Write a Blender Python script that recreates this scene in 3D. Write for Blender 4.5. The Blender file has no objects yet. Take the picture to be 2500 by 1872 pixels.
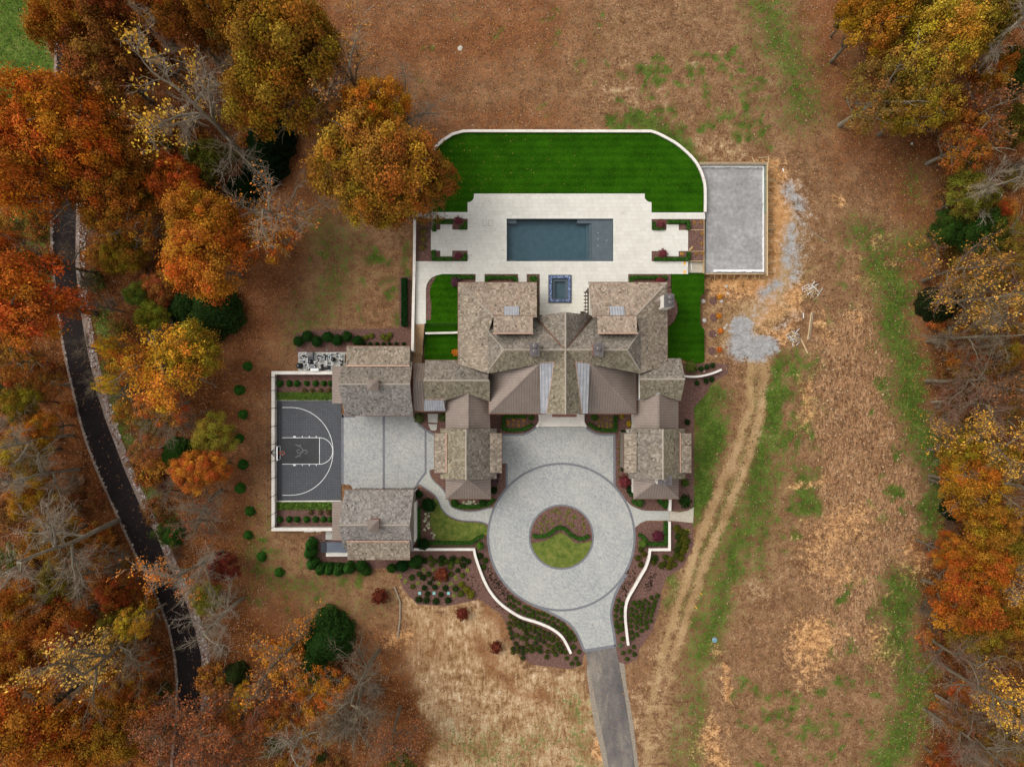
import bpy, math, random
import numpy as np
from mathutils import Vector
R = math.radians
random.seed(11)
rng = np.random.default_rng(11)
# one photograph pixel is 5 cm on the ground, the drone hovers 87 m up and looks straight down
S, H, CX, CY = 0.05, 87.0, 1250.0, 936.0
scene = bpy.context.scene
col = scene.collection

# ---------------------------------------------------------------- camera, sky, sun, exposure
cd = bpy.data.cameras.new('drone_camera')
cam = bpy.data.objects.new('drone_camera', cd)
col.objects.link(cam)
cam.location = (0, 0, H)
cd.sensor_fit = 'HORIZONTAL'
cd.angle = 2 * math.atan(62.5 / H)
cd.clip_end = 9000
scene.camera = cam

SUN_EL, SUN_AZ = R(52), R(-62)          # soft light from the upper left (azimuth from +Y, clockwise)
wd = bpy.data.worlds.new('World')
scene.world = wd
wd.use_nodes = True
wn = wd.node_tree
sky = wn.nodes.new('ShaderNodeTexSky')
sky.sky_type = 'NISHITA'
sky.sun_disc = False
sky.sun_elevation = SUN_EL
sky.sun_rotation = SUN_AZ
sky.dust_density = 3.0
sky.air_density = 1.0
hs = wn.nodes.new('ShaderNodeHueSaturation')
hs.inputs['Saturation'].default_value = 0.13      # overcast: the sky is nearly grey
wn.links.new(sky.outputs[0], hs.inputs['Color'])
wn.links.new(hs.outputs[0], wn.nodes['Background'].inputs['Color'])
wn.nodes['Background'].inputs['Strength'].default_value = 0.15
sl = bpy.data.lights.new('sun', 'SUN')
sl.energy = 0.75
sl.angle = R(35)
sl.color = (1.0, 0.95, 0.87)
sun = bpy.data.objects.new('sun', sl)
col.objects.link(sun)
sd = Vector((math.sin(SUN_AZ) * math.cos(SUN_EL), math.cos(SUN_AZ) * math.cos(SUN_EL), math.sin(SUN_EL)))
sun.rotation_euler = (-sd).to_track_quat('-Z', 'Y').to_euler()
scene.view_settings.view_transform = 'Standard'
scene.view_settings.look = 'None'
scene.view_settings.gamma = 1
scene.view_settings.use_curve_mapping = False
scene.view_settings.exposure = 0.44

# ---------------------------------------------------------------- geometry helpers
def W(px, py, z=0.0):
    f = (H - z) / H * S
    return ((px - CX) * f, (CY - py) * f, z)

def sm(pts, n=6, closed=False):
    """smooth a pixel polyline (Catmull-Rom)"""
    P = [np.array(p[:2], float) for p in pts]
    out = []
    m = len(P)
    for i in range(m if closed else m - 1):
        p0 = P[(i - 1) % m] if closed or i > 0 else P[0]
        p1, p2 = P[i], P[(i + 1) % m]
        p3 = P[(i + 2) % m] if closed or i + 2 < m else P[-1]
        for k in range(n):
            t = k / n
            out.append(tuple(0.5 * (2 * p1 + (p2 - p0) * t + (2 * p0 - 5 * p1 + 4 * p2 - p3) * t * t + (3 * p1 - p0 - 3 * p2 + p3) * t ** 3)))
    if not closed:
        out.append(tuple(P[-1]))
    return out

def arc(cx, cy, r, a0, a1, n=24):
    return [(cx + r * math.cos(R(a0 + (a1 - a0) * i / n)), cy + r * math.sin(R(a0 + (a1 - a0) * i / n))) for i in range(n + 1)]

def rect(x0, y0, x1, y1):
    return [(x0, y0), (x1, y0), (x1, y1), (x0, y1)]

def area2(p):
    return sum(p[i][0] * p[(i + 1) % len(p)][1] - p[(i + 1) % len(p)][0] * p[i][1] for i in range(len(p))) / 2

def clip_rect(poly, x0, y0, x1, y1):
    """part of a 2-D polygon inside a rectangle"""
    def cut(ps, ax, lim, sgn):
        out = []
        for i in range(len(ps)):
            a, b = ps[i], ps[(i + 1) % len(ps)]
            ia, ib = sgn * (a[ax] - lim) >= 0, sgn * (b[ax] - lim) >= 0
            if ia:
                out.append(a)
            if ia != ib:
                t = (lim - a[ax]) / (b[ax] - a[ax])
                out.append((a[0] + (b[0] - a[0]) * t, a[1] + (b[1] - a[1]) * t))
        return out
    for ax, lim, sg in ((0, x0, 1), (0, x1, -1), (1, y0, 1), (1, y1, -1)):
        if len(poly) < 3:
            return []
        poly = cut(poly, ax, lim, sg)
    out = []
    for p in poly:
        if not out or abs(p[0] - out[-1][0]) + abs(p[1] - out[-1][1]) > 1e-4:
            out.append(p)
    if len(out) > 2 and abs(out[0][0] - out[-1][0]) + abs(out[0][1] - out[-1][1]) < 1e-4:
        out.pop()
    return out if len(out) > 2 else []

class MB:
    def __init__(s):
        s.v, s.f, s.c = [], [], []
    def add(s, vs, fs, c=None):
        n = len(s.v)
        s.v += [tuple(v) for v in vs]
        for f in fs:
            s.f.append(tuple(i + n for i in f))
            s.c.append(c or (0.5, 0.5, 0.5))
        return s
    def box(s, x0, x1, y0, y1, z0, z1, c=None):
        x0, x1 = min(x0, x1), max(x0, x1)
        y0, y1 = min(y0, y1), max(y0, y1)
        return s.add([(x0, y0, z0), (x1, y0, z0), (x1, y1, z0), (x0, y1, z0), (x0, y0, z1), (x1, y0, z1), (x1, y1, z1), (x0, y1, z1)],
                     [(3, 2, 1, 0), (4, 5, 6, 7), (0, 1, 5, 4), (1, 2, 6, 5), (2, 3, 7, 6), (3, 0, 4, 7)], c)
    def pbox(s, x0, y0, x1, y1, z0, z1, c=None):
        a, b = W(x0, y0, z1), W(x1, y1, z1)
        return s.box(a[0], b[0], a[1], b[1], z0, z1, c)
    def loop(s, top, bot, c=None):
        n = len(top)
        a = sum(top[i][0] * top[(i + 1) % n][1] - top[(i + 1) % n][0] * top[i][1] for i in range(n))
        if a < 0:
            top, bot = top[::-1], bot[::-1]
        return s.add(list(top) + list(bot), [tuple(range(n)), tuple(range(2 * n - 1, n - 1, -1))] + [(i, n + i, n + (i + 1) % n, (i + 1) % n) for i in range(n)], c)
    def prism(s, poly, z0, z1, c=None):
        """pixel polygon at height z1, extruded down to z0"""
        t = [W(p[0], p[1], z1) for p in poly]
        return s.loop(t, [(p[0], p[1], z0) for p in t], c)
    def xprism(s, poly, z0, z1, c=None):
        return s.loop([(p[0], p[1], z1) for p in poly], [(p[0], p[1], z0) for p in poly], c)
    def slab(s, pts, th, c=None):
        return s.loop(pts, [(p[0], p[1], p[2] - th) for p in pts], c)
    def ribbon(s, pts, w, z0, z1, c=None, world=False, off=0.0):
        P = [np.array(p[:2] if world else W(p[0], p[1], z1)[:2]) for p in pts]
        L, Rr = [], []
        for i in range(len(P)):
            d0 = P[i] - P[i - 1] if i > 0 else P[1] - P[0]
            d1 = P[i + 1] - P[i] if i < len(P) - 1 else d0
            d0 = d0 / (np.linalg.norm(d0) + 1e-9)
            d1 = d1 / (np.linalg.norm(d1) + 1e-9)
            n0, n1 = np.array([-d0[1], d0[0]]), np.array([-d1[1], d1[0]])
            m = n0 + n1
            m = m / (np.linalg.norm(m) + 1e-9)
            k = 1 / max(0.35, float(m @ n0))
            L.append(P[i] + m * k * (w / 2 + off))
            Rr.append(P[i] - m * k * (w / 2 - off))
        n = len(P)
        vs = [(p[0], p[1], z1) for p in L] + [(p[0], p[1], z1) for p in Rr] + [(p[0], p[1], z0) for p in L] + [(p[0], p[1], z0) for p in Rr]
        fs = []
        for i in range(n - 1):
            fs += [(i, n + i, n + i + 1, i + 1), (2 * n + i, i, i + 1, 2 * n + i + 1), (n + i, 3 * n + i, 3 * n + i + 1, n + i + 1)]
        fs += [(0, 2 * n, 3 * n, n), (n - 1, 2 * n - 1, 4 * n - 1, 3 * n - 1)]
        return s.add(vs, fs, c)
    def tube(s, pts, rad, k=6, c=None, caps=True):
        n = len(pts)
        if not hasattr(rad, '__len__'):
            rad = [rad] * n
        P = [np.array(p, float) for p in pts]
        vs, fs = [], []
        for i in range(n):
            d = P[min(i + 1, n - 1)] - P[max(i - 1, 0)]
            d = d / (np.linalg.norm(d) + 1e-9)
            a = np.array([0, 0, 1.0]) if abs(d[2]) < 0.9 else np.array([1.0, 0, 0])
            u = np.cross(d, a); u /= np.linalg.norm(u)
            w = np.cross(d, u)
            for j in range(k):
                t = 2 * math.pi * j / k
                vs.append(P[i] + (u * math.cos(t) + w * math.sin(t)) * rad[i])
        for i in range(n - 1):
            for j in range(k):
                fs.append((i * k + j, (i + 1) * k + j, (i + 1) * k + (j + 1) % k, i * k + (j + 1) % k))
        if caps:
            fs += [tuple(range(k)), tuple(range((n - 1) * k + k - 1, (n - 1) * k - 1, -1))]
        return s.add(vs, fs, c)
    def lathe(s, x, y, prof, k=16, c=None):
        vs, fs = [], []
        for r, z in prof:
            for j in range(k):
                t = 2 * math.pi * j / k
                vs.append((x + r * math.cos(t), y + r * math.sin(t), z))
        for i in range(len(prof) - 1):
            for j in range(k):
                fs.append((i * k + j, i * k + (j + 1) % k, (i + 1) * k + (j + 1) % k, (i + 1) * k + j))
        fs += [tuple(range(k - 1, -1, -1)), tuple(range((len(prof) - 1) * k, len(prof) * k))]
        return s.add(vs, fs, c)
    def mesh(s, name, mat, smooth=False):
        me = bpy.data.meshes.new(name)
        me.from_pydata(s.v, [], s.f)
        at = me.attributes.new('var', 'FLOAT_COLOR', 'FACE')
        at.data.foreach_set('color', np.array([(c[0], c[1], c[2], 1) for c in s.c], 'f').ravel())
        if smooth:
            me.polygons.foreach_set('use_smooth', [True] * len(me.polygons))
        me.materials.append(mat)
        me.update()
        return me
    def build(s, name, mat, parent=None, smooth=False):
        o = bpy.data.objects.new(name, s.mesh(name, mat, smooth))
        col.objects.link(o)
        if parent is not None:
            o.parent = parent
            if parent.type == 'EMPTY':
                o.location = -parent.location
        return o

def quads_mesh(name, V, C, mat):
    """fast mesh of loose quads: V (n,4,3), C (n,3)"""
    n = len(V)
    me = bpy.data.meshes.new(name)
    me.vertices.add(n * 4)
    me.vertices.foreach_set('co', V.astype('f').ravel())
    me.loops.add(n * 4)
    me.loops.foreach_set('vertex_index', np.arange(n * 4, dtype='i'))
    me.polygons.add(n)
    me.polygons.foreach_set('loop_start', np.arange(0, n * 4, 4, dtype='i'))
    at = me.attributes.new('var', 'FLOAT_COLOR', 'FACE')
    at.data.foreach_set('color', np.hstack([C, np.ones((n, 1))]).astype('f').ravel())
    me.materials.append(mat)
    me.update(calc_edges=True)
    return me

def tag(o, label, cat, group=None, kind=None):
    o['label'] = label
    if cat:
        o['category'] = cat
    if group:
        o['group'] = group
    if kind:
        o['kind'] = kind
    return o

def thing(name, label, cat, loc=(0, 0, 0), group=None):
    o = bpy.data.objects.new(name, None)
    o.empty_display_size = 0.3
    o.location = loc
    col.objects.link(o)
    return tag(o, label, cat, group)

def struct(mb, name, mat, label=None):
    o = mb.build(name, mat)
    o['kind'] = 'structure'
    if label:
        o['label'] = label
    return o

# ---------------------------------------------------------------- materials
def c(r, g, b):
    return tuple(((x / 255 / 12.92) if x / 255 <= 0.04045 else ((x / 255 + 0.055) / 1.055) ** 2.4) for x in (r, g, b)) + (1.0,)

class M:
    """small node helper"""
    def __init__(s, name):
        s.m = bpy.data.materials.new(name)
        s.m.use_nodes = True
        s.t = s.m.node_tree
        s.b = s.t.nodes['Principled BSDF']
        s.out = s.t.nodes['Material Output']
        g = s.t.nodes.new('ShaderNodeNewGeometry')
        s.pos = g.outputs['Position']
    def n(s, typ, **k):
        nd = s.t.nodes.new(typ)
        for a, v in k.items():
            setattr(nd, a, v)
        return nd
    def set(s, sock, v):
        if hasattr(v, 'is_linked'):
            s.t.links.new(v, sock)
        elif hasattr(v, '__len__') and len(v) == 4 and sock.type == 'VECTOR':
            sock.default_value = v[:3]
        else:
            sock.default_value = v
    def math(s, op, a, b=0.0, clamp=False):
        nd = s.n('ShaderNodeMath', operation=op, use_clamp=clamp)
        s.set(nd.inputs[0], a); s.set(nd.inputs[1], b)
        return nd.outputs[0]
    def noise(s, scale, detail=4, rough=0.6, vec=None, dist=0.0):
        nd = s.n('ShaderNodeTexNoise')
        s.set(nd.inputs['Vector'], vec or s.pos)
        nd.inputs['Scale'].default_value = scale
        nd.inputs['Detail'].default_value = detail
        nd.inputs['Roughness'].default_value = rough
        nd.inputs['Distortion'].default_value = dist
        return nd.outputs['Fac']
    def scaled(s, v):
        nd = s.n('ShaderNodeMapping')
        s.set(nd.inputs['Vector'], s.pos)
        nd.inputs['Scale'].default_value = v
        return nd.outputs[0]
    def ramp(s, fac, stops):
        nd = s.n('ShaderNodeValToRGB')
        e = nd.color_ramp.elements
        while len(e) < len(stops):
            e.new(0.5)
        for i, (p, cc) in enumerate(stops):
            e[i].position = p
            e[i].color = cc
        s.set(nd.inputs[0], fac)
        return nd.outputs[0]
    def mix(s, f, a, b, mode='MIX'):
        nd = s.n('ShaderNodeMix', data_type='RGBA', blend_type=mode)
        s.set(nd.inputs[0], f); s.set(nd.inputs[6], a); s.set(nd.inputs[7], b)
        return nd.outputs[2]
    def step(s, v, lo, hi):
        nd = s.n('ShaderNodeMapRange', interpolation_type='SMOOTHSTEP')
        s.set(nd.inputs[0], v)
        nd.inputs[1].default_value = lo
        nd.inputs[2].default_value = hi
        return nd.outputs[0]
    def attr(s, name):
        nd = s.n('ShaderNodeAttribute', attribute_name=name)
        return nd.outputs['Color']
    def sep(s, v):
        nd = s.n('ShaderNodeSeparateColor')
        s.set(nd.inputs[0], v)
        return nd.outputs
    def bump(s, h, strength=0.4, dist=0.05):
        nd = s.n('ShaderNodeBump')
        nd.inputs['Strength'].default_value = strength
        nd.inputs['Distance'].default_value = dist
        s.set(nd.inputs['Height'], h)
        s.t.links.new(nd.outputs[0], s.b.inputs['Normal'])
    def fin(s, color, rough=0.9, metal=0.0, spec=0.3):
        s.set(s.b.inputs['Base Color'], color)
        s.set(s.b.inputs['Roughness'], rough)
        s.b.inputs['Metallic'].default_value = metal
        s.b.inputs['Specular IOR Level'].default_value = spec
        return s.m

def simple(name, stops, scale=3.0, rough=0.9, bump=0.3, metal=0.0, spec=0.3, vec=None):
    k = M(name)
    v = k.scaled(vec) if vec else None
    a, b = k.noise(scale, 5, 0.65, v), k.noise(scale * 7, 3, 0.6, v)
    f = k.math('ADD', k.math('MULTIPLY', a, 0.55), k.math('MULTIPLY', b, 0.45))
    if bump:
        k.bump(b, bump)
    n = len(stops)
    return k.fin(k.ramp(f, [(0.34 + 0.32 * i / (n - 1), s) for i, s in enumerate(stops)]), rough, metal, spec)

MT = {}
MT['mulch'] = simple('mulch', [c(64, 42, 36), c(108, 78, 68), c(142, 112, 100)], 5, 0.95, 0.6)
MT['turf'] = None
MT['asphalt_dark'] = simple('asphalt_dark', [c(30, 25, 24), c(40, 34, 33), c(50, 43, 41)], 2.5, 0.95, 0.3, 0, 0.1)
MT['coping'] = simple('limestone_coping', [c(205, 196, 184), c(226, 218, 206), c(236, 230, 220)], 1.2, 0.8, 0.1)
MT['stone_wall'] = simple('pale_stone_wall', [c(178, 170, 156), c(205, 197, 184), c(220, 214, 202)], 2, 0.9, 0.3)
MT['concrete'] = simple('concrete', [c(160, 158, 150), c(186, 183, 174), c(200, 198, 190)], 2, 0.9, 0.15)
MT['band'] = simple('dark_paver_band', [c(98, 98, 102), c(118, 118, 122), c(136, 136, 140)], 6, 0.9, 0.3)
MT['gravel'] = simple('grey_gravel', [c(128, 125, 123), c(152, 149, 147), c(178, 175, 171)], 0.3, 0.95, 0.5)
MT['gravel_fine'] = simple('grey_gravel_shoulder', [c(112, 100, 86), c(146, 134, 118), c(172, 160, 144)], 5, 0.95, 0.6)
MT['stone_strip'] = simple('stony_drive_edge', [c(104, 82, 70), c(140, 122, 110), c(176, 164, 154)], 6, 0.95, 0.6)
MT['soil'] = simple('bare_soil', [c(92, 66, 46), c(134, 98, 70), c(158, 122, 92)], 3, 0.95, 0.5)
MT['wood'] = simple('raw_lumber', [c(168, 138, 98), c(198, 170, 128), c(218, 196, 158)], 5, 0.8, 0.2)
MT['wood_grey'] = simple('weathered_lumber', [c(112, 98, 82), c(148, 132, 112), c(172, 156, 136)], 5, 0.85, 0.2)
MT['wood_dark'] = simple('dark_stained_timber', [c(44, 36, 30), c(66, 54, 46), c(80, 68, 58)], 5, 0.8, 0.2)
MT['deck_wood'] = simple('tan_stair_boards', [c(150, 116, 84), c(178, 144, 108), c(196, 164, 128)], 4, 0.75, 0.2)
MT['foam'] = simple('white_foam', [c(215, 215, 214), c(238, 238, 236), c(245, 245, 243)], 3, 0.8, 0.2)
MT['form_green'] = simple('green_grey_formwork', [c(92, 100, 84), c(118, 126, 108), c(136, 140, 122)], 3, 0.85, 0.2)
MT['bark'] = simple('bark_grey', [c(66, 56, 44), c(104, 92, 74), c(138, 126, 106)], 3, 0.95, 0.5, vec=(1, 1, 0.3))
MT['bark_pale'] = simple('bark_pale', [c(88, 80, 66), c(128, 118, 100), c(160, 150, 130)], 3, 0.95, 0.4, vec=(1, 1, 0.3))
MT['twig'] = simple('twig_bark', [c(88, 76, 60), c(116, 102, 84), c(140, 126, 106)], 2, 0.95, 0)
MT['twig_pale'] = simple('twig_bark_pale', [c(122, 108, 90), c(156, 141, 122), c(186, 172, 152)], 2, 0.95, 0)
MT['twig_brown'] = simple('twig_bark_brown', [c(92, 66, 52), c(124, 92, 74), c(146, 116, 96)], 2, 0.95, 0)
MT['metal_roof'] = simple('bronze_standing_seam', [c(130, 115, 103), c(143, 127, 115), c(153, 137, 125)], 0.7, 0.36, 0, 0.25, 0.5)
MT['metal_seam'] = simple('bronze_seam', [c(114, 101, 91), c(125, 111, 100)], 1, 0.5, 0, 0.2, 0.4)  # ribs toned darker than the sheets: shade along the seams put into colour
MT['metal_pale_seam'] = simple('zinc_and_pale_sheen_seam', [c(128, 128, 132), c(146, 146, 150)], 1, 0.4, 0, 0.3, 0.4)
MT['metal_pale'] = simple('zinc_and_pale_sheen_panel', [c(150, 150, 152), c(172, 172, 174), c(190, 190, 192)], 1.5, 0.35, 0, 0.3, 0.5)  # zinc of the pans; on the cheeks, a sky reflection put into colour
MT['copper'] = simple('copper_flashing', [c(150, 110, 88), c(186, 146, 124), c(224, 192, 172)], 5, 0.4, 0, 0.3, 0.5)
MT['copper_dark'] = simple('aged_copper', [c(84, 58, 44), c(112, 78, 60), c(128, 92, 72)], 2, 0.5, 0, 0.4, 0.4)
MT['copper_wall'] = simple('weathered_copper_cladding', [c(128, 86, 74), c(150, 104, 90), c(166, 120, 106)], 1, 0.6, 0, 0.2, 0.4)
MT['ridge'] = simple('pale_ridge_shingles', [c(136, 125, 110), c(166, 155, 140), c(188, 178, 164)], 6, 0.9, 0.3)
MT['roof_board'] = simple('roof_boards', [c(86, 74, 62), c(104, 90, 76)], 2, 0.9, 0)
MT['wall_shingle'] = simple('wall_shingles', [c(92, 84, 74), c(124, 114, 102), c(146, 136, 122)], 4, 0.9, 0.4)
MT['render'] = simple('cream_render', [c(206, 200, 186), c(226, 220, 208), c(234, 229, 218)], 1, 0.9, 0.1)
MT['cap_metal'] = simple('grey_chimney_cap', [c(84, 79, 78), c(106, 100, 98), c(122, 116, 114)], 1, 0.45, 0, 0.5)
MT['black'] = simple('black_steel', [c(20, 20, 21), c(32, 32, 33)], 3, 0.5, 0, 0.3)
MT['white_plastic'] = simple('white_pvc', [c(226, 226, 224), c(240, 240, 238)], 2, 0.4, 0)
MT['equip_black'] = simple('black_plastic', [c(28, 28, 30), c(48, 48, 52)], 2, 0.45, 0)
MT['equip_grey'] = simple('grey_cabinet', [c(104, 106, 110), c(126, 128, 132)], 1, 0.5, 0)
MT['valve'] = simple('teal_valve', [c(58, 104, 120), c(84, 134, 148)], 2, 0.45, 0)
MT['teal'] = simple('turquoise_lid', [c(120, 184, 176), c(146, 206, 198)], 3, 0.6, 0)
MT['line_white'] = simple('white_court_line', [c(222, 222, 220), c(240, 240, 238)], 4, 0.7, 0)
MT['orange_rim'] = simple('orange_rim', [c(214, 92, 52), c(230, 112, 70)], 2, 0.5, 0)
MT['tape'] = simple('orange_tape', [c(240, 168, 40), c(250, 186, 66)], 2, 0.6, 0)
MT['rock'] = simple('pale_rock', [c(150, 140, 126), c(190, 182, 170), c(216, 210, 200)], 2, 0.95, 0.5)
MT['slate_roof'] = simple('blue_grey_cover', [c(84, 90, 100), c(100, 106, 116)], 1, 0.5, 0)
MT['glass_dark'] = simple('window_glass', [c(24, 28, 32), c(36, 42, 48)], 0.5, 0.08, 0, 0, 0.6)
MT['blue_lid'] = simple('blue_grey_lid', [c(104, 136, 148), c(124, 154, 164)], 2, 0.6, 0)

def shingle_mat():
    k = M('cedar_shingles')
    v = k.attr('var')
    g = k.noise(9, 4, 0.7)
    k.bump(g, 0.35, 0.02)
    st = k.ramp(k.noise(0.45, 5, 0.7, None, 0.5), [(0.35, (0.84, 0.84, 0.85, 1)), (0.65, (1.1, 1.09, 1.07, 1))])
    v = k.mix(1.0, v, st, 'MULTIPLY')
    return k.fin(k.mix(1.0, v, k.ramp(g, [(0.3, (0.72, 0.72, 0.72, 1)), (0.7, (1.2, 1.2, 1.2, 1))]), 'MULTIPLY'), 0.9)
MT['shingle'] = shingle_mat()

def turf_mat():
    k = M('artificial_turf')
    x = k.n('ShaderNodeSeparateXYZ')
    k.set(x.inputs[0], k.pos)
    st = k.math('SINE', k.math('ADD', k.math('MULTIPLY', x.outputs[1], 7.0), k.math('MULTIPLY', k.noise(0.3), 2.0)))
    a, b = k.noise(0.5, 4), k.noise(14, 3, 0.7)
    f = k.math('ADD', k.math('ADD', k.math('MULTIPLY', a, 0.25), k.math('MULTIPLY', b, 0.75)), k.math('MULTIPLY', st, 0.02))
    k.bump(b, 0.8, 0.04)
    return k.fin(k.ramp(f, [(0.38, c(20, 48, 2)), (0.5, c(36, 76, 4)), (0.62, c(54, 100, 10))]), 0.95, 0, 0.05)
MT['turf'] = turf_mat()
MT['lawn'] = simple('patchy_lawn', [c(54, 76, 20), c(84, 100, 34), c(110, 116, 48), c(140, 132, 70)], 1.4, 0.95, 0.7)

def paver_mat(name, stops, cell=5.5, joint=c(130, 128, 124)):
    """small laid setts: per-stone tone from a brick grid turned 45 degrees, with recessed joints"""
    k = M(name)
    mp = k.n('ShaderNodeMapping')
    k.set(mp.inputs['Vector'], k.pos)
    mp.inputs['Rotation'].default_value = (0, 0, R(45))
    br = k.n('ShaderNodeTexBrick')
    k.set(br.inputs['Vector'], mp.outputs[0])
    br.inputs['Scale'].default_value = cell
    br.inputs['Mortar Size'].default_value = 0.03
    br.inputs['Brick Width'].default_value = 1.0
    br.inputs['Row Height'].default_value = 0.5
    br.inputs['Color1'].default_value = (0, 0, 0, 1)
    br.inputs['Color2'].default_value = (1, 1, 1, 1)
    br.inputs['Mortar'].default_value = (0.5, 0.5, 0.5, 1)
    vo = k.n('ShaderNodeTexVoronoi')
    k.set(vo.inputs['Vector'], mp.outputs[0])
    vo.inputs['Scale'].default_value = cell * 0.8
    vv = k.sep(vo.outputs['Color'])[0]
    f = k.math('ADD', k.math('MULTIPLY', k.sep(br.outputs['Color'])[0], 0.4), k.math('ADD', k.math('MULTIPLY', vv, 0.12), k.math('MULTIPLY', k.noise(0.3, 8, 0.8), 0.5)))
    cc = k.ramp(f, [(0.15 + 0.75 * i / (len(stops) - 1), s) for i, s in enumerate(stops)])
    cc = k.mix(k.math('MULTIPLY', k.step(k.noise(0.16, 5, 0.7), 0.42, 0.62), 0.22), cc, stops[-1])
    k.bump(br.outputs['Fac'], -0.4, 0.02)
    return k.fin(k.mix(k.math('MULTIPLY', br.outputs['Fac'], 0.7), cc, joint), 0.85)
MT['setts'] = paver_mat('grey_setts', [c(136, 139, 140), c(157, 159, 157), c(176, 175, 169), c(198, 195, 184)], 4.0)
MT['setts_path'] = paver_mat('pale_setts', [c(150, 150, 142), c(176, 175, 166), c(198, 196, 186)], 6)
MT['setts_straw'] = paver_mat('sandy_path_base', [c(160, 150, 130), c(186, 176, 156), c(204, 196, 178)], 6)
def slab_mat():
    k = M('limestone_slab')
    oi = k.n('ShaderNodeObjectInfo')
    v = k.sep(k.attr('var'))[0]
    rn = k.math('ADD', k.math('MULTIPLY', oi.outputs['Random'], 0.5), k.math('MULTIPLY', v, 0.5))
    f = k.math('ADD', k.math('MULTIPLY', rn, 0.3), k.math('ADD', k.math('MULTIPLY', k.noise(0.5, 5), 0.4), k.math('MULTIPLY', k.noise(8, 4), 0.3)))
    return k.fin(k.ramp(f, [(0.24, c(196, 191, 179)), (0.5, c(213, 208, 196)), (0.76, c(225, 221, 210))]), 0.75)
MT['slab'] = slab_mat()
MT['grout'] = simple('slab_grout', [c(154, 149, 137), c(172, 167, 155)], 3, 0.9, 0)

def court_mat():
    k = M('sport_court_tiles')
    br = k.n('ShaderNodeTexBrick', offset=0.0)
    k.set(br.inputs['Vector'], k.pos)
    br.inputs['Scale'].default_value = 1.0
    br.inputs['Brick Width'].default_value = 0.3
    br.inputs['Row Height'].default_value = 0.3
    br.inputs['Mortar Size'].default_value = 0.022
    br.inputs['Color1'].default_value = c(76, 78, 82)
    br.inputs['Color2'].default_value = c(84, 86, 91)
    br.inputs['Mortar'].default_value = c(64, 64, 66)
    k.bump(br.outputs['Fac'], -0.3, 0.01)
    return k.fin(k.mix(0.6, br.outputs['Color'], k.ramp(k.noise(0.4, 5), [(0.3, (0.85, 0.85, 0.85, 1)), (0.7, (1.1, 1.1, 1.1, 1))]), 'MULTIPLY'), 0.6)
MT['court'] = court_mat()
MT['court_key'] = simple('dark_key_tiles', [c(54, 54, 55), c(64, 64, 65)], 1, 0.6, 0)
MT['court_border'] = simple('court_border_tiles', [c(58, 58, 61), c(68, 68, 71)], 1, 0.6, 0)
MT['logo'] = simple('grey_court_logo', [c(108, 110, 112), c(120, 122, 124)], 2, 0.6, 0)

def asphalt_grey():
    k = M('worn_asphalt')
    a, b = k.noise(0.35, 6, 0.7, k.scaled((1, 0.5, 1)), 0.6), k.noise(10, 3)
    f = k.math('ADD', k.math('MULTIPLY', a, 0.7), k.math('MULTIPLY', b, 0.3))
    return k.fin(k.ramp(f, [(0.38, c(84, 79, 78)), (0.48, c(100, 94, 91)), (0.56, c(118, 110, 102)), (0.68, c(160, 147, 128))]), 0.9)
MT['asphalt_grey'] = asphalt_grey()

def water_mat(name, tint, rough=0.03, absorb=None):
    m = bpy.data.materials.new(name)
    m.use_nodes = True
    t = m.node_tree
    t.nodes.clear()
    o = t.nodes.new('ShaderNodeOutputMaterial')
    tr = t.nodes.new('ShaderNodeBsdfTransparent')
    tr.inputs[0].default_value = tint
    gl = t.nodes.new('ShaderNodeBsdfGlossy')
    gl.inputs['Roughness'].default_value = rough
    fr = t.nodes.new('ShaderNodeFresnel')
    fr.inputs[0].default_value = 1.33
    nz = t.nodes.new('ShaderNodeTexNoise')
    nz.inputs['Scale'].default_value = 1.6
    bp = t.nodes.new('ShaderNodeBump')
    bp.inputs['Strength'].default_value = 0.08
    bp.inputs['Distance'].default_value = 0.05
    t.links.new(nz.outputs[0], bp.inputs['Height'])
    t.links.new(bp.outputs[0], gl.inputs['Normal'])
    mx = t.nodes.new('ShaderNodeMixShader')
    t.links.new(fr.outputs[0], mx.inputs[0])
    t.links.new(tr.outputs[0], mx.inputs[1])
    t.links.new(gl.outputs[0], mx.inputs[2])
    t.links.new(mx.outputs[0], o.inputs[0])
    if absorb:
        va = t.nodes.new('ShaderNodeVolumeAbsorption')
        va.inputs[0].default_value = absorb[0]
        va.inputs[1].default_value = absorb[1]
        t.links.new(va.outputs[0], o.inputs['Volume'])
    return m
MT['water'] = water_mat('pool_water', (0.97, 0.98, 0.98, 1), 0.03, ((0.42, 0.74, 0.82, 1), 0.62))
MT['glass'] = water_mat('clear_board_glass', (0.8, 0.86, 0.88, 1))
MT['pool_plaster'] = simple('grey_pool_plaster', [c(104, 108, 112), c(117, 121, 125), c(126, 130, 134)], 1.5, 0.8, 0)
MT['pool_tile'] = simple('dark_waterline_tile', [c(44, 48, 54), c(60, 64, 70)], 6, 0.4, 0)
def mosaic():
    k = M('blue_mosaic')
    vo = k.n('ShaderNodeTexVoronoi')
    k.set(vo.inputs['Vector'], k.pos)
    vo.inputs['Scale'].default_value = 11
    v = k.sep(vo.outputs['Color'])[0]
    return k.fin(k.ramp(v, [(0.0, c(54, 66, 100)), (0.45, c(80, 96, 132)), (0.8, c(116, 130, 162)), (1.0, c(176, 186, 202))]), 0.25)
MT['mosaic'] = mosaic()

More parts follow.
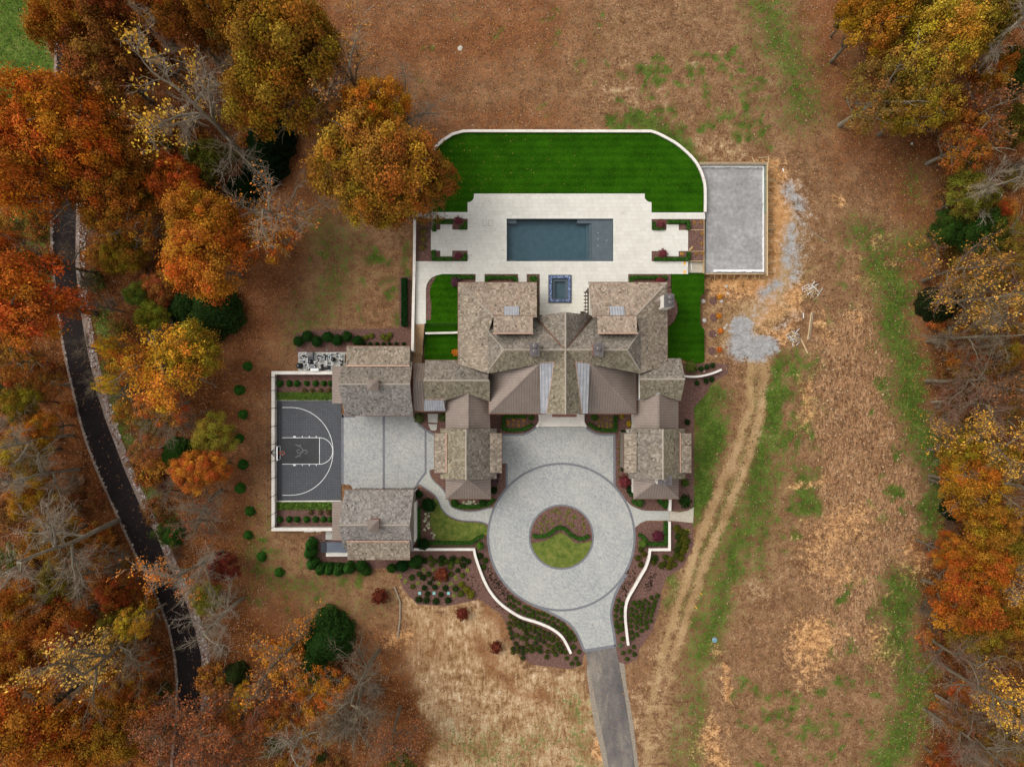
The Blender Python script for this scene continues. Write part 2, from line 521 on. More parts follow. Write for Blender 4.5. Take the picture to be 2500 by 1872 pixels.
def leaf_mat(name='leaves', trans=0.25):
    k = M(name)
    a = k.sep(k.attr('var'))
    oi = k.n('ShaderNodeObjectInfo')
    g0 = k.n('ShaderNodeGamma')
    k.set(g0.inputs[0], oi.outputs['Color'])
    g0.inputs[1].default_value = 1 / 2.2
    hh = k.n('ShaderNodeHueSaturation')
    k.set(hh.inputs['Hue'], k.math('ADD', 0.4755, k.math('MULTIPLY', a[1], 0.06)))
    k.set(hh.inputs['Saturation'], k.math('ADD', 0.8, k.math('MULTIPLY', a[2], 0.2)))
    k.set(hh.inputs['Value'], k.math('ADD', 0.6, k.math('MULTIPLY', a[0], 0.84)))
    k.set(hh.inputs['Color'], g0.outputs[0])
    h = k.n('ShaderNodeGamma')
    k.set(h.inputs[0], hh.outputs[0])
    h.inputs[1].default_value = 2.2
    k.fin(h.outputs[0], 0.85, 0, 0.06)
    tl = k.n('ShaderNodeBsdfTranslucent')
    k.set(tl.inputs[0], h.outputs[0])
    mx = k.n('ShaderNodeMixShader')
    mx.inputs[0].default_value = trans
    k.t.links.new(k.b.outputs[0], mx.inputs[1])
    k.t.links.new(tl.outputs[0], mx.inputs[2])
    k.t.links.new(mx.outputs[0], k.out.inputs[0])
    return k.m
MT['leaf'] = leaf_mat()
def var_mat():
    k = M('fallen_leaves')
    return k.fin(k.attr('var'), 0.85)
MT['var'] = var_mat()

# ---------------------------------------------------------------- ground sheet
def vnoise(x, y, seed, freq):
    """smooth value noise on pixel coordinates"""
    r = np.random.default_rng(seed).random((256, 256))
    x, y = np.asarray(x) * freq, np.asarray(y) * freq
    xi, yi = np.floor(x).astype(int), np.floor(y).astype(int)
    fx, fy = x - xi, y - yi
    fx, fy = fx * fx * (3 - 2 * fx), fy * fy * (3 - 2 * fy)
    g = lambda a, b: r[a % 256, b % 256]
    return (g(xi, yi) * (1 - fx) + g(xi + 1, yi) * fx) * (1 - fy) + (g(xi, yi + 1) * (1 - fx) + g(xi + 1, yi + 1) * fx) * fy

def seg_dist(X, Y, pts, closed=False):
    d = np.full(X.shape, 1e9)
    n = len(pts)
    if n == 1:
        return np.hypot(X - pts[0][0], Y - pts[0][1])
    for i in range(n if closed else n - 1):
        (ax, ay), (bx, by) = pts[i][:2], pts[(i + 1) % n][:2]
        dx, dy = bx - ax, by - ay
        t = np.clip(((X - ax) * dx + (Y - ay) * dy) / (dx * dx + dy * dy + 1e-9), 0, 1)
        d = np.minimum(d, np.hypot(X - ax - t * dx, Y - ay - t * dy))
    return d

def in_poly(X, Y, pts):
    r = np.zeros(X.shape, bool)
    n = len(pts)
    for i in range(n):
        (ax, ay), (bx, by) = pts[i][:2], pts[(i + 1) % n][:2]
        if ay == by:
            continue
        cnd = ((ay > Y) != (by > Y)) & (X < (bx - ax) * (Y - ay) / (by - ay) + ax)
        r ^= cnd
    return r

FOREST_L = [(-9000, -9000), (820, -9000), (790, 60), (730, 300), (690, 430), (600, 740), (540, 880), (545, 1180), (585, 1480), (690, 1550), (860, 1540), (1000, 1640), (1050, 1760), (1060, 9000), (-9000, 9000)]
FOREST_R = [(2060, -9000), (2070, 0), (2130, 250), (2300, 450), (2270, 700), (2265, 900), (2310, 1200), (2240, 1400), (2255, 1640), (2250, 1872), (2280, 9000), (9000, 9000), (9000, -9000)]
GREEN_TL = [(-9000, -9000), (150, -9000), (142, 0), (118, 100), (160, 170), (70, 220), (48, 280), (10, 320), (-9000, 320)]
STRAW = [(975, 1440), (1075, 1478), (1150, 1462), (1215, 1505), (1255, 1595), (1330, 1645), (1420, 1628), (1440, 1700), (1475, 1872), (1480, 9000), (1060, 9000), (1015, 1720), (985, 1600)]
LONG = [(1980, 830), (2110, 700), (2170, 900), (2190, 1050), (2240, 1180), (2250, 1290), (2150, 1420), (2130, 1560), (2050, 1620), (1995, 1400), (1990, 1200), (1975, 1000)]
rs = random.Random(3)
def dots(n, x0, y0, x1, y1, r0, r1, v0=0.8, v1=1.0):
    return [([(rs.uniform(x0, x1), rs.uniform(y0, y1))], rs.uniform(r0, r1), 7, rs.uniform(v0, v1)) for _ in range(n)]
STROKES = {
 'litter': [([(1195, 1500), (1235, 1560)], 18, 16, .8), ([(1150, 1560), (1200, 1640), (1280, 1690), (1340, 1700)], 16, 14, .8), ([(1080, 1500), (1060, 1600)], 14, 20, .66), ([(1010, 1800), (1100, 1840)], 30, 30, .6), ([(790, -200), (740, 120), (690, 400), (660, 640), (590, 860), (560, 1000)], 75, 50, 1), ([(600, 850), (560, 1000), (555, 1250), (600, 1500), (700, 1560)], 70, 50, .95),
            ([(700, 40), (900, 90), (1100, 110), (1300, 60)], 130, 80, .78), ([(900, 250), (1100, 290), (1350, 280)], 60, 50, .72), ([(640, 440), (760, 470), (720, 620)], 60, 45, .8), ([(1040, 305), (1300, 305)], 16, 18, .9),
            ([(2010, -100), (2030, 120), (2090, 300), (2200, 420), (2280, 560), (2230, 660)], 70, 60, .95), ([(2250, 700), (2250, 1000)], 40, 40, .9), ([(2250, 1350), (2270, 1900)], 30, 30, .9),
            ([(640, 780), (720, 720)], 40, 40, .7), ([(690, 1480), (830, 1560), (960, 1580)], 60, 50, .8), ([(2100, 330), (2200, 400)], 90, 60, .9)],
 'green': [([(1800, 1180), (1760, 1290), (1720, 1400), (1680, 1520)], 34, 30, .7), ([(1880, 1150), (1860, 1290)], 26, 24, .72), ([(1700, 1540), (1670, 1700), (1660, 1880)], 26, 30, .55), ([(1100, 1800), (1240, 1850), (1330, 1800)], 40, 40, .5), ([(1718, 1000), (1742, 1060), (1715, 1180), (1702, 1235)], 30, 18, .95), ([(1846, 930), (1842, 1010), (1815, 1105), (1760, 1235), (1710, 1370)], 6, 6, .8), ([(1890, 920), (1885, 1040)], 20, 12, .95), ([(1872, 1060), (1852, 1200), (1805, 1330), (1750, 1480), (1705, 1600)], 36, 26, .78),
           ([(2150, 640), (2190, 720), (2180, 820), (2225, 920), (2225, 1000), (2270, 1090)], 42, 24, .82), ([(620, 1340), (660, 1420), (780, 1440)], 30, 30, .6), ([(60, 560), (70, 680)], 60, 40, .7), ([(2130, 640), (2185, 700), (2170, 800), (2215, 900), (2205, 980), (2260, 1060), (2290, 1180), (2280, 1290)], 30, 22, .85), ([(2200, 1430), (2190, 1560), (2240, 1640), (2220, 1760), (2150, 1900)], 42, 30, .85),
           ([(1850, -60), (1890, 60), (1940, 180), (1960, 260)], 50, 40, .75), ([(1540, 290), (1600, 310), (1650, 335), (1700, 390)], 20, 16, .9), ([(1715, 985), (1705, 1090), (1712, 1200)], 16, 14, .9), ([(1735, 960), (1760, 1020)], 26, 20, .8),
           ([(1893, 905), (1880, 990), (1893, 1060)], 20, 14, 1), ([(1870, 1090), (1885, 1180), (1868, 1300), (1850, 1380)], 22, 26, .72), ([(1740, 1180), (1700, 1260)], 18, 18, .6), ([(1835, 1240), (1790, 1400), (1740, 1500), (1720, 1580), (1700, 1720), (1690, 1900)], 20, 24, .72),
           ([(1960, 1170), (1975, 1230)], 22, 18, .9), ([(1925, 1120), (1990, 1000)], 22, 20, .55), ([(1940, 860), (1975, 900)], 26, 18, .7), ([(1900, 870), (1930, 930)], 26, 20, .6), ([(990, 600), (985, 700)], 12, 12, .8), ([(1640, 1400), (1660, 1450), (1640, 1480)], 16, 16, .8),
           ([(780, 560), (850, 620), (800, 720), (750, 800)], 50, 45, .55), ([(250, 780), (268, 930), (300, 1050), (335, 1150), (375, 1240), (430, 1320)], 18, 16, .95), ([(640, 1250), (640, 1420)], 30, 40, .5), ([(2100, 560), (2150, 610), (2250, 590)], 30, 30, .7),
           ([(1880, 1330), (1900, 1200)], 20, 30, .5), ([(1820, 1060), (1800, 1160)], 15, 18, .6), ([(2240, 480), (2220, 420)], 30, 30, .55), ([(900, 1480), (820, 1500)], 40, 40, .45), ([(1400, 1700), (1420, 1800), (1440, 1872)], 22, 30, .6), ([(1180, 1830), (1230, 1900)], 50, 50, .55)]
          + dots(60, 1500, 130, 1860, 320, 4, 13) + dots(24, 1780, 250, 1880, 370, 5, 12) + dots(70, 1800, 1640, 2070, 1900, 4, 11) + dots(22, 1000, 20, 1500, 280, 4, 10, .6, .9) + dots(22, 740, 520, 980, 800, 4, 14, .6, .9) + dots(26, 600, 1330, 900, 1520, 4, 10, .7, 1)
          + dots(40, 2090, 560, 2280, 1300, 5, 16, .6, 1) + dots(40, 1880, 880, 2000, 1350, 5, 16, .6, .95) + dots(20, 1950, 560, 2080, 800, 4, 10, .6, .9) + dots(24, 2060, 1400, 2180, 1800, 4, 14, .6, 1) + dots(6, 2030, 1440, 2090, 1600, 7, 12, 1, 1),
 'straw': [([(30, 40), (50, 160), (10, 240)], 30, 26, .55), ([(1110, 210), (1100, 280)], 20, 30, .45), ([(1500, 230), (1560, 260)], 26, 26, .7), ([(1640, 330), (1720, 350), (1800, 380)], 22, 20, .75), ([(1780, 1200), (1820, 1280)], 26, 30, .6), ([(1830, 1340), (1850, 1440)], 40, 40, .6), ([(1720, 1650), (1640, 1800)], 60, 60, .55), ([(1570, 1700), (1600, 1880)], 40, 40, .6), ([(1760, 1060), (1740, 1150)], 20, 24, .6), ([(590, 900), (575, 1100), (600, 1300)], 26, 30, .5), ([(1330, 240), (1340, 250)], 30, 40, .35)]
          + dots(24, 1500, 100, 1900, 330, 6, 16, .5, .8),
 'clay': [([(1888, 420), (1896, 540), (1890, 660)], 30, 16, .9), ([(1735, 690), (1800, 688), (1880, 700)], 28, 16, .86), ([(1890, 720), (1850, 780)], 30, 20, .7), ([(2040, 1290), (2090, 1260)], 30, 30, .8), ([(1975, 1560), (2010, 1580)], 34, 24, .85), ([(1960, 940), (1975, 1010)], 16, 16, .75), ([(1770, 655), (1860, 660)], 14, 10, .95), ([(1872, 640), (1880, 680), (1850, 720)], 18, 14, 1), ([(1905, 560), (1900, 640)], 22, 14, .85), ([(1930, 470), (1900, 520)], 26, 20, .8), ([(1950, 700), (1930, 780), (1890, 820)], 18, 16, .85), ([(1860, 760), (1840, 800)], 22, 18, .7), ([(2000, 780), (2030, 830)], 14, 12, .7),
          ([(1990, 1330), (2060, 1310), (2100, 1290)], 34, 34, .75), ([(2000, 1390), (2080, 1400)], 30, 30, .72), ([(1960, 1530), (2020, 1540)], 24, 22, .85), ([(1955, 1590), (2000, 1610), (1960, 1640)], 26, 26, .75), ([(1768, 1630), (1790, 1700)], 9, 8, 1), ([(1740, 1780), (1725, 1830), (1760, 1880)], 22, 22, .85), ([(1955, 1040), (1990, 1010)], 12, 12, .7), ([(1940, 1190), (2010, 1180)], 8, 8, .8), ([(2210, 1340), (2250, 1390)], 26, 24, .65), ([(2140, 1560), (2160, 1610)], 24, 24, .6), ([(980, 1560), (960, 1565)], 18, 14, .8), ([(2050, 480), (2060, 490)], 10, 8, .9), ([(1735, 1570), (1750, 1590)], 12, 10, .6), ([(1460, 1800), (1470, 1860)], 7, 6, .8), ([(1552, 1780), (1556, 1800)], 7, 6, .8)]
          + dots(16, 2070, 580, 2190, 780, 4, 9, .6, .9) + dots(18, 1950, 1230, 2200, 1640, 4, 12, .5, .9),
 'gravel': [([(1945, 470), (1952, 540), (1935, 640), (1900, 700), (1850, 760), (1815, 800)], 24, 18, .5), ([(1925, 462), (1950, 500)], 18, 12, .85), ([(1930, 560), (1925, 640)], 16, 12, .9), ([(1945, 600), (1940, 680)], 14, 10, .7), ([(1905, 690), (1860, 720)], 12, 8, .9), ([(1880, 730), (1930, 700)], 10, 10, .6), ([(1812, 800), (1808, 850)], 30, 8, 1), ([(1845, 845), (1875, 845)], 24, 6, 1), ([(1820, 850), (1850, 860)], 26, 6, 1), ([(1900, 800), (1940, 770)], 9, 9, .6)],
 'track': [([(1905, 500), (1920, 650), (1870, 760), (1800, 800)], 58, 30, .88), ([(1837, 880), (1830, 1000), (1800, 1100), (1740, 1230), (1690, 1370), (1652, 1490), (1615, 1610)], 11, 7, 1), ([(1615, 1610), (1592, 1700), (1575, 1900)], 12, 10, .85), ([(1645, 1600), (1622, 1700), (1604, 1900)], 10, 10, .7), ([(1866, 880), (1858, 1010), (1832, 1110), (1777, 1240), (1722, 1375), (1684, 1490), (1645, 1600)], 10, 7, 1), ([(1850, 880), (1848, 1000), (1816, 1105), (1758, 1240)], 14, 14, .62), ([(1665, 1400), (1610, 1600), (1590, 1700)], 18, 26, .62), ([(1850, 700), (1880, 800)], 40, 30, .7), ([(1925, 500), (1900, 650)], 34, 22, .75), ([(1780, 660), (1900, 720)], 26, 20, .6), ([(1740, 700), (1745, 860)], 26, 18, .55), ([(1640, 1700), (1600, 1860)], 24, 30, .5)],
}
def masks(X, Y):
    wx = X + (vnoise(X, Y, 1, 1 / 40) - .5) * 34 + (vnoise(X, Y, 2, 1 / 11) - .5) * 16
    wy = Y + (vnoise(X, Y, 3, 1 / 40) - .5) * 34 + (vnoise(X, Y, 4, 1 / 11) - .5) * 16
    def pm(poly, soft, v=1.0):
        d = seg_dist(wx, wy, poly, True)
        sd = np.where(in_poly(wx, wy, poly), -d, d)
        return np.clip(.5 - sd / (2 * soft), 0, 1) * v
    sx = X + (vnoise(X, Y, 1, 1 / 40) - .5) * 7 + (vnoise(X, Y, 2, 1 / 9) - .5) * 6
    sy = Y + (vnoise(X, Y, 3, 1 / 40) - .5) * 7 + (vnoise(X, Y, 4, 1 / 9) - .5) * 6
    m = {}
    for k, st in STROKES.items():
        a = np.zeros(X.shape)
        ux, uy = (sx, sy) if k in ('track', 'gravel') else (wx, wy)
        for pts, r, soft, v in st:
            a = np.maximum(a, np.clip(.5 - (seg_dist(ux, uy, pts) - r) / (3.8 * soft), 0, 1) * v)
        m[k] = a
    m['forest'] = np.maximum(pm(FOREST_L, 45), pm(FOREST_R, 40))
    tl = pm(GREEN_TL, 20)
    m['forest'] *= 1 - tl
    m['litter'] = np.maximum(m['litter'] * (1 - tl), 0)
    m['green'] = np.maximum(m['green'], tl * .9)
    m['straw'] = np.maximum(m['straw'], pm(STRAW, 26))
    m['long'] = pm(LONG, 30)
    return m

def terrain(px, py):
    """gentle rise and fall in the woods, level around the house"""
    px, py = np.asarray(px, float), np.asarray(py, float)
    k = np.clip((np.maximum(520 - px, px - 2060)) / 300, 0, 1)
    return -k * 0.5 * vnoise(px, py, 21, 1 / 260)

def ground():
    def axis(lo, hi, step):
        mid = np.arange(lo, hi + 1, step, dtype=float)
        out = lo - np.cumsum(60 * 1.6 ** np.arange(14))
        out2 = hi + np.cumsum(60 * 1.6 ** np.arange(14))
        return np.concatenate([out[::-1], mid, out2])
    xs, ys = axis(-160, 2660, 7), axis(-160, 2032, 7)
    X, Y = np.meshgrid(xs, ys)
    nx, ny = len(xs), len(ys)
    Z = terrain(X, Y)
    V = np.stack([(X - CX) * S, (CY - Y) * S, Z], -1).reshape(-1, 3)
    idx = np.arange(nx * ny).reshape(ny, nx)
    F = np.stack([idx[1:, :-1], idx[1:, 1:], idx[:-1, 1:], idx[:-1, :-1]], -1).reshape(-1, 4)
    me = bpy.data.meshes.new('ground')
    me.vertices.add(len(V)); me.vertices.foreach_set('co', V.astype('f').ravel())
    me.loops.add(len(F) * 4); me.loops.foreach_set('vertex_index', F.astype('i').ravel())
    me.polygons.add(len(F)); me.polygons.foreach_set('loop_start', np.arange(0, len(F) * 4, 4, dtype='i'))
    m = masks(X, Y)
    o = np.ones(X.size)
    for nm, ks in (('m1', ('litter', 'green', 'straw', 'clay')), ('m2', ('gravel', 'track', 'long', 'forest'))):
        for j, half in ((0, ks[:3]),):
            at = me.attributes.new(nm, 'FLOAT_COLOR', 'POINT')
            at.data.foreach_set('color', np.stack([m[q].ravel() for q in ks], -1).astype('f').ravel())
    me.update(calc_edges=True)
    me.polygons.foreach_set('use_smooth', [True] * len(me.polygons))
    k = M('meadow_ground')
    def four(nm):
        nd = k.n('ShaderNodeAttribute', attribute_name=nm)
        s = k.sep(nd.outputs['Color'])
        return s[0], s[1], s[2], nd.outputs['Alpha']
    litter, green, straw, clay = four('m1')
    gravel, track, long_, forest = four('m2')
    n1, n2, n3, n4 = k.noise(0.35, 6, 0.65), k.noise(1.3, 6, 0.7), k.noise(4.0, 5, 0.75), k.noise(9, 4, 0.8)
    comb = k.noise(3.0, 5, 0.7, k.scaled((1.0, 0.35, 1)), 1.6)
    A = lambda *t: t
    def tone(stops, *w):
        f = None
        for nz, ww in w:
            q = k.math('MULTIPLY', nz, ww)
            f = q if f is None else k.math('ADD', f, q)
        n = len(stops)
        return k.ramp(f, [(0.41 + 0.18 * i / (n - 1), s) for i, s in enumerate(stops)])
    colr = tone([c(74, 50, 33), c(116, 82, 56), c(148, 111, 79), c(186, 152, 116)], (n1, .15), (n2, .25), (n3, .28), (n4, .32))
    dry = k.step(k.noise(0.8, 6, 0.75, k.scaled((1, 1.3, 1)), 0.8), 0.5, 0.66)
    olv = k.step(k.noise(0.55, 7, 0.8, k.scaled((1.2, 0.9, 3)), 1.2), 0.52, 0.68)
    colr = k.mix(k.math('MULTIPLY', dry, 0.4), colr, c(158, 130, 98))
    colr = k.mix(k.math('MULTIPLY', olv, 0.45), colr, c(92, 84, 46))
    ng = k.math('ADD', k.math('MULTIPLY', n2, .45), k.math('ADD', k.math('MULTIPLY', n3, .35), k.math('MULTIPLY', n4, .2)))
    def lay(base, mask, top, amp=0.9, lo=0.28, hi=0.76, nz=None):
        f = k.math('ADD', mask, k.math('MULTIPLY', k.math('SUBTRACT', nz or ng, 0.5), amp * 3.4))
        g = k.math('MULTIPLY', k.step(f, lo, hi), k.step(mask, 0.02, 0.12))
        return k.mix(g, base, top)
    longc = tone([c(90, 62, 42), c(134, 98, 68), c(162, 122, 87), c(190, 152, 114)], (n1, .2), (comb, .6), (n4, .2))
    colr = lay(colr, long_, longc, 0.8)
    x = k.n('ShaderNodeSeparateXYZ'); k.set(x.inputs[0], k.pos)
    xx = k.math('ADD', k.math('ADD', x.outputs[0], k.math('MULTIPLY', x.outputs[1], 0.045)), k.math('MULTIPLY', n1, 0.5))
    ln = k.step(k.math('ABSOLUTE', k.math('SUBTRACT', k.math('FRACT', k.math('DIVIDE', xx, 1.95)), 0.5)), 0.07, 0.02)
    strawv = k.noise(3.2, 5, 0.75, k.scaled((1, 0.22, 1)))
    strawc = tone([c(108, 74, 46), c(148, 112, 76), c(186, 154, 116), c(220, 197, 164)], (n1, .24), (n2, .3), (strawv, .26), (n4, .2))
    strawc = k.mix(k.math('MULTIPLY', ln, k.math('MULTIPLY', k.step(strawv, 0.44, 0.6), k.step(n2, 0.42, 0.6))), strawc, c(206, 180, 146))
    colr = lay(colr, straw, strawc, 0.8)
    litc = tone([c(80, 46, 26), c(112, 68, 40), c(140, 92, 58), c(174, 126, 90)], (n1, .2), (n2, .15), (n3, .3), (n4, .35))
    colr = lay(colr, litter, litc, 0.9)
    forc = tone([c(54, 31, 15), c(88, 51, 25), c(120, 72, 38), c(154, 102, 60)], (n1, .2), (n2, .2), (n3, .3), (n4, .3))
    colr = lay(colr, forest, forc, 0.9)
    grc = tone([c(40, 56, 16), c(62, 84, 24), c(86, 106, 38), c(128, 128, 72)], (n1, .2), (n2, .25), (n3, .3), (n4, .25))
    colr = lay(colr, k.math('MULTIPLY', green, 1.12), grc, 1.25)
    trc = tone([c(136, 106, 72), c(166, 134, 94), c(190, 160, 120)], (n1, .4), (n3, .3), (n4, .3))
    colr = lay(colr, track, trc, 0.8)
    clc = tone([c(150, 106, 64), c(192, 142, 92), c(222, 176, 124)], (n2, .5), (n3, .3), (n4, .2))
    colr = lay(colr, clay, clc, 1.1)
    gvc = tone([c(130, 126, 122), c(158, 156, 154), c(182, 180, 178)], (n2, .4), (n3, .3), (n4, .3))
    colr = lay(colr, gravel, gvc, 1.1, 0.24, 0.8)
    k.bump(k.math('ADD', k.math('MULTIPLY', n3, .6), k.math('MULTIPLY', n4, .4)), 0.9, 0.12)
    k.fin(colr, 0.97, 0, 0.1)
    me.materials.append(k.m)
    o = bpy.data.objects.new('ground', me)
    col.objects.link(o)
    o['kind'] = 'structure'
    return o
ground()
# ---------------------------------------------------------------- terrace, lawns, beds
DZ = 1.5                                     # terrace level
DECKS = [
    [(1141.5, 534)] + [(1141.5, 494)] + [(1141.5 + 15.5 * math.sin(R(a)), 480 + 14 * math.cos(R(a))) for a in range(15, 91, 15)] + [(1157, 473), (1574, 473)]
    + [(1590.5 - 16.5 * math.cos(R(a)), 480 + 14 * math.sin(R(a))) for a in range(0, 91, 15)] + [(1591, 534)],
    rect(1141.5, 534, 1237, 638), rect(1497, 534, 1591, 638),
    rect(1016, 638, 1680, 669), rect(1161, 669, 1183, 700), rect(1265, 669, 1286, 700),
    rect(1317.7, 669, 1534, 671), rect(1317.7, 671, 1339, 778), rect(1395, 671, 1534, 700), rect(1395, 700, 1445, 778), rect(1339, 739, 1395, 778),
    [(1015.5, 669), (1079, 669)] + sm([(1079, 669), (1055, 677), (1043, 692), (1039.6, 706)], 4)[1:] + [(1039.6, 791), (1014, 791)],
    rect(1016, 518, 1141.5, 534), rect(1591, 519, 1721.6, 535),
    [(1052, 561), (1075, 561), (1075, 548), (1104, 548), (1104, 561), (1141.5, 561), (1141.5, 612), (1104, 612), (1104, 626), (1075, 626), (1075, 612), (1052, 612)],
    [(1591, 562), (1627, 562), (1627, 548), (1657, 548), (1657, 562), (1680, 562), (1680, 613), (1657, 613), (1657, 626), (1627, 626), (1627, 613), (1591, 613)],
]
base = MB()
for p in DECKS:
    base.prism(p, -0.1, DZ - 0.03)
terrace = struct(base, 'pool_terrace', MT['grout'], 'pale limestone paved terrace around the pool')
SW_, SH_, GAP = 0.72, 0.48, 0.014
cand, rest = [], MB()
for p in DECKS:
    wp = [W(q[0], q[1], DZ)[:2] for q in p]
    xs, ys = [q[0] for q in wp], [q[1] for q in wp]
    j0, j1 = int(min(ys) // SH_) - 1, int(max(ys) // SH_) + 1
    i0, i1 = int(min(xs) // SW_) - 1, int(max(xs) // SW_) + 1
    for j in range(j0, j1 + 1):
        off = (0.5 if j % 2 else 0.0) * SW_ + 0.13 * ((j * 7) % 3)
        for i in range(i0, i1 + 1):
            x0, y0 = i * SW_ + off, j * SH_
            q = clip_rect(wp, x0 + GAP / 2, y0 + GAP / 2, x0 + SW_ - GAP / 2, y0 + SH_ - GAP / 2)
            if not q or abs(area2(q)) < 0.004:
                continue
            if abs(abs(area2(q)) - (SW_ - GAP) * (SH_ - GAP)) < 1e-3:
                cand.append((x0, y0))
            else:
                rest.xprism(q, DZ - 0.035, DZ + random.uniform(-.002, .002), (random.random(), .5, .5))
cand.sort(key=lambda q: math.hypot(q[0] - 6, q[1] - 17))
sm_ = MB().box(0, SW_ - GAP, 0, SH_ - GAP, -0.035, 0).mesh('paving_slab', MT['slab'])
for i, (x, y) in enumerate(cand):
    if i < 296:
        o = bpy.data.objects.new('paving_slab', sm_)
        col.objects.link(o)
        o.parent = terrace
        o.location = (x + GAP / 2, y + GAP / 2, DZ + random.uniform(-.003, .003))
    else:
        rest.box(x + GAP / 2, x + SW_ - GAP / 2, y + GAP / 2, y + SH_ - GAP / 2, DZ - 0.035, DZ + random.uniform(-.003, .003), (random.random(), .5, .5))
o = rest.build('paving_slabs', MT['slab'], terrace)
o['kind'] = 'stuff'

LAWN_TOP = [(1017, 517), (1017, 470), (1028, 425), (1046, 386), (1070, 357), (1083, 345), (1107, 330), (1131, 323), (1150, 322), (1589, 322)] + sm([(1589, 322), (1604, 327), (1628, 339), (1651, 353), (1675, 372), (1694, 392), (1706, 411), (1715, 435), (1719.5, 460), (1719.5, 518)], 3)[1:] \
    + [(1591.5, 518), (1591.5, 493)] + [(1590.5 - 16.5 * math.cos(R(a)), 480 + 14 * math.sin(R(a))) for a in range(90, -1, -15)] + [(1574, 472.5), (1157, 472.5)] + [(1141.5 + 15.5 * math.sin(R(a)), 480 + 14 * math.cos(R(a))) for a in range(90, 14, -15)] + [(1141, 494), (1141, 517)]
struct(MB().prism(LAWN_TOP, -0.1, DZ - 0.02), 'lawn', MT['turf'], 'bright green turf lawn north of the pool')
west_lawn = [(1080, 670)] + [(1122, 670), (1122, 790), (1040.2, 790), (1040.2, 706)] + sm([(1040.2, 706), (1043.5, 692.5), (1055.5, 677.5), (1080, 670)], 4)[1:-1]
struct(MB().prism(west_lawn, -0.1, DZ - 0.03), 'lawn', MT['turf'], 'small turf lawn beside the left wing of the house')
b = MB()
a_ = [W(1038, 791, 1.45), W(1121, 791, 1.45), W(1121, 812, 0.7), W(1038, 812, 0.7)]
b.loop(a_, [(p[0], p[1], -0.1) for p in a_])
struct(b, 'lawn_bank', MT['turf'], 'sloping turf bank below the small lawn')
struct(MB().prism(rect(1036, 813, 1121, 884), -0.1, 0.12), 'lawn', MT['turf'], 'sunken dark lawn between the stairs and the house')
EL = [(1639.5, 669), (1719.7, 668), (1719.7, 714), (1709.6, 725), (1709.6, 794), (1719.7, 804), (1719.7, 882), (1713, 886.4), (1692.7, 886), (1662, 876), (1630, 874), (1631, 799), (1647, 784), (1656, 762), (1654, 741), (1639.5, 712)]
t_ = [W(p[0], p[1], 1.47 - 1.3 * (p[1] - 668) / 218) for p in EL]
b = MB().loop(t_, [(p[0], p[1], -0.1) for p in t_])
struct(b, 'lawn', MT['turf'], 'turf lawn along the right wing of the house')

def bed(polys, z, label, mat='mulch', name='planting_bed', z0=-0.1):
    m = MB()
    for p in polys:
        m.prism(p, z0, z)
    return struct(m, name, MT[mat], label)
bz = DZ - 0.06
bed([rect(1016, 534.3, 1052, 637.7), rect(1052, 534.3, 1141.2, 548), rect(1052, 548, 1075, 560.7), rect(1104, 548, 1141.2, 560.7), rect(1052, 626.3, 1141.2, 637.7), rect(1052, 612.3, 1075, 626), rect(1104, 612.3, 1141.2, 626)], bz, 'mulched bed framing the left patio')
bed([rect(1591.3, 535.3, 1719.5, 548), rect(1591.3, 548, 1627, 561.7), rect(1657, 548, 1719.5, 561.7), rect(1680.3, 561.7, 1719.5, 613.3), rect(1657, 613.3, 1719.5, 626), rect(1591.3, 613.3, 1627, 626), rect(1591.3, 626, 1719.5, 637.7)], bz, 'mulched bed framing the right patio')
bed([rect(1122, 669.3, 1161, 700), rect(1183.3, 669.3, 1264.7, 700), rect(1286.3, 669.3, 1317.4, 776)], bz, 'mulched beds along the left north wing')
bed([rect(1534.3, 669.3, 1638, 700)], bz, 'mulched bed along the right north wing')
bed([[(1629, 699), (1639.5, 699), (1639.5, 712), (1653, 741), (1655, 762), (1646, 784), (1630, 799)]], 1.1, 'mulch strip beside the right chimney')
bed([rect(1680.3, 638, 1719.5, 666)], 1.0, 'unfinished sandy strip at the end of the terrace', 'setts_straw')
bed([[(1040.2, 706), (1043.5, 692.5), (1055.5, 678), (1066, 674), (1060, 684), (1052, 697), (1049, 716), (1053, 740), (1052, 780), (1040.2, 782)]], DZ - 0.02, 'curved mulch border on the small lawn')
# ground-level beds
bed([[(1008, 1198), (1030, 1188), (1060, 1200), (1095, 1240), (1190, 1246), (1190, 1310), (1200, 1370), (1240, 1440), (1310, 1490), (1372, 1512), (1412, 1556), (1427, 1589), (1421, 1622), (1395, 1633), (1300, 1622), (1258, 1592), (1242, 1540), (1225, 1500), (1170, 1462), (1100, 1478), (1020, 1476), (985, 1440), (972, 1400), (940, 1385), (850, 1395), (770, 1395), (748, 1375), (752, 1310), (812, 1297), (900, 1300)]], 0.02, 'mulch bed sweeping round the left of the motor court')
bed([[(1658, 886), (1700, 890), (1740, 884), (1778, 890), (1778, 912), (1740, 932), (1720, 966), (1694, 995), (1694, 1230), (1684, 1246), (1640, 1248), (1550, 1246), (1480, 1200), (1500, 1010), (1600, 1000)]], 0.02, 'mulch bed around the right pavilion')
bed([[(1545, 1290), (1575, 1272), (1690, 1272), (1694, 1330), (1667, 1385), (1626, 1410), (1613, 1450), (1612, 1482), (1592, 1542), (1562, 1582), (1556, 1608), (1532, 1620), (1505, 1616), (1500, 1577), (1490, 1500), (1510, 1420)]], 0.022, 'mulch bed sweeping round the right of the motor court')
bed([[(720, 815), (760, 805), (900, 803), (1003, 800), (1003, 860), (860, 862), (725, 862)]], 0.02, 'mulch bed of round shrubs behind the left garage')
bed([rect(975, 675, 1004, 800)], 0.024, 'mulch strip outside the terrace wall')
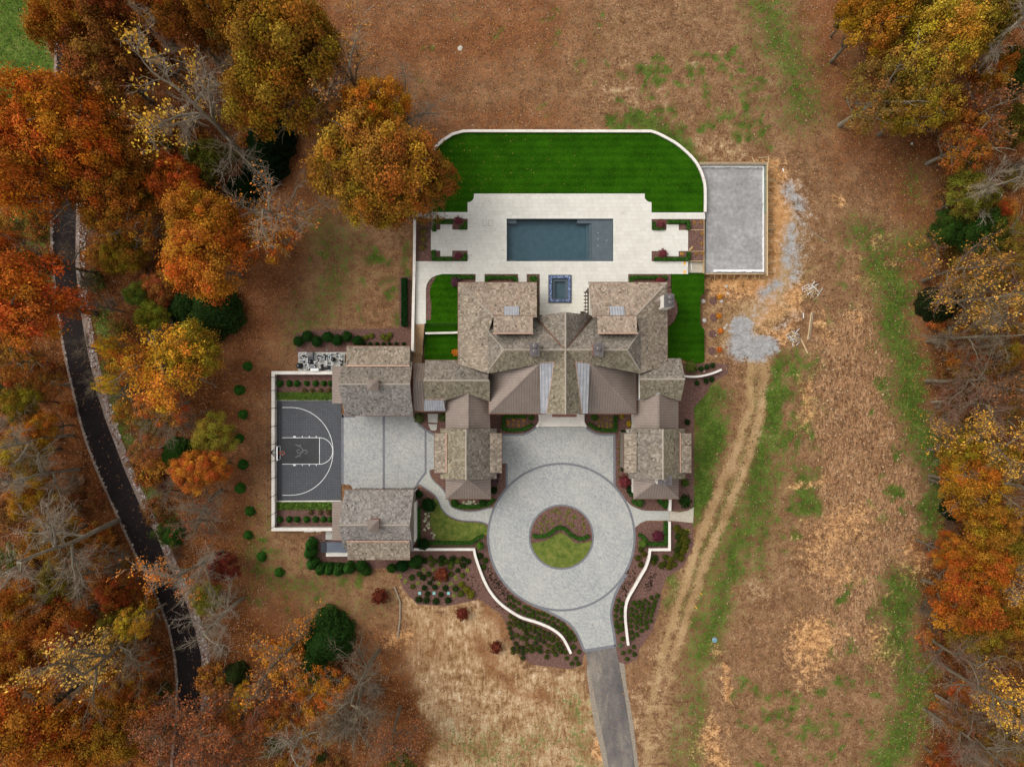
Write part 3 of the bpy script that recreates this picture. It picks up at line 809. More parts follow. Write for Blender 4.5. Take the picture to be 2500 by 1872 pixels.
bed([rect(671, 914, 812, 977)], 0.05, 'mulch bed north of the sport court')
bed([rect(671, 1224, 812, 1288)], 0.05, 'mulch bed south of the sport court')
bed([[(1196, 1006), (1316, 1006), (1316, 1030), (1308, 1044), (1285, 1061), (1225, 1062), (1198, 1062)]], 0.035, 'mulch bed left of the entrance')
bed([[(1424, 1006), (1550, 1006), (1550, 1063), (1464, 1061), (1440, 1046), (1426, 1030)]], 0.035, 'mulch bed right of the entrance')
bed([[(1008, 1004), (1090, 1004), (1090, 1062), (1062, 1062), (1036, 1048), (1014, 1024)]], 0.035, 'mulch bed beside the stepping slabs')
bed([[(1050, 1150), (1078, 1140), (1090, 1160), (1200, 1130), (1238, 1133), (1238, 1190), (1215, 1215), (1200, 1238), (1164, 1246), (1118, 1242), (1095, 1218), (1077, 1189)]], 0.033, 'mulch bed around the left pavilion')
bed([sm([(1062, 1216), (1071, 1230), (1077, 1242), (1090, 1258), (1109, 1269), (1130, 1274), (1172, 1277), (1188, 1285), (1188, 1304), (1170, 1310), (1150, 1322), (1110, 1320), (1065, 1318), (1058, 1300), (1050, 1280), (1050, 1255), (1055, 1235)], 3, True)], 0.06, 'patchy green lawn left of the motor court', 'lawn', 'lawn')

# ---------------------------------------------------------------- paved courts and paths
def paved(polys, z, mat, name, label):
    m = MB()
    for p in polys:
        m.prism(p, -0.06, z)
    return struct(m, name, MT[mat], label)
MCX, MCY = 1370.5, 1310.5
f1_, f2_ = sm([(1225, 1061), (1255, 1061.5), (1280, 1060), (1298, 1051), (1309, 1042)], 4), sm([(1431, 1043), (1443, 1052), (1464, 1060.5), (1502, 1061)], 4)
fore = f1_ + f2_ + [(1502, 1200), (1239, 1200), (1239, 1131), (1225, 1131)]
paved([fore], 0.04, 'setts', 'forecourt', 'grey sett forecourt in front of the entrance')
motor = paved([arc(MCX, MCY, 178, 0, 360, 96)[:-1]], 0.046, 'setts', 'motor_court', 'round grey sett motor court')
throat = sm([(1300, 1476), (1327, 1487), (1345, 1496), (1372, 1510), (1396, 1528), (1412, 1553), (1427, 1589)], 4) + [(1503, 1577)] + sm([(1497, 1533), (1491.6, 1499), (1497, 1467), (1508, 1438), (1530, 1402)], 4)
paved([throat], 0.04, 'setts', 'driveway_throat', 'grey sett neck of the motor court')
park = [(834, 1012), (1009, 1010)] + sm([(1009, 1010), (1014, 1022), (1024, 1036), (1040, 1050), (1061, 1061)], 4)[1:] + [(1080, 1061), (1080, 1140), (1049, 1147), (1037, 1157), (1022, 1180), (1012, 1197), (862, 1197)] + arc(848, 1195, 13, -10, -100, 6) + [(834, 1181)]
paved([park], 0.04, 'setts', 'parking_court', 'grey sett parking court between the garages')
up_ = sm([(1049, 1147), (1051, 1161), (1060, 1174), (1077, 1190), (1087, 1203), (1094.7, 1219), (1100.5, 1234), (1116, 1243), (1139, 1248), (1164, 1247), (1189, 1241), (1202, 1238)], 4)
lo_ = sm([(1195, 1282), (1172.6, 1273), (1130, 1270.5), (1109, 1265), (1090, 1254.5), (1077, 1238.6), (1071.5, 1225), (1062, 1209), (1048, 1198), (1033, 1188), (1021, 1182)], 4)
paved([up_ + lo_ + [(1037, 1157)]], 0.036, 'setts_path', 'garden_path', 'curved sett path from the parking court to the motor court')
paved([sm([(1530, 1222), (1539, 1232), (1554, 1240), (1576, 1246), (1634, 1247)], 4) + [(1634, 1270), (1580, 1270), (1564, 1276), (1545, 1292)]], 0.036, 'setts_path', 'side_path', 'short sett path right of the motor court')
paved([[(1634.5, 1247), (1660, 1250), (1680, 1246), (1694, 1238), (1692, 1276), (1634.5, 1270)]], 0.03, 'setts_straw', 'path_base', 'sandy unfinished end of the side path')
bd = MB()
def ring(m, cx, cy, r0, r1, z0, z1, n=96):
    for i in range(n):
        a0, a1 = 360 * i / n, 360 * (i + 1) / n
        m.prism([(cx + r1 * math.cos(R(a0)), cy + r1 * math.sin(R(a0))), (cx + r1 * math.cos(R(a1)), cy + r1 * math.sin(R(a1))), (cx + r0 * math.cos(R(a1)), cy + r0 * math.sin(R(a1))), (cx + r0 * math.cos(R(a0)), cy + r0 * math.sin(R(a0)))], z0, z1)
ring(bd, MCX, MCY, 176, 181.5, -0.05, 0.052)
ring(bd, MCX, MCY, 75, 80, -0.05, 0.056, 64)
struct(bd, 'paver_band', MT['band'], 'dark paver rings of the motor court')
bd = MB()
for pl, w in ((f1_, .26), (f2_, .26), (throat[:25], .3), (throat[25:], .3), ([(1427, 1588), (1503, 1576)], .35), ([(937, 1014), (937, 1196)], .28), ([(836, 1012), (836, 1182)], .3), (park[1:18], .26), ([(1039, 1051), (1039, 1154)], .25), ([(1040, 1152), (1022, 1176), (1011, 1197)], .26), ([(1237, 1133), (1237, 1188)], .25), ([(1500, 1063), (1500, 1184)], .28), (up_, .14), (lo_, .14), ([(834, 1016), (868, 1016)], .3)):
    bd.ribbon(pl, w, -0.05, 0.05 + 0.003 * (len(bd.v) % 3))
struct(bd, 'paver_edging', MT['band'], 'dark paver edging of the courts and paths')
isl = struct(MB().prism(arc(MCX, MCY, 75.5, 0, 360, 48)[:-1], -0.05, 0.07), 'island_bed', MT['mulch'], 'round mulched island of the motor court')
wave = sm([(1298, 1326), (1332, 1319), (1353, 1306), (1374.6, 1302), (1392, 1314), (1408, 1326), (1443, 1320)], 4)
struct(MB().prism(wave + arc(MCX, MCY, 75, 8, 168, 30), -0.05, 0.1), 'island_lawn', MT['lawn'], 'patchy lawn in the lower half of the island')

# drives
def strip(left, right, z, name, mat, label, drape=True):
    n = 40
    def res(pts):
        P = np.array(sm(pts, 8))
        d = np.concatenate([[0], np.cumsum(np.hypot(*np.diff(P, axis=0).T))])
        t = np.linspace(0, d[-1], n)
        return np.stack([np.interp(t, d, P[:, 0]), np.interp(t, d, P[:, 1])], 1)
    Lp, Rp = res(left), res(right)
    m = MB()
    vs = []
    for a, b_ in zip(Lp, Rp):
        for q in range(5):
            p = a + (b_ - a) * q / 4
            vs.append(W(p[0], p[1], float(terrain(p[0], p[1])) + z))
    fs = [(i * 5 + q, i * 5 + q + 1, (i + 1) * 5 + q + 1, (i + 1) * 5 + q)[::-1] for i in range(n - 1) for q in range(4)]
    m.add(vs, fs)
    return struct(m, name, MT[mat], label), Lp, Rp
WL = [(150, -300), (140, 100), (128, 350), (127.6, 498), (129.5, 640), (133, 670), (145, 767), (162, 871), (185.5, 975), (205, 1053), (239.6, 1149), (290, 1260), (321, 1328), (355, 1398), (390, 1468), (417, 1541), (431, 1618), (435, 1684), (430, 1773), (421, 1872), (410, 2100)]
WR = [(205, -300), (196, 100), (186, 350), (185.5, 498), (183.6, 640), (187, 690), (201, 790), (216, 871), (244, 985), (270, 1057), (301, 1140), (354, 1260), (381, 1305), (410, 1375), (441, 1441), (464, 1499), (483, 1564), (493, 1618), (493, 1680), (485, 1760), (466, 1872), (455, 2100)]
wdrive, WLp, WRp = strip(WL, WR, 0.05, 'driveway', 'asphalt_dark', 'dark asphalt drive winding through the left wood')
off_ = lambda pts, d: [(p[0] + d, p[1]) for p in pts]
strip(off_(WL, -6), off_(WL, 2), 0.03, 'stone_edge', 'stone_strip', 'narrow stony strip along the left edge of the wooded drive')
strip(off_(WR, -2), [(p[0] + (22 if 640 < p[1] < 1660 else 10), p[1]) for p in WR], 0.03, 'stone_ditch', 'stone_strip', 'stony leaf strewn ditch along the right edge of the wooded drive')
SL = [(1428, 1589), (1447, 1676), (1467, 1773), (1486, 1872), (1520, 2100)]
SR = [(1503, 1577), (1517, 1650), (1534, 1754), (1550, 1872), (1575, 2100)]
strip(SL, SR, 0.03, 'driveway', 'asphalt_grey', 'worn grey asphalt drive leaving at the bottom')
strip([(1500, 1612), (1512, 1650), (1530, 1754), (1548, 1872), (1570, 2100)], [(1524, 1618), (1531, 1680), (1544, 1754), (1559, 1872), (1587, 2100)], 0.016, 'gravel_shoulder', 'gravel_fine', 'grey gravel shoulder right of the asphalt drive')
strip([(1432, 1640), (1437, 1676), (1452, 1773), (1474, 1872), (1505, 2100)], [(1436, 1610), (1450, 1676), (1470, 1773), (1489, 1872), (1523, 2100)], 0.016, 'gravel_shoulder', 'gravel_fine', 'narrow gravel shoulder left of the asphalt drive')
# stone edging left of the wooded drive and riprap on its right
m = MB()
for i in range(len(WLp) - 1):
    for q in range(9):
        p = WLp[i] + (WLp[i + 1] - WLp[i]) * (q + random.random()) / 9
        px, py = p[0] - random.uniform(1, 5), p[1] + random.uniform(-3, 3)
        x, y, z = W(px, py, 0)
        z = float(terrain(px, py))
        r = random.uniform(.07, .18)
        k = 5
        pr = [(r * .9, z - .05), (r, z + r * .4), (r * .45, z + r * random.uniform(.7, 1.0))]
        m.lathe(x, y, pr, k, c(*random.choice([(150, 140, 128), (170, 162, 152), (128, 116, 104)]))[:3])
o = m.build('stone_edging', MT['var'])
tag(o, 'narrow band of grey stones along the left edge of the drive', None, kind='stuff')
m = MB()
for i in range(10, len(WRp) - 3):
    for q in range(85):
        p = WRp[i] + (WRp[i + 1] - WRp[i]) * random.random()
        wd_ = 19 if p[1] < 1650 else 14
        u = random.random()
        px, py = p[0] + 4 + u * wd_ + 2.5 * math.sin(p[1] / 37), p[1] + random.uniform(-3, 3)
        if vnoise(np.array([px]), np.array([py]), 8, 1 / 14)[0] < .3:
            continue
        x, y, _ = W(px, py, 0)
        z = float(terrain(px, py))
        r = random.uniform(.05, .15)
        m.lathe(x, y, [(r * .9, z - .05), (r, z + r * .5), (r * .5, z + r * random.uniform(.8, 1.1))], 5, c(*random.choice([(186, 178, 172), (150, 138, 130), (204, 196, 190), (172, 158, 150), (122, 96, 80), (134, 82, 58)]))[:3])
o = m.build('riprap', MT['var'])
tag(o, 'pale riprap stones in the ditch along the right edge of the drive', None, kind='stuff')

# ---------------------------------------------------------------- walls
def wall(paths, w, z0, z1, label, name='garden_wall', mat='stone_wall', cmat='coping'):
    t = thing(name, label, 'wall', W(paths[0][0][0], paths[0][0][1], 0))
    a, b_ = MB(), MB()
    for p in paths:
        zz = z1
        a.ribbon(p, w - 0.05, z0, zz - 0.06)
        b_.ribbon(p, w, zz - 0.06, zz)
    a.build('wall', MT[mat], t)
    b_.build('coping', MT[cmat], t)
    return t
lawn_wall = [(1013, 518), (1013, 470), (1025, 422), (1043, 383), (1068, 354), (1081, 342), (1105, 327), (1130, 320), (1149, 319.5), (1589, 320)] + sm([(1589, 320), (1605, 325), (1629, 337), (1653, 351), (1677, 371), (1696, 391), (1708, 410), (1717.5, 434), (1722, 460), (1722, 517)], 3)[1:]
wall([lawn_wall], 0.3, -0.1, 1.85, 'long pale wall curving round the top of the turf lawn')
wall([[(1012.6, 519), (1012, 560), (1011, 656), (1006.5, 858)]], 0.32, -0.1, 2.0, 'straight pale wall along the left side of the terrace')
wall([[(811, 910), (666.7, 910), (666.7, 1292), (811, 1292)]], 0.4, -0.1, 1.0, 'pale wall on three sides of the sport court', 'court_wall')
wall([[(1010, 1341), (1157, 1341)] + sm([(1157, 1341), (1162, 1363), (1178, 1408), (1194, 1440), (1215, 1467), (1241, 1488), (1273, 1507), (1311, 1519), (1345, 1533.5), (1369, 1551), (1382.5, 1571), (1394, 1595)], 4)[1:]], 0.31, -0.1, 0.6, 'pale curved wall left of the motor court')
wall([[(1634.8, 1273), (1634.8, 1341.5), (1587, 1341.5)] + sm([(1587, 1341.5), (1584.6, 1361), (1576.6, 1385), (1563, 1408.7), (1550, 1432), (1537, 1454), (1529, 1475), (1526.7, 1501), (1529, 1533), (1534, 1575)], 4)[1:]], 0.31, -0.1, 0.6, 'pale curved wall right of the motor court')
wall([[(1636.5, 1214), (1635.6, 1247)]], 0.33, -0.1, 0.9, 'short pale wall stub below the right pavilion')
wall([sm([(1668, 918), (1690, 919.5), (1712, 918), (1740, 911), (1762, 902)], 4)], 0.24, -0.1, 0.7, 'short pale wall curving away from the right wing')
wall([[(1038, 813.5), (1108, 812), (1119, 811)]], 0.24, -0.1, 1.0, 'low pale wall above the sunken lawn')
wall([[(670, 977), (833, 977)]], 0.1, -0.1, 0.16, 'thin kerb along the top of the sport court', 'court_kerb')
wall([[(670, 1223.5), (833, 1223)]], 0.16, -0.1, 0.16, 'thin kerb along the bottom of the sport court', 'court_kerb')

# ---------------------------------------------------------------- pool and spa
pool = thing('swimming_pool', 'long rectangular pool with slate blue water in the pale terrace', 'pool', W(1367, 586, 0))
x0, y1_, _ = W(1237, 534, DZ); x1, y0_, _ = W(1497, 638, DZ)
m = MB()
for q in ((x0 - .15, x0, y0_ - .15, y1_ + .15), (x1, x1 + .15, y0_ - .15, y1_ + .15), (x0, x1, y1_, y1_ + .15), (x0, x1, y0_ - .15, y0_)):
    m.box(q[0], q[1], q[2], q[3], 0.0, DZ - 0.04)
m.build('basin_wall', MT['pool_tile'], pool)
MB().box(x0, x1, y0_, y1_, 0.0, 0.15).build('basin_floor', MT['pool_plaster'], pool)
lx = W(1445, 586, DZ)[0]
MB().box(lx, x1, y0_, y1_, 0.15, 1.15).build('sun_shelf', MT['pool_plaster'], pool)
for k, (dx, zt) in enumerate(((0.28, .85), (0.58, .5))):
    MB().box(lx - dx, lx - dx + .3, y0_, y1_, 0.15, zt).build('step', MT['pool_plaster'], pool)
for (a0, b0, a1, b1, zt) in ((1237, 534, 1261, 543, .95), (1410, 534, 1445, 543.5, 1.1), (1237, 632, 1260, 638, .95), (1307, 632, 1445, 638, .95)):
    p, q = W(a0, b0, DZ), W(a1, b1, DZ)
    MB().box(p[0], q[0], q[1], p[1], 0.15, zt).build('bench', MT['pool_plaster'], pool)
for (a0, b0) in ((1460, 569), (1460, 584), (1460, 600), (1481, 587)):
    p = W(a0, b0, 1.16)
    MB().lathe(p[0], p[1], [(.05, 1.14), (.05, 1.17)], 8).build('jet', MT['white_plastic'], pool)
m = MB().box(x0 - .01, x1 + .01, y0_ - .01, y1_ + .01, .153, DZ - .1)
m.build('water', MT['water'], pool)
spa = thing('spa', 'square raised spa with blue mosaic rim beside the pool', 'spa', W(1367, 705, 0))
z = 1.72
def fr(m, o, i, z0, z1):
    for q in (rect(o[0], o[1], i[0], o[3]), rect(i[2], o[1], o[2], o[3]), rect(i[0], o[1], i[2], i[1]), rect(i[0], i[3], i[2], o[3])):
        m.pbox(q[0][0], q[0][1], q[2][0], q[2][1], z0, z1)
m = MB(); fr(m, (1339, 671, 1395, 739), (1341, 673, 1393, 737), 0, z - .06); m.build('basin_wall', MT['pool_tile'], spa)
m = MB(); fr(m, (1341, 673, 1393, 737), (1347.5, 679, 1386.5, 731), .2, z); m.build('mosaic_rim', MT['mosaic'], spa)
MB().pbox(1347, 679, 1387, 731, .2, .75).build('basin_floor', MT['pool_plaster'], spa)
m = MB(); fr(m, (1347.5, 679, 1386.5, 731), (1354, 687, 1380, 729), .75, 1.3); m.build('bench', MT['pool_plaster'], spa)
p, q = W(1347.5, 679, z - .04), W(1386.5, 731, z - .04)
MB().box(p[0] - .01, q[0] + .01, q[1] - .01, p[1] + .01, .76, z - .04).build('water', MT['water'], spa)
m = MB()
fr(m, (1178, 538, 1189, 552), (1179, 539, 1188, 551), DZ, DZ + .004)
fr(m, (1192, 538, 1204, 552), (1193, 539, 1203, 551), DZ, DZ + .004)
tag(m.build('access_cover', MT['grout']), 'pair of square access covers outlined in the terrace left of the pool', 'cover')
for k, (a0, b0, a1, b1, w_) in enumerate(((1669, 638.5, 1674, 646.5, 'upper'), (1669, 660, 1674, 668, 'lower'))):
    tag(MB().pbox(a0, b0, a1, b1, DZ, DZ + .008).build('tape_strip', MT['tape']), 'orange strip at the %s right corner of the terrace walk' % w_, 'tape')

# ---------------------------------------------------------------- stairs beside the house
st = thing('garden_stair', 'tan timber stair descending beside the left terrace wall', 'stair', W(1025, 840, 0))
N = 10
for i in range(N):
    za = DZ - (i + 1) * DZ / (N + 3)
    ya, yb = 791 + i * 5.7, 791 + (i + 1) * 5.7
    sh = -i * .55
    MB().prism([(1014.5 + sh, ya), (1036.5 + sh, ya), (1036.5 + sh - .5, yb), (1014.5 + sh - .5, yb)], 0, za).build('tread', MT['deck_wood'], st)
MB().prism([(1010, 848), (1032, 848), (1031, 866), (1009, 866)], 0, DZ * 2 / 13 + .05).build('landing', MT['deck_wood'], st)
MB().prism([(1009, 866), (1031, 866), (1029, 890), (1008, 890)], 0, DZ / 13 + .02).build('landing', MT['deck_wood'], st)
rail = MB().tube([W(1038.5, 790, 2.4), W(1034, 848, 1.3), W(1031.5, 888, 1.0)], .03, 6)
rail.build('handrail', MT['black'], st)
for (a0, b0, z0, z1) in ((1038, 792, 1.4, 2.4), (1036, 815, .6, 1.95), (1034, 834, .3, 1.6), (1033, 848, .1, 1.3), (1032, 871, .1, 1.15), (1030.5, 888, .1, 1.0)):
    p = W(a0, b0, (z0 + z1) / 2)
    MB().box(p[0] - .04, p[0] + .04, p[1] - .04, p[1] + .04, z0, z1).build('post', MT['black'], st)
fc = thing('railing', 'thin dark rail along the bottom of the small lawn', 'railing', W(1080, 791, 0))
MB().tube([W(1039, 791, 2.4), W(1119, 790.5, 2.4)], .03, 6).build('rail', MT['black'], fc)
for a0 in (1040, 1059, 1079, 1099, 1118):
    p = W(a0, 791, 2.0)
    MB().box(p[0] - .03, p[0] + .03, p[1] - .03, p[1] + .03, 1.3, 2.4).build('post', MT['black'], fc)

# ---------------------------------------------------------------- sport court
court = struct(MB().pbox(671, 977.5, 833, 1222.5, -0.1, 0.07), 'sport_court', MT['court'], 'dark grey tiled half basketball court')
def onto(mb, name, mat, z=None):
    return mb.build(name, MT[mat], court)
m = MB()
for q in ((671, 977.5, 680, 1222.5), (684, 982, 689, 1218)):
    pass
onto(MB().pbox(684, 978, 689, 1222, 0.06, 0.074), 'border_band', 'court_border')
onto(MB().pbox(689, 1069, 780, 1133, 0.06, 0.075), 'key_area', 'court_key')
def lines(paths, w=.066):
    m = MB()
    for i, p in enumerate(paths):
        m.ribbon(p, w, 0.06, 0.079 + .0012 * (i % 3))
    return m
hx, hy = 690, 1101
onto(lines([[(689, 994.5), (709, 994.5)] + [(709 + 104 * math.sin(R(a)), 1101.5 - 107 * math.cos(R(a))) for a in range(4, 177, 4)] + [(709, 1208.5), (689, 1208.5)]]), 'three_point_line', 'line_white')
onto(lines([[(688.5, 1068.3), (780, 1068.3)], [(688.5, 1132.7), (780, 1132.7)], [(780, 1067.6), (780, 1133.4)]]), 'key_line', 'line_white')
onto(lines([[(780 + 32 * math.sin(R(a)), 1100.5 - 32.2 * math.cos(R(a))) for a in range(0, 181, 6)]]), 'free_throw_arc', 'line_white')
for yy, s in ((1066, -1), (1135, 1)):
    for xx, w_ in ((718.8, 6.2), (738, 2), (755, 2), (772, 2)):
        onto(MB().pbox(xx - w_ / 2, yy - 2, xx + w_ / 2, yy + 2, 0.06, 0.077), 'lane_mark', 'line_white')
lg = lambda pts: [(640 + u / 11.04, 1040 + v / 11.04) for u, v in pts]
S1 = sm(lg([(1015, 640), (975, 632), (940, 665), (950, 710), (990, 730), (1035, 705), (1070, 665), (1110, 640)]), 5)
S2 = sm(lg([(1140, 745), (1185, 735), (1215, 695), (1195, 655), (1150, 645), (1110, 680), (1060, 730), (1010, 775)]), 5)
lo = [S1, S2, sm(lg([(1110, 640), (1060, 590), (1010, 545), (960, 515), (890, 500)]), 4), lg([(1025, 560), (1030, 490)]), lg([(990, 530), (935, 540)]), sm(lg([(1010, 775), (985, 800), (940, 828), (890, 835)]), 4), lg([(1010, 775), (1035, 830)]), lg([(985, 798), (930, 800)])]
onto(lines(lo, .085), 'monogram', 'logo')
hp = thing('basketball_hoop', 'basketball hoop with clear backboard on a black frame', 'hoop', W(660, 1104, 0))
z1 = 3.9
MB().tube([W(664, 1104, 0.0), W(662, 1104, 3.4)], .11, 8).build('pole', MT['black'], hp)
for (a0, b0) in ((674, 1098), (674, 1111), (674, 1092), (674, 1118)):
    MB().tube([W(660, 1104, 3.3), W(a0, b0, 3.2)], .04, 6).build('arm', MT['black'], hp)
p = W(676, 1090, z1); q = W(676, 1124, z1)
MB().box(p[0] - .04, p[0] + .06, q[1], p[1], z1 - .06, z1).build('board_frame', MT['white_plastic'], hp)
MB().box(p[0], p[0] + .02, q[1] + .04, p[1] - .04, z1 - 1.1, z1 - .06).build('backboard', MT['glass'], hp)
for yy in (q[1], p[1] - .06):
    MB().box(p[0] - .02, p[0] + .05, yy, yy + .06, z1 - 1.1, z1 - .06).build('board_frame', MT['white_plastic'], hp)
MB().box(p[0] - .02, p[0] + .05, q[1] + .06, p[1] - .06, z1 - 1.16, z1 - 1.1).build('board_frame', MT['white_plastic'], hp)
rc = W(689.5, 1106, 3.05)
MB().tube([(rc[0] + .24 * math.cos(R(a)), rc[1] + .24 * math.sin(R(a)), 3.05) for a in range(0, 361, 20)], .03, 6).build('rim', MT['orange_rim'], hp)
MB().box(p[0] + .02, rc[0] - .2, rc[1] - .12, rc[1] + .12, 3.0, 3.06).build('bracket', MT['orange_rim'], hp)
m = MB()
for k in range(12):
    a0, a1 = R(30 * k), R(30 * k + 20)
    m.tube([(rc[0] + .23 * math.cos(a0), rc[1] + .23 * math.sin(a0), 3.03), (rc[0] + .14 * math.cos(a1), rc[1] + .14 * math.sin(a1), 2.6)], .012, 4)
m.build('net', MT['white_plastic'], hp)
fn = thing('ball_net_fence', 'row of black net posts along the left court wall', 'fence', W(670, 1100, 0))
tops = []
for yy in (921, 953, 996, 1040, 1083, 1123, 1165, 1208, 1251, 1283):
    b0 = W(672.5, yy, 1.0)
    MB().tube([(b0[0], b0[1], 0.0), (b0[0], b0[1], 3.9)], .035, 6).build('post', MT['black'], fn)
    tops.append((b0[0], b0[1]))
for zz in (3.85, 2.6, 1.4):
    MB().tube([(p[0], p[1], zz) for p in tops], .008, 4).build('wire', MT['black'], fn)
# thin net mesh
m = MB()
for zz in np.arange(1.6, 3.8, .3):
    m.tube([(p[0], p[1], zz) for p in tops], .004, 3)
for yy in np.arange(tops[-1][1], tops[0][1], .35):
    m.tube([(tops[0][0], yy, 1.1), (tops[0][0], yy, 3.85)], .003, 3)
m.build('netting', MT['black'], fn)

# ---------------------------------------------------------------- entrance steps, stepping slabs
es = thing('entrance_steps', 'pale stone landing and steps at the front entrance', 'steps', W(1371, 1026, 0))
MB().pbox(1320, 1008, 1424, 1034, 0, .42).build('landing', MT['coping'], es)
MB().pbox(1314, 1034, 1428, 1041.5, 0, .22).build('step', MT['coping'], es)
MB().pbox(1348, 1011, 1408, 1018, .3, .435).build('brick_mat', MT['copper_wall'], es)
MB().ribbon(sm([(1317, 1009), (1318.5, 1025), (1316, 1034), (1310, 1042)], 4), .28, 0, .55).build('cheek_wall', MT['coping'], es)
MB().ribbon(sm([(1424.5, 1009), (1424, 1025), (1426, 1034), (1431, 1042)], 4), .28, 0, .55).build('cheek_wall', MT['coping'], es)
for i, pl in enumerate(([(1044, 1010), (1069, 1010), (1068, 1032), (1046, 1031)], [(1045, 1035), (1067, 1035.5), (1066, 1048), (1062, 1051), (1052, 1050)])):
    tag(MB().prism(pl, 0, .09).build('stepping_slab', MT['concrete']), ('large' if i == 0 else 'rounded') + ' stone slab set in the bed beside the left wing', 'slab')

# ---------------------------------------------------------------- gravel pad and its formwork
PADZ = 1.0
pad = [(1723.5, 519), (1723.5, 460), (1719, 433), (1710, 409), (1707, 401), (1868, 401), (1868, 667), (1722, 667)]
struct(MB().prism(pad, -0.1, PADZ), 'gravel_pad', MT['gravel'], 'grey gravel pad right of the turf lawn')
fw = thing('wall_formwork', 'timber formwork with braces around the gravel pad', 'formwork', W(1871, 535, 0))
MB().pbox(1707, 397.5, 1875, 402.5, -.1, 1.7).build('form_panel', MT['wood_grey'], fw)
MB().pbox(1867.5, 403, 1872, 520, -.1, 1.6).build('form_panel', MT['form_green'], fw)
MB().pbox(1867.5, 520.5, 1872, 668, -.1, 1.6).build('form_panel', MT['wood_grey'], fw)
MB().pbox(1872.3, 398, 1875, 673, 1.45, 1.72).build('top_plate', MT['wood'], fw)
MB().pbox(1707, 396, 1874, 397.3, 1.4, 1.76).build('top_plate', MT['wood'], fw)
MB().pbox(1722, 667.5, 1874, 669.2, .6, 1.25).build('top_plate', MT['wood'], fw)
MB().pbox(1718.5, 535, 1719.8, 668, .7, 1.5).build('edge_board', MT['wood'], fw)
for yy in (561.5, 613.5, 637.5):
    MB().pbox(1681, yy - .6, 1718, yy + .6, 1.2, 1.5).build('edge_board', MT['wood'], fw)
def foam(x0, y0, x1, y1, vert):
    m = MB()
    n = int(max(x1 - x0, y1 - y0) / 6)
    for i in range(n):
        j0, j1 = random.uniform(-.8, .8), random.uniform(-.8, .8)
        if vert:
            ya, yb = y0 + (y1 - y0) * i / n, y0 + (y1 - y0) * (i + 1) / n
            m.pbox(x0 + j0, ya, x1 + j1 * .2, yb, PADZ - .05, PADZ + .25 + random.uniform(0, .05))
        else:
            xa, xb = x0 + (x1 - x0) * i / n, x0 + (x1 - x0) * (i + 1) / n
            m.pbox(xa, y0 + j0 * .2, xb, y1 + j1, PADZ - .05, PADZ + .25 + random.uniform(0, .05))
    return m
foam(1710, 404.5, 1866, 408.5, False).build('foam_strip', MT['foam'], fw)
foam(1863.5, 404.5, 1867, 664, True).build('foam_strip', MT['foam'], fw)
foam(1743, 658.5, 1867, 663.5, False).build('foam_strip', MT['foam'], fw)
for yy, ln, dy in ((402, 30, 9), (410, 15, 3), (414, 12, 4), (424, 15, 3), (434, 20, 6), (437, 32, 9), (442, 12, 3), (455, 17, 4), (470, 18, 3), (482, 15, 4), (496, 20, 5), (510, 12, 1), (514, 13, 2), (526, 12, 3), (532, 14, 5), (537, 10, 2), (547, 20, 2), (559, 16, 1), (571, 16, 1), (588, 18, 2), (597, 10, 4), (611, 16, 0), (625, 16, 3), (641, 17, 0), (644, 12, 1), (665, 14, 1)):
    MB().tube([W(1874, yy, 1.5), W(1874 + ln, yy + dy, .05)], .055, 4).build('brace', MT['wood'], fw)
for xx, dx in ((1745, 0), (1762, -2), (1776, 0), (1794, -3), (1811, -4), (1827, -5), (1845, -5), (1856, -3), (1870, -6)):
    MB().tube([W(xx, 669, 1.1), W(xx + dx, 684, .05)], .055, 4).build('brace', MT['wood'], fw)
MB().tube([W(1852, 386, .1), W(1876, 384, .1)], .06, 4).build('stake', MT['wood'], fw)
MB().tube([W(1876, 384, .1), W(1876, 404, 1.5)], .06, 4).build('stake', MT['wood'], fw)
MB().tube([W(1836, 384, .1), W(1842, 396, 1.5)], .05, 4).build('stake', MT['wood'], fw)

# ---------------------------------------------------------------- lumber, rocks, small things on the ground
def pile(cx, cy, n, spread, label):
    t = thing('lumber_pile', label, 'lumber pile', W(cx, cy, 0))
    for i in range(n):
        a = random.uniform(0, 180)
        ln = random.uniform(.3, 1.15)
        ox, oy = random.gauss(0, spread), random.gauss(0, spread * .8)
        z = .06 + random.uniform(0, .5) * max(0, 1 - math.hypot(ox, oy) / (spread * 2.2))
        x, y, _ = W(cx, cy, 0)
        dx, dy = math.cos(R(a)) * ln / 2, math.sin(R(a)) * ln / 2
        MB().tube([(x + ox - dx, y + oy - dy, z), (x + ox + dx, y + oy + dy, z + random.uniform(0, .25))], random.uniform(.025, .045), 4).build('board', MT[random.choice(['wood', 'wood', 'wood', 'wood_grey', 'deck_wood', 'foam'])], t)
pile(1981, 708, 70, .5, 'spiky heap of scrap lumber right of the gravel track')
pile(1937, 822, 60, .42, 'messy heap of offcuts below the gravel track')
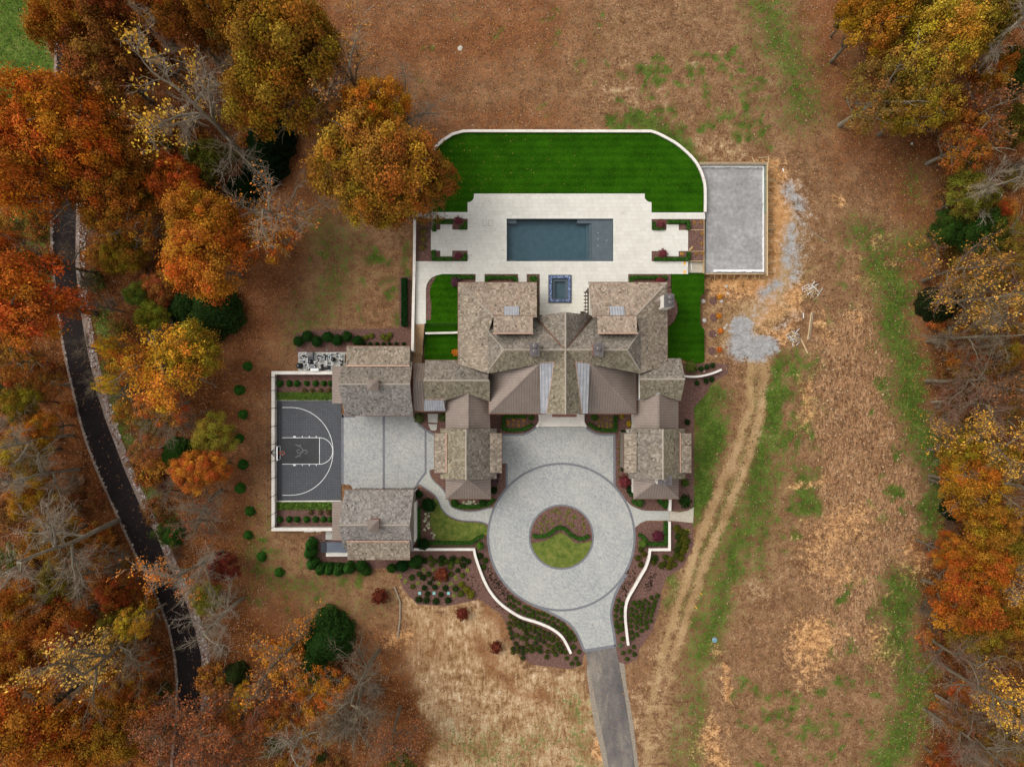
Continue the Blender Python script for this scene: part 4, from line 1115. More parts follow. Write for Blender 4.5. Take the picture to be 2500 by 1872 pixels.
for (a, b_, w_, mt, nm) in (((1985, 762), (1976, 830), .14, 'wood_grey', 'long grey plank lying beside the offcut heap, right one of two'), ((1981, 762), (1972, 829), .14, 'wood', 'long pale plank lying beside the offcut heap, left one of two'), ((1956, 828), (1972, 862), .16, 'wood', 'thick pale board poking down from the offcut heap'), ((1961, 764), (1962, 778), .08, 'foam', 'short white lath above the offcut heap'), ((1933, 833), (1940, 845), .1, 'wood', 'small board end left of the offcut heap'), ((1958, 548), (2020, 592), .07, 'wood_grey', 'thin grey pole lying right of the gravel track'), ((1911, 411), (1914, 419), .12, 'foam', 'short white offcut above the gravel track'), ((1691, 602), (1683, 611), .14, 'wood', 'pale board leaning across the right patio corner'), ((1687, 640), (1689, 660), .1, 'foam', 'white pipe lying at the terrace end'), ((1709, 1446), (1715, 1452), .07, 'tape', 'upper orange survey lath in the right meadow'), ((1697, 1479), (1702, 1485), .07, 'tape', 'lower orange survey lath in the right meadow')):
    zz = 1.52 if 'patio' in nm else (1.02 if 'terrace end' in nm else .02)
    tag(MB().ribbon([a, b_], w_, zz, zz + .05).build('plank' if w_ > .1 else 'lath', MT[mt]), nm, 'lumber')
def rock(px, py, r, label, mat='rock', h=.5, z0=0.0):
    rr = random.Random(px * 7 + py)
    m = MB()
    k = 9
    x, y, _ = W(px, py, z0)
    rad = [r * rr.uniform(.8, 1.15) for _ in range(k)]
    vs, fs = [], []
    for i, (s, z) in enumerate(((1, -.1), (1.05, h * .35), (.75, h * .8), (.35, h))):
        for j in range(k):
            a = 2 * math.pi * j / k
            vs.append((x + rad[j] * s * math.cos(a), y + rad[j] * s * math.sin(a), z0 + z * r + rr.uniform(-.06, .06) * r))
    for i in range(3):
        for j in range(k):
            fs.append((i * k + j, i * k + (j + 1) % k, (i + 1) * k + (j + 1) % k, (i + 1) * k + j))
    fs.append(tuple(range(3 * k, 4 * k)))
    m.add(vs, fs)
    return tag(m.build('boulder', MT[mat], smooth=False), label, 'rock')
rock(1716.6, 735, .28, 'white boulder beside the upper notch of the right turf lawn')
rock(1719, 782, .3, 'white boulder beside the lower notch of the right turf lawn')
for (a0, b0, r, nm) in ((1773.6, 699, .2, 'pale rock below the formwork, left of the clay patch'), (1777, 717, .16, 'pale rock above the topmost orange shrub'), (1761, 734, .25, 'tan rock touching the topmost orange shrub'), (1774, 794, .16, 'pale rock above the third orange shrub'), (1769, 801, .17, 'orange tinted rock beside the third orange shrub'), (1747.6, 818, .12, 'small white rock left of the third orange shrub'), (1748.5, 869.5, .12, 'small white rock below the lowest orange shrub'), (1719, 907, .11, 'small pale stone by the curved right wall')):
    rock(a0, b0, r, nm)
rock(199, 1173, .5, 'flat tan boulder in the leaf litter left of the drive', 'soil', .35)
rock(2226, 351, .17, 'single white stone under the yellow trees at the right')
rock(1124, 118, .3, 'pale rock in the top meadow', 'rock', .3)
rock(408, 700, .2, 'white stone in the wood above the evergreen')
ub = thing('utility_box', 'grey utility box with a pale edge among the lower left trees', 'box', W(541, 1647, 0))
MB().pbox(532, 1637, 550, 1660, 0, .6).build('cabinet', MT['equip_grey'], ub)
MB().pbox(531, 1636, 534, 1661, .6, .64).build('lid_edge', MT['white_plastic'], ub)
for i, xx in enumerate((1024.6, 1059.7, 1095)):
    tag(MB().pbox(xx - 3.2, 1444.5, xx + 3.2, 1451, 0, .16).build('irrigation_box', MT['teal']), ('left', 'middle', 'right')[i] + ' of three turquoise box lids in the lower left bed', 'box lid')
p = W(1744.6, 1561.5, 0)
tag(MB().lathe(p[0], p[1], [(.32, -.02), (.32, .05), (.28, .08), (.05, .1)], 16).build('manhole_cover', MT['blue_lid']), 'round blue-grey tank lid in the right meadow', 'lid')
p = W(798, 854.5, 0)
tag(MB().lathe(p[0], p[1], [(.12, -.02), (.12, .06)], 12).build('valve_lid', MT['form_green']), 'small round green lid above the pool equipment', 'lid')
for i, (px, py) in enumerate([(1741, 735), (1742.7, 775.6), (1739.4, 815), (1737.8, 857)]):
    p = W(px, py, 0)
    tag(MB().lathe(p[0], p[1], [(.5, -.03), (.48, .03), (.3, .07), (.05, .09)], 14).build('mulch_ring', MT['mulch']), '%s of four dark mulch rings left of the orange shrubs' % ('topmost', 'second', 'third', 'lowest')[i], 'mulch ring')
lw = thing('log_border', 'bent timber log border at the top left of the straw field', 'log', W(975, 1480, 0))
for seg in (((963, 1431), (977, 1468)), ((977, 1468), (976.5, 1512)), ((976.5, 1512), (971, 1556))):
    MB().tube([W(seg[0][0], seg[0][1], .12), W(seg[1][0], seg[1][1], .12)], .11, 8).build('log', MT['wood_grey'], lw)
tag(MB().pbox(2318, 1738, 2330, 1760, 0, .12).build('board_scrap', MT['foam']), 'pale scrap board on the floor of the lower right wood', 'board')

# ---------------------------------------------------------------- pool equipment pad
eq = lambda u, v: (720 + u / 17.015, 850 + v / 17.015)
struct(MB().prism([eq(140, 170), eq(2180, 160), eq(2180, 240), (842, 864), (842, 906), eq(140, 950)], -.05, .1), 'equipment_pad', MT['concrete'], 'concrete pad of the pool equipment')
def cyl(u, v, r, h, name, mat, label, lid=None):
    x, y, _ = W(*eq(u, v), .5)
    r = r / 17.015 * S
    t = thing(name, label, name.split('_')[-1], (x, y, .1))
    MB().lathe(x, y, [(r * .9, .1), (r, .2), (r, h * .7), (r * .8, h * .92), (r * .3, h)], 18).build('vessel', MT[mat], t, True)
    MB().lathe(x, y, [(r * .35, h * .95), (r * .35, h + .08), (r * .2, h + .1)], 10).build('clamp', MT['equip_grey'], t)
    MB().lathe(x, y, [(r * 1.08, h * .55), (r * 1.08, h * .62)], 18).build('band', MT['black'], t)
cyl(190, 730, 115, 1.1, 'filter_tank', 'equip_black', 'large black filter tank at the left corner of the equipment pad')
cyl(650, 555, 95, .9, 'filter_tank', 'equip_black', 'black filter tank in the middle of the equipment pad')
cyl(1590, 465, 85, .9, 'filter_tank', 'equip_black', 'black filter tank at the right of the equipment pad')
hb = thing('pool_heater', 'grey pool heater cabinet at the top of the equipment pad', 'heater', W(*eq(620, 270), .1))
(a0, b0), (a1, b1) = eq(510, 170), eq(735, 375)
MB().pbox(a0, b0, a1, b1, .1, 1.0).build('cabinet', MT['equip_grey'], hb)
MB().pbox(a0 + 1.5, b0 + 1.5, a1 - 1.5, b1 - 3, 1.0, 1.04).build('top_panel', MT['cap_metal'], hb)
MB().pbox(a0 + 2, b1 - 2.5, a1 - 2, b1 - 1.5, 1.0, 1.03).build('vent', MT['black'], hb)
wb = thing('control_box', 'white control box against the court wall', 'box', W(*eq(810, 890), .1))
(a0, b0), (a1, b1) = eq(645, 835), eq(975, 950)
MB().pbox(a0, b0, a1, b1, .1, 1.3).build('cabinet', MT['white_plastic'], wb)
MB().pbox(a0 + 1, b0 + 1, a1 - 1, b1 - 1, 1.3, 1.32).build('lid', MT['foam'], wb)
for i, (u, v, u1, v1, nm) in enumerate(((180, 350, 300, 450, 'grey blower housing at the upper left of the equipment pad'), (190, 500, 400, 570, 'dark grey manifold box at the left of the equipment pad'), (540, 390, 780, 500, 'dark plinth below the pool heater'), (640, 720, 850, 830, 'grey junction box right of the white pipes'))):
    (a0, b0), (a1, b1) = eq(u, v), eq(u1, v1)
    t = thing('equipment_box', nm, 'box', W((a0 + a1) / 2, (b0 + b1) / 2, .1))
    MB().pbox(a0, b0, a1, b1, .1, .35).build('cabinet', MT['cap_metal'], t)
    MB().pbox(a0 + .6, b0 + .6, a1 - .6, b1 - .6, .35, .38).build('lid', MT['equip_grey'], t)
for i, (u, v, ang, nm) in enumerate(((1250, 830, 0, 'black pool pump by the court wall'), (1120, 740, 80, 'dark pool pump in the middle of the pad'), (1400, 770, 60, 'black pool pump beside the garage roof'), (1940, 590, 90, 'small pump at the right end of the pad'))):
    x, y, _ = W(*eq(u, v), .3)
    t = thing('pool_pump', nm, 'pump', (x, y, .1))
    d = (math.cos(R(ang)), -math.sin(R(ang)))
    MB().tube([(x - d[0] * .25, y - d[1] * .25, .3), (x + d[0] * .2, y + d[1] * .2, .3)], .13, 12).build('motor', MT['equip_black'], t)
    MB().lathe(x + d[0] * .3, y + d[1] * .3, [(.15, .12), (.15, .45), (.1, .5)], 12).build('strainer', MT['equip_black'], t)
    MB().box(x - .22, x + .22, y - .1, y + .1, .1, .18).build('foot', MT['cap_metal'], t)
PIPES = [[(150, 300), (150, 180), (470, 180)], [(400, 490), (170, 490), (170, 590), (470, 590)], [(465, 215), (465, 560)], [(515, 390), (515, 740)], [(320, 260), (320, 420), (395, 470)], [(395, 260), (395, 400)], [(380, 600), (380, 920), (250, 920), (460, 920)], [(430, 650), (560, 640), (560, 860)], [(480, 720), (470, 860)], [(810, 700), (620, 710), (620, 860), (700, 870)], [(750, 555), (880, 555)], [(820, 570), (820, 780)], [(800, 300), (820, 430), (900, 420)], [(880, 340), (900, 270), (990, 290)], [(990, 380), (980, 640), (1120, 640)], [(1050, 290), (1040, 540)], [(1130, 290), (1125, 500), (1210, 460), (1215, 230)], [(1270, 300), (1270, 480)], [(1325, 550), (1320, 190), (1750, 190)], [(1395, 300), (1400, 480), (1480, 460), (1485, 230)], [(1550, 340), (1750, 340)], [(1800, 270), (1800, 350)], [(1860, 280), (1860, 590), (1940, 600)], [(1940, 280), (1940, 500)], [(1270, 510), (1250, 640)], [(1340, 705), (1590, 705), (1590, 570), (1530, 580), (1530, 690)], [(1420, 540), (1540, 540)], [(1320, 560), (1310, 690)], [(1220, 740), (1310, 690)], [(1390, 910), (1520, 905), (1515, 820)]]
pw = thing('pool_pipework', 'tangle of white pipes on the equipment pad', 'pipes', W(780, 885, .1))
for i, pp in enumerate(PIPES):
    zz = .3 + .08 * (i % 4)
    m = MB().tube([W(*eq(u, v), zz) for u, v in pp], .045, 8)
    for (u, v) in (pp[0], pp[-1]):
        x, y, _ = W(*eq(u, v), zz)
        m.tube([(x, y, .08), (x, y, zz + .05)], .05, 8)
    m.build('pipe', MT['white_plastic'], pw)
for (u, v, mt) in ((320, 320, 'black'), (395, 320, 'black'), (465, 370, 'black'), (385, 590, 'black'), (1125, 380, 'valve'), (1390, 375, 'valve'), (1500, 290, 'valve'), (1940, 350, 'valve'), (985, 320, 'black'), (1050, 325, 'black'), (985, 450, 'black'), (985, 525, 'black'), (1270, 325, 'black'), (1270, 400, 'black'), (1270, 475, 'black'), (1220, 270, 'black'), (1750, 230, 'black'), (1750, 340, 'black'), (820, 700, 'black'), (1870, 505, 'black'), (1940, 530, 'black'), (450, 690, 'black'), (600, 870, 'black'), (1395, 640, 'black'), (1335, 325, 'black')):
    x, y, _ = W(*eq(u, v), .5)
    MB().lathe(x, y, [(.08, .25), (.1, .4), (.1, .55), (.05, .62)], 10).build('valve', MT[mt], pw)
# ---------------------------------------------------------------- roofs
AX = 5.84                                    # mirror axis of the house (world x)
def plane_of(spec):
    """pixel outline -> planar 3-D polygon; the three vertices that carry a z fix the plane"""
    A3 = [np.array(W(*p)) for p in spec if len(p) == 3][:3]
    n = np.cross(A3[1] - A3[0], A3[2] - A3[0])
    n /= np.linalg.norm(n)
    if n[2] < 0:
        n = -n
    C = np.array([0, 0, H])
    out = []
    for p in spec:
        d = np.array(W(p[0], p[1], 0)) - C
        t = (n @ (A3[0] - C)) / (n @ d)
        out.append(C + d * t)
    return out, n
def mirror(pts):
    return [np.array((2 * AX - p[0], p[1], p[2])) for p in pts][::-1]
def frame_of(pts):
    n = np.zeros(3)
    for i in range(len(pts)):
        n += np.cross(pts[i] - pts[0], pts[(i + 1) % len(pts)] - pts[0])
    n /= np.linalg.norm(n)
    if n[2] < 0:
        n = -n
    u = np.array([0, 0, 1.0]) - n * n[2]
    u /= np.linalg.norm(u)
    e = np.cross(u, n)
    return n, u, e
TONES = {
 'tan': [(150, 136, 118), (168, 155, 137), (132, 118, 101), (178, 166, 149), (142, 125, 107), (120, 106, 90)],
 'warm': [(156, 137, 119), (170, 153, 134), (142, 121, 103), (180, 165, 147), (132, 110, 93), (160, 146, 130)],
 'grey': [(128, 120, 108), (144, 136, 124), (112, 102, 90), (158, 150, 138), (102, 92, 80), (134, 124, 110)],
 'silver': [(142, 136, 128), (158, 152, 146), (126, 118, 110), (170, 165, 158), (114, 106, 98), (150, 142, 134)],
 'olive': [(134, 124, 104), (150, 140, 120), (116, 106, 86), (160, 152, 132), (106, 94, 76), (142, 132, 108)],
}
def shingled(parent, pts, tone, expo=.27, name='roof_slope'):
    n, u, e = frame_of(pts)
    o = MB().slab([tuple(p) for p in pts], .14).build(name, MT['roof_board'], parent)
    P2 = [(float((p - pts[0]) @ e), float((p - pts[0]) @ u)) for p in pts]
    if area2(P2) < 0:
        P2 = P2[::-1]
    xs, ys = [p[0] for p in P2], [p[1] for p in P2]
    m = MB()
    tl = TONES[tone]
    tm_ = np.mean(np.array(tl), 0)
    y = min(ys)
    row = 0
    while y < max(ys):
        x = min(xs) - random.uniform(0, .2)
        while x < max(xs):
            w = random.uniform(.12, .27)
            q = clip_rect(P2, x + .006, y, x + w - .006, y + expo)
            x += w
            if not q or abs(area2(q)) < .002:
                continue
            lift = random.uniform(.022, .04)
            def at(p, h):
                v = pts[0] + e * p[0] + u * p[1] + n * h
                return tuple(v)
            top = [at(p, lift - .016 * (p[1] - y) / expo) for p in q]
            bot = [at(p, 0.0) for p in q]
            r, g, b_ = random.choice(tl)
            r, g, b_ = (.5 * r + .5 * tm_[0], .5 * g + .5 * tm_[1], .5 * b_ + .5 * tm_[2])
            k = random.uniform(.91, 1.1)
            if random.random() < .035:
                k *= .75
            cc = c(min(255, r * k), min(255, g * k), min(255, b_ * k))[:3]
            m.add(top + bot, [tuple(range(len(q)))] + [(i, len(q) + i, len(q) + (i + 1) % len(q), (i + 1) % len(q)) for i in range(len(q))], cc)
        y += expo
        row += 1
    s = m.build('shingles', MT['shingle'], o)
    s['kind'] = 'stuff'
    return o
def metalled(parent, pts, step=.3, mat='metal_roof', name='metal_roof', rib=(.045, .05), turn=False):
    n, u, e = frame_of(pts)
    if turn:
        y_ = np.array([0, 1.0, 0]) - n * n[1]
        u = y_ / np.linalg.norm(y_)
        e = np.cross(u, n)
    o = MB().slab([tuple(p) for p in pts], .12).build(name, MT[mat], parent)
    P2 = [(float((p - pts[0]) @ e), float((p - pts[0]) @ u)) for p in pts]
    if area2(P2) < 0:
        P2 = P2[::-1]
    xs, ys = [p[0] for p in P2], [p[1] for p in P2]
    m = MB()
    x = min(xs) + step / 2
    while x < max(xs):
        q = clip_rect(P2, x - rib[0] / 2, min(ys) - 1, x + rib[0] / 2, max(ys) + 1)
        if q:
            top = [tuple(pts[0] + e * p[0] + u * p[1] + n * rib[1]) for p in q]
            bot = [tuple(pts[0] + e * p[0] + u * p[1]) for p in q]
            m.add(top + bot, [tuple(range(len(q)))] + [(i, len(q) + i, len(q) + (i + 1) % len(q), (i + 1) % len(q)) for i in range(len(q))])
        x += step
    if m.v:
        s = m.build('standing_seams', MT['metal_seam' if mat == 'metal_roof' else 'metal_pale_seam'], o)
        s['kind'] = 'stuff'
    return o
def beam(parent, a, b_, w, h, mat, name, lift=.0):
    a, b_ = np.array(a, float), np.array(b_, float)
    d = b_ - a
    d /= np.linalg.norm(d)
    s = np.cross(d, [0, 0, 1.0]); s /= np.linalg.norm(s)
    up = np.cross(s, d)
    vs = []
    for p in (a, b_):
        for i, j in ((-1, 0), (1, 0), (1, 1), (-1, 1)):
            vs.append(p + s * i * w / 2 + up * (j * h + lift))
    return MB().add(vs, [(0, 1, 2, 3), (7, 6, 5, 4), (0, 4, 5, 1), (1, 5, 6, 2), (2, 6, 7, 3), (3, 7, 4, 0)]).build(name, MT[mat], parent)
def ridge(parent, a, b_, w=.2, mat='ridge'):
    """row of pale cap shingles along a ridge or hip"""
    a, b_ = np.array(a, float), np.array(b_, float)
    d = b_ - a
    L = np.linalg.norm(d); d /= L
    s = np.cross(d, [0, 0, 1.0]); s /= np.linalg.norm(s)
    up = np.cross(s, d)
    m = MB()
    t = 0
    while t < L:
        l = min(.3, L - t)
        p, q = a + d * t, a + d * (t + l)
        h0, h1 = .05 + random.uniform(0, .02), .075 + random.uniform(0, .02)
        vs = [p - s * w / 2 - up * .04, p + up * h0, p + s * w / 2 - up * .04, q - s * w / 2 - up * .04, q + up * h1, q + s * w / 2 - up * .04]
        m.add(vs, [(0, 1, 4, 3), (1, 2, 5, 4), (0, 2, 1), (3, 4, 5)])
        t += .3
    o = m.build('ridge_cap', MT[mat], parent)
    o['kind'] = 'stuff'
    return o
def windows(parent, face, xs, y, z0, z1, w):
    """window with pane on an axis-parallel wall: face 'x+','x-','y+','y-' """
    for xx in xs:
        d = .05 if face[1] == '+' else -.05
        if face[0] == 'y':
            f = MB().box(xx - w / 2 - .08, xx + w / 2 + .08, y, y + d, z0 - .08, z1 + .08).build('window', MT['white_plastic'], parent)
            MB().box(xx - w / 2, xx + w / 2, y + d, y + d * 1.3, z0, z1).build('pane', MT['glass_dark'], f)
        else:
            f = MB().box(y, y + d, xx - w / 2 - .08, xx + w / 2 + .08, z0 - .08, z1 + .08).build('window', MT['white_plastic'], parent)
            MB().box(y + d, y + d * 1.3, xx - w / 2, xx + w / 2, z0, z1).build('pane', MT['glass_dark'], f)

house = thing('main_house', 'large cedar shingle roofed house with bronze metal roofs in the centre', 'house', W(1371, 860, 0))
def both(fn, spec, *a, **k):
    pts, _ = plane_of(spec)
    fn(house, pts, *a, **k)
    fn(house, mirror(pts), *a, **k)
# north wings
both(shingled, [(1119, 690, 5.0), (1310.5, 690, 5.0), (1310.5, 775, 7.7), (1208, 775)], 'warm')
both(shingled, [(1119, 690, 5.0), (1119, 889, 5.0), (1192, 850, 7.21), (1192, 911), (1160, 900), (1119, 888)][:1] + [(1119, 889, 5.0), (1194, 912), (1194, 850, 7.27), (1194, 806), (1205, 772)], 'tan')
# steep upper roof
both(shingled, [(1191, 808, 7.2), (1231, 853.5, 9.5), (1381.5, 853.5, 9.5), (1304, 771)][:3] + [(1303, 769), (1203, 769)], 'grey')
both(shingled, [(1191, 808, 7.2), (1231, 854, 9.5), (1191, 906, 7.2)], 'grey')
both(shingled, [(1191, 906, 7.2), (1231, 854, 9.5), (1381.5, 854, 9.5), (1354, 884), (1318, 888), (1194, 911)], 'olive')
# cross gable
both(shingled, [(1381.5, 762, 9.5), (1381.5, 853.5, 9.5), (1304, 771, 5.6), (1311, 769)], 'grey')
both(shingled, [(1381.5, 853.5, 9.5), (1381.5, 1011, 9.5), (1334, 1010, 7.3), (1353, 882)], 'olive')
# shed dormers on the north side
both(shingled, [(1205, 771.5, 8.4), (1301, 771.5, 8.4), (1301, 814, 9.0), (1205, 814, 9.0)], 'warm')
both(metalled, [(1231, 748, 7.05), (1267, 748, 7.05), (1267, 773, 7.85), (1231, 773, 7.85)], .3, 'metal_pale', 'metal_pan')
def pt(px, py, z):
    return np.array(W(px, py, z))
def both_beam(a, b_, w, h, mat, name, lift=0.0):
    beam(house, a, b_, w, h, mat, name, lift)
    m_ = mirror([np.array(a), np.array(b_)])
    beam(house, m_[0], m_[1], w, h, mat, name, lift)
def both_ridge(a, b_, w=.2, mat='ridge'):
    ridge(house, a, b_, w, mat)
    m_ = mirror([np.array(a), np.array(b_)])
    ridge(house, m_[0], m_[1], w, mat)
# dormer body (front wall and cheeks)
for sgn in (0, 1):
    a, b_ = W(1210, 777, 8.2), W(1296, 777, 8.2)
    xa, xb = (a[0], b_[0]) if not sgn else (2 * AX - b_[0], 2 * AX - a[0])
    MB().box(xa, xb, a[1] - 1.7, a[1] - .05, 7.0, 8.25).build('dormer_wall', MT['wall_shingle'], house)
both_beam(W(1203, 814, 9.02), W(1302, 814, 9.02), .11, .05, 'copper', 'flashing')
both_beam(W(1204, 771, 8.38), W(1302, 771, 8.38), .12, .1, 'copper_dark', 'gutter', -.1)
both_beam(W(1118, 689.6, 4.98), W(1311, 689.6, 4.98), .13, .12, 'copper_dark', 'gutter', -.12)
both_beam(W(1118.6, 690, 4.98), W(1118.6, 889, 4.98), .13, .12, 'copper_dark', 'gutter', -.12)
both_ridge(W(1119.5, 690.5, 5.0), W(1207, 774, 7.68), .2)
both_ridge(W(1191.5, 808, 7.2), W(1231, 854, 9.5), .2)
both_ridge(W(1191.5, 906, 7.2), W(1231, 854, 9.5), .2)
ridge(house, W(1231, 854, 9.5), (2 * AX - W(1231, 854, 9.5)[0], W(1231, 854, 9.5)[1], 9.5), .2)
ridge(house, W(1381, 763, 9.5), W(1381, 1011, 9.5), .2)
both_beam(W(1305, 772, 5.7), W(1380, 853, 9.46), .16, .04, 'copper_dark', 'valley_flashing')
both_beam(W(1380, 855, 9.46), W(1354, 882.5, 8.2), .14, .04, 'copper_dark', 'valley_flashing')
# hipped bronze roofs over the front rooms
both(metalled, [(1194, 909, 4.6), (1318, 886, 8.05), (1194, 1009, 4.6)])
both(metalled, [(1318, 886, 8.05), (1319.5, 1009, 4.6), (1194, 1009, 4.6)])
both(metalled, [(1318, 886, 8.05), (1352.5, 884, 8.2), (1334, 1010, 7.25)][:3] + [(1320, 1009)], .36, 'metal_pale', 'metal_cheek', (.05, .05), True)  # same metal as the hips; its bright sky reflection painted as a pale tone
both_beam(W(1353, 883, 8.22), W(1334.5, 1010, 7.32), .09, .05, 'copper', 'flashing')
both_beam(W(1194, 908.5, 4.62), W(1318, 885.5, 8.1), .12, .05, 'copper', 'flashing')
both_beam(W(1194, 1009, 4.6), W(1318, 886, 8.05), .16, .05, 'metal_roof', 'hip_cap')
both_beam(W(1193, 1010, 4.55), W(1333, 1010, 4.55), .14, .12, 'copper_dark', 'gutter', -.1)
both_beam(W(1193.3, 909, 4.55), W(1193.3, 1010, 4.55), .1, .12, 'copper_dark', 'gutter', -.1)
both_beam(W(1318, 885, 8.12), W(1353, 882.5, 8.24), .12, .05, 'copper', 'flashing')
# links to the side wings
p_, _ = plane_of([(1034, 929, 7.0), (1192, 929, 7.0), (1192, 913), (1121, 889), (1121, 880), (1038, 880, 4.5)])
shingled(house, p_, 'grey')
p_, _ = plane_of([(1034, 929, 7.0), (1196, 929, 7.0), (1196, 980), (1142, 961), (1087, 977), (1036, 976, 4.95)])
shingled(house, p_, 'olive')
ridge(house, W(1034, 929, 7.0), W(1194, 929, 7.0), .2)
p_, _ = plane_of([(1562, 926, 7.0), (1673, 926, 7.0), (1662, 875, 4.9), (1631, 875), (1631, 884), (1563, 908)])
shingled(house, p_, 'grey')
p_, _ = plane_of([(1562, 926, 7.0), (1673, 926, 7.0), (1662, 978, 4.8), (1608, 962), (1563, 977)])
shingled(house, p_, 'olive')
ridge(house, W(1562, 926, 7.0), W(1673, 926, 7.0), .2)
p_, _ = plane_of([(1009, 886, 4.2), (1036, 886, 4.2), (1036, 927.5, 6.2), (1009, 927.5)])
metalled(house, p_, .3)
p_, _ = plane_of([(1009, 927.5, 6.2), (1036, 927.5, 6.2), (1036, 1003, 3.9), (1009, 1003)])
metalled(house, p_, .3)
p_, _ = plane_of([(1036, 974, 5.0), (1081, 974, 5.0), (1088, 1003), (1036, 1003, 4.3)])
metalled(house, p_, .28, 'metal_pale', 'metal_pan')
beam(house, W(1008, 1004, 3.9), W(1088, 1004, 3.95), .14, .12, 'copper_dark', 'gutter', -.1)
beam(house, W(1038, 974, 5.02), W(1085, 974, 5.02), .1, .05, 'copper', 'flashing')
beam(house, W(1037, 879.5, 4.48), W(1120, 879.5, 4.48), .1, .1, 'copper_dark', 'gutter', -.1)
# bronze gables and cedar pavilions to the south (mirrored)
both(metalled, [(1142, 959, 5.6), (1142, 1046, 5.6), (1088, 1046, 3.8), (1088, 975)])
both(metalled, [(1142, 959, 5.6), (1142, 1046, 5.6), (1197, 1046, 3.7), (1194, 977)])
both_beam(W(1142, 959, 5.6), W(1142, 1046, 5.6), .2, .06, 'metal_roof', 'ridge_cap')
both_beam(W(1087, 976, 4.0), W(1142, 959, 5.65), .14, .05, 'metal_pale', 'flashing')
both_beam(W(1142, 959, 5.65), W(1194, 977, 4.0), .14, .05, 'metal_pale', 'flashing')
both(shingled, [(1138, 1047, 8.0), (1138, 1171, 8.0), (1075, 1168, 4.8), (1075, 1046)], 'olive')
both(shingled, [(1138, 1047, 8.0), (1138, 1171, 8.0), (1212, 1168, 4.75), (1212, 1046)], 'grey')
both(shingled, [(1061, 1057.6, 5.2), (1061, 1154, 5.2), (1089.5, 1154, 5.72), (1089.5, 1057.6)], 'tan')
both(shingled, [(1224.5, 1057.6, 5.2), (1224.5, 1154, 5.2), (1195.5, 1154, 5.72), (1195.5, 1057.6)], 'tan')
both_ridge(W(1138, 1047, 8.0), W(1138, 1171.5, 8.0), .2)
both_beam(W(1089.5, 1057, 5.76), W(1089.5, 1154, 5.76), .14, .05, 'copper', 'flashing')
both_beam(W(1060.6, 1057, 5.15), W(1060.6, 1154.5, 5.15), .1, .1, 'copper_dark', 'gutter', -.08)
both_beam(W(1225, 1057, 5.15), W(1225, 1154.5, 5.15), .1, .1, 'copper_dark', 'gutter', -.08)
both(metalled, [(1088, 1164, 3.9), (1141.5, 1170, 5.7), (1088, 1217, 3.9)])
both(metalled, [(1141.5, 1170, 5.7), (1198, 1217, 3.9), (1088, 1217, 3.9)])
both(metalled, [(1198, 1164, 3.9), (1141.5, 1170, 5.7), (1198, 1217, 3.9)])
both_beam(W(1141.5, 1170, 5.7), W(1088.5, 1217, 3.9), .16, .05, 'metal_roof', 'hip_cap')
both_beam(W(1141.5, 1170, 5.7), W(1197.5, 1217, 3.9), .16, .05, 'metal_roof', 'hip_cap')
both_beam(W(1087, 1217.6, 3.88), W(1199, 1217.6, 3.88), .12, .1, 'copper_dark', 'gutter', -.1)
# walls under the eaves
def body(parent, x0, y0, x1, y1, z0, z1, mat='render', name='wall', mir=False):
    a, b_ = W(x0, y0, z1), W(x1, y1, z1)
    MB().box(a[0], b_[0], b_[1], a[1], z0, z1).build(name, MT[mat], parent)
    if mir:
        MB().box(2 * AX - b_[0], 2 * AX - a[0], b_[1], a[1], z0, z1).build(name, MT[mat], parent)
    return a, b_
a, b_ = body(house, 1126, 698, 1303, 884, 0, 4.85, mir=True)
for s in (0, 1):
    f = (lambda v: v) if not s else (lambda v: 2 * AX - v)
    windows(house, 'y+', [f(a[0] + 1.6), f(a[0] + 4.3), f(a[0] + 6.8)], a[1], 2.0, 4.2, 1.3)
body(house, 1316, 775, 1447, 876, 0, 5.4)
body(house, 1340, 880, 1416, 1000, 0, 6.8)
a, b_ = W(1322, 772, 7), W(1440, 772, 7)
MB().add([(a[0], a[1], 5.3), (b_[0], a[1], 5.3), (AX, a[1], 8.9), (a[0], a[1] - .3, 5.3), (b_[0], a[1] - .3, 5.3), (AX, a[1] - .3, 8.9)], [(0, 2, 1), (3, 4, 5), (0, 1, 4, 3), (1, 2, 5, 4), (2, 0, 3, 5)]).build('gable_wall', MT['wall_shingle'], house)
a, b_ = W(1338, 1004, 7), W(1418, 1004, 7)
MB().add([(a[0], a[1], 0), (b_[0], a[1], 0), (b_[0], a[1], 7.1), (AX, a[1], 9.0), (a[0], a[1], 7.1), (a[0], a[1] + .3, 0), (b_[0], a[1] + .3, 0), (b_[0], a[1] + .3, 7.1), (AX, a[1] + .3, 9.0), (a[0], a[1] + .3, 7.1)], [(0, 1, 2, 3, 4), (9, 8, 7, 6, 5), (0, 5, 6, 1), (1, 6, 7, 2), (2, 7, 8, 3), (3, 8, 9, 4), (4, 9, 5, 0)]).build('gable_wall', MT['wall_shingle'], house)
dr = MB().box(AX - .9, AX + .9, a[1] - .06, a[1], .42, 2.8).build('door', MT['wood_dark'], house)
MB().box(AX - .12, AX - .06, a[1] - .12, a[1] - .06, 1.3, 1.6).build('handle', MT['black'], dr)
body(house, 1200, 886, 1318, 1000, 0, 4.4, mir=True)
body(house, 1042, 888, 1186, 990, 0, 3.6)
body(house, 1560, 882, 1656, 972, 0, 4.5)
a, b_ = body(house, 1094, 965, 1190, 1060, 0, 3.6, mir=True)
a, b_ = body(house, 1084, 1053, 1204, 1162, 0, 4.7, mir=True)
body(house, 1068, 1061, 1090, 1150, 0, 5.0, 'wall_shingle', 'dormer_wall', True)
body(house, 1196, 1061, 1218, 1150, 0, 5.0, 'wall_shingle', 'dormer_wall', True)
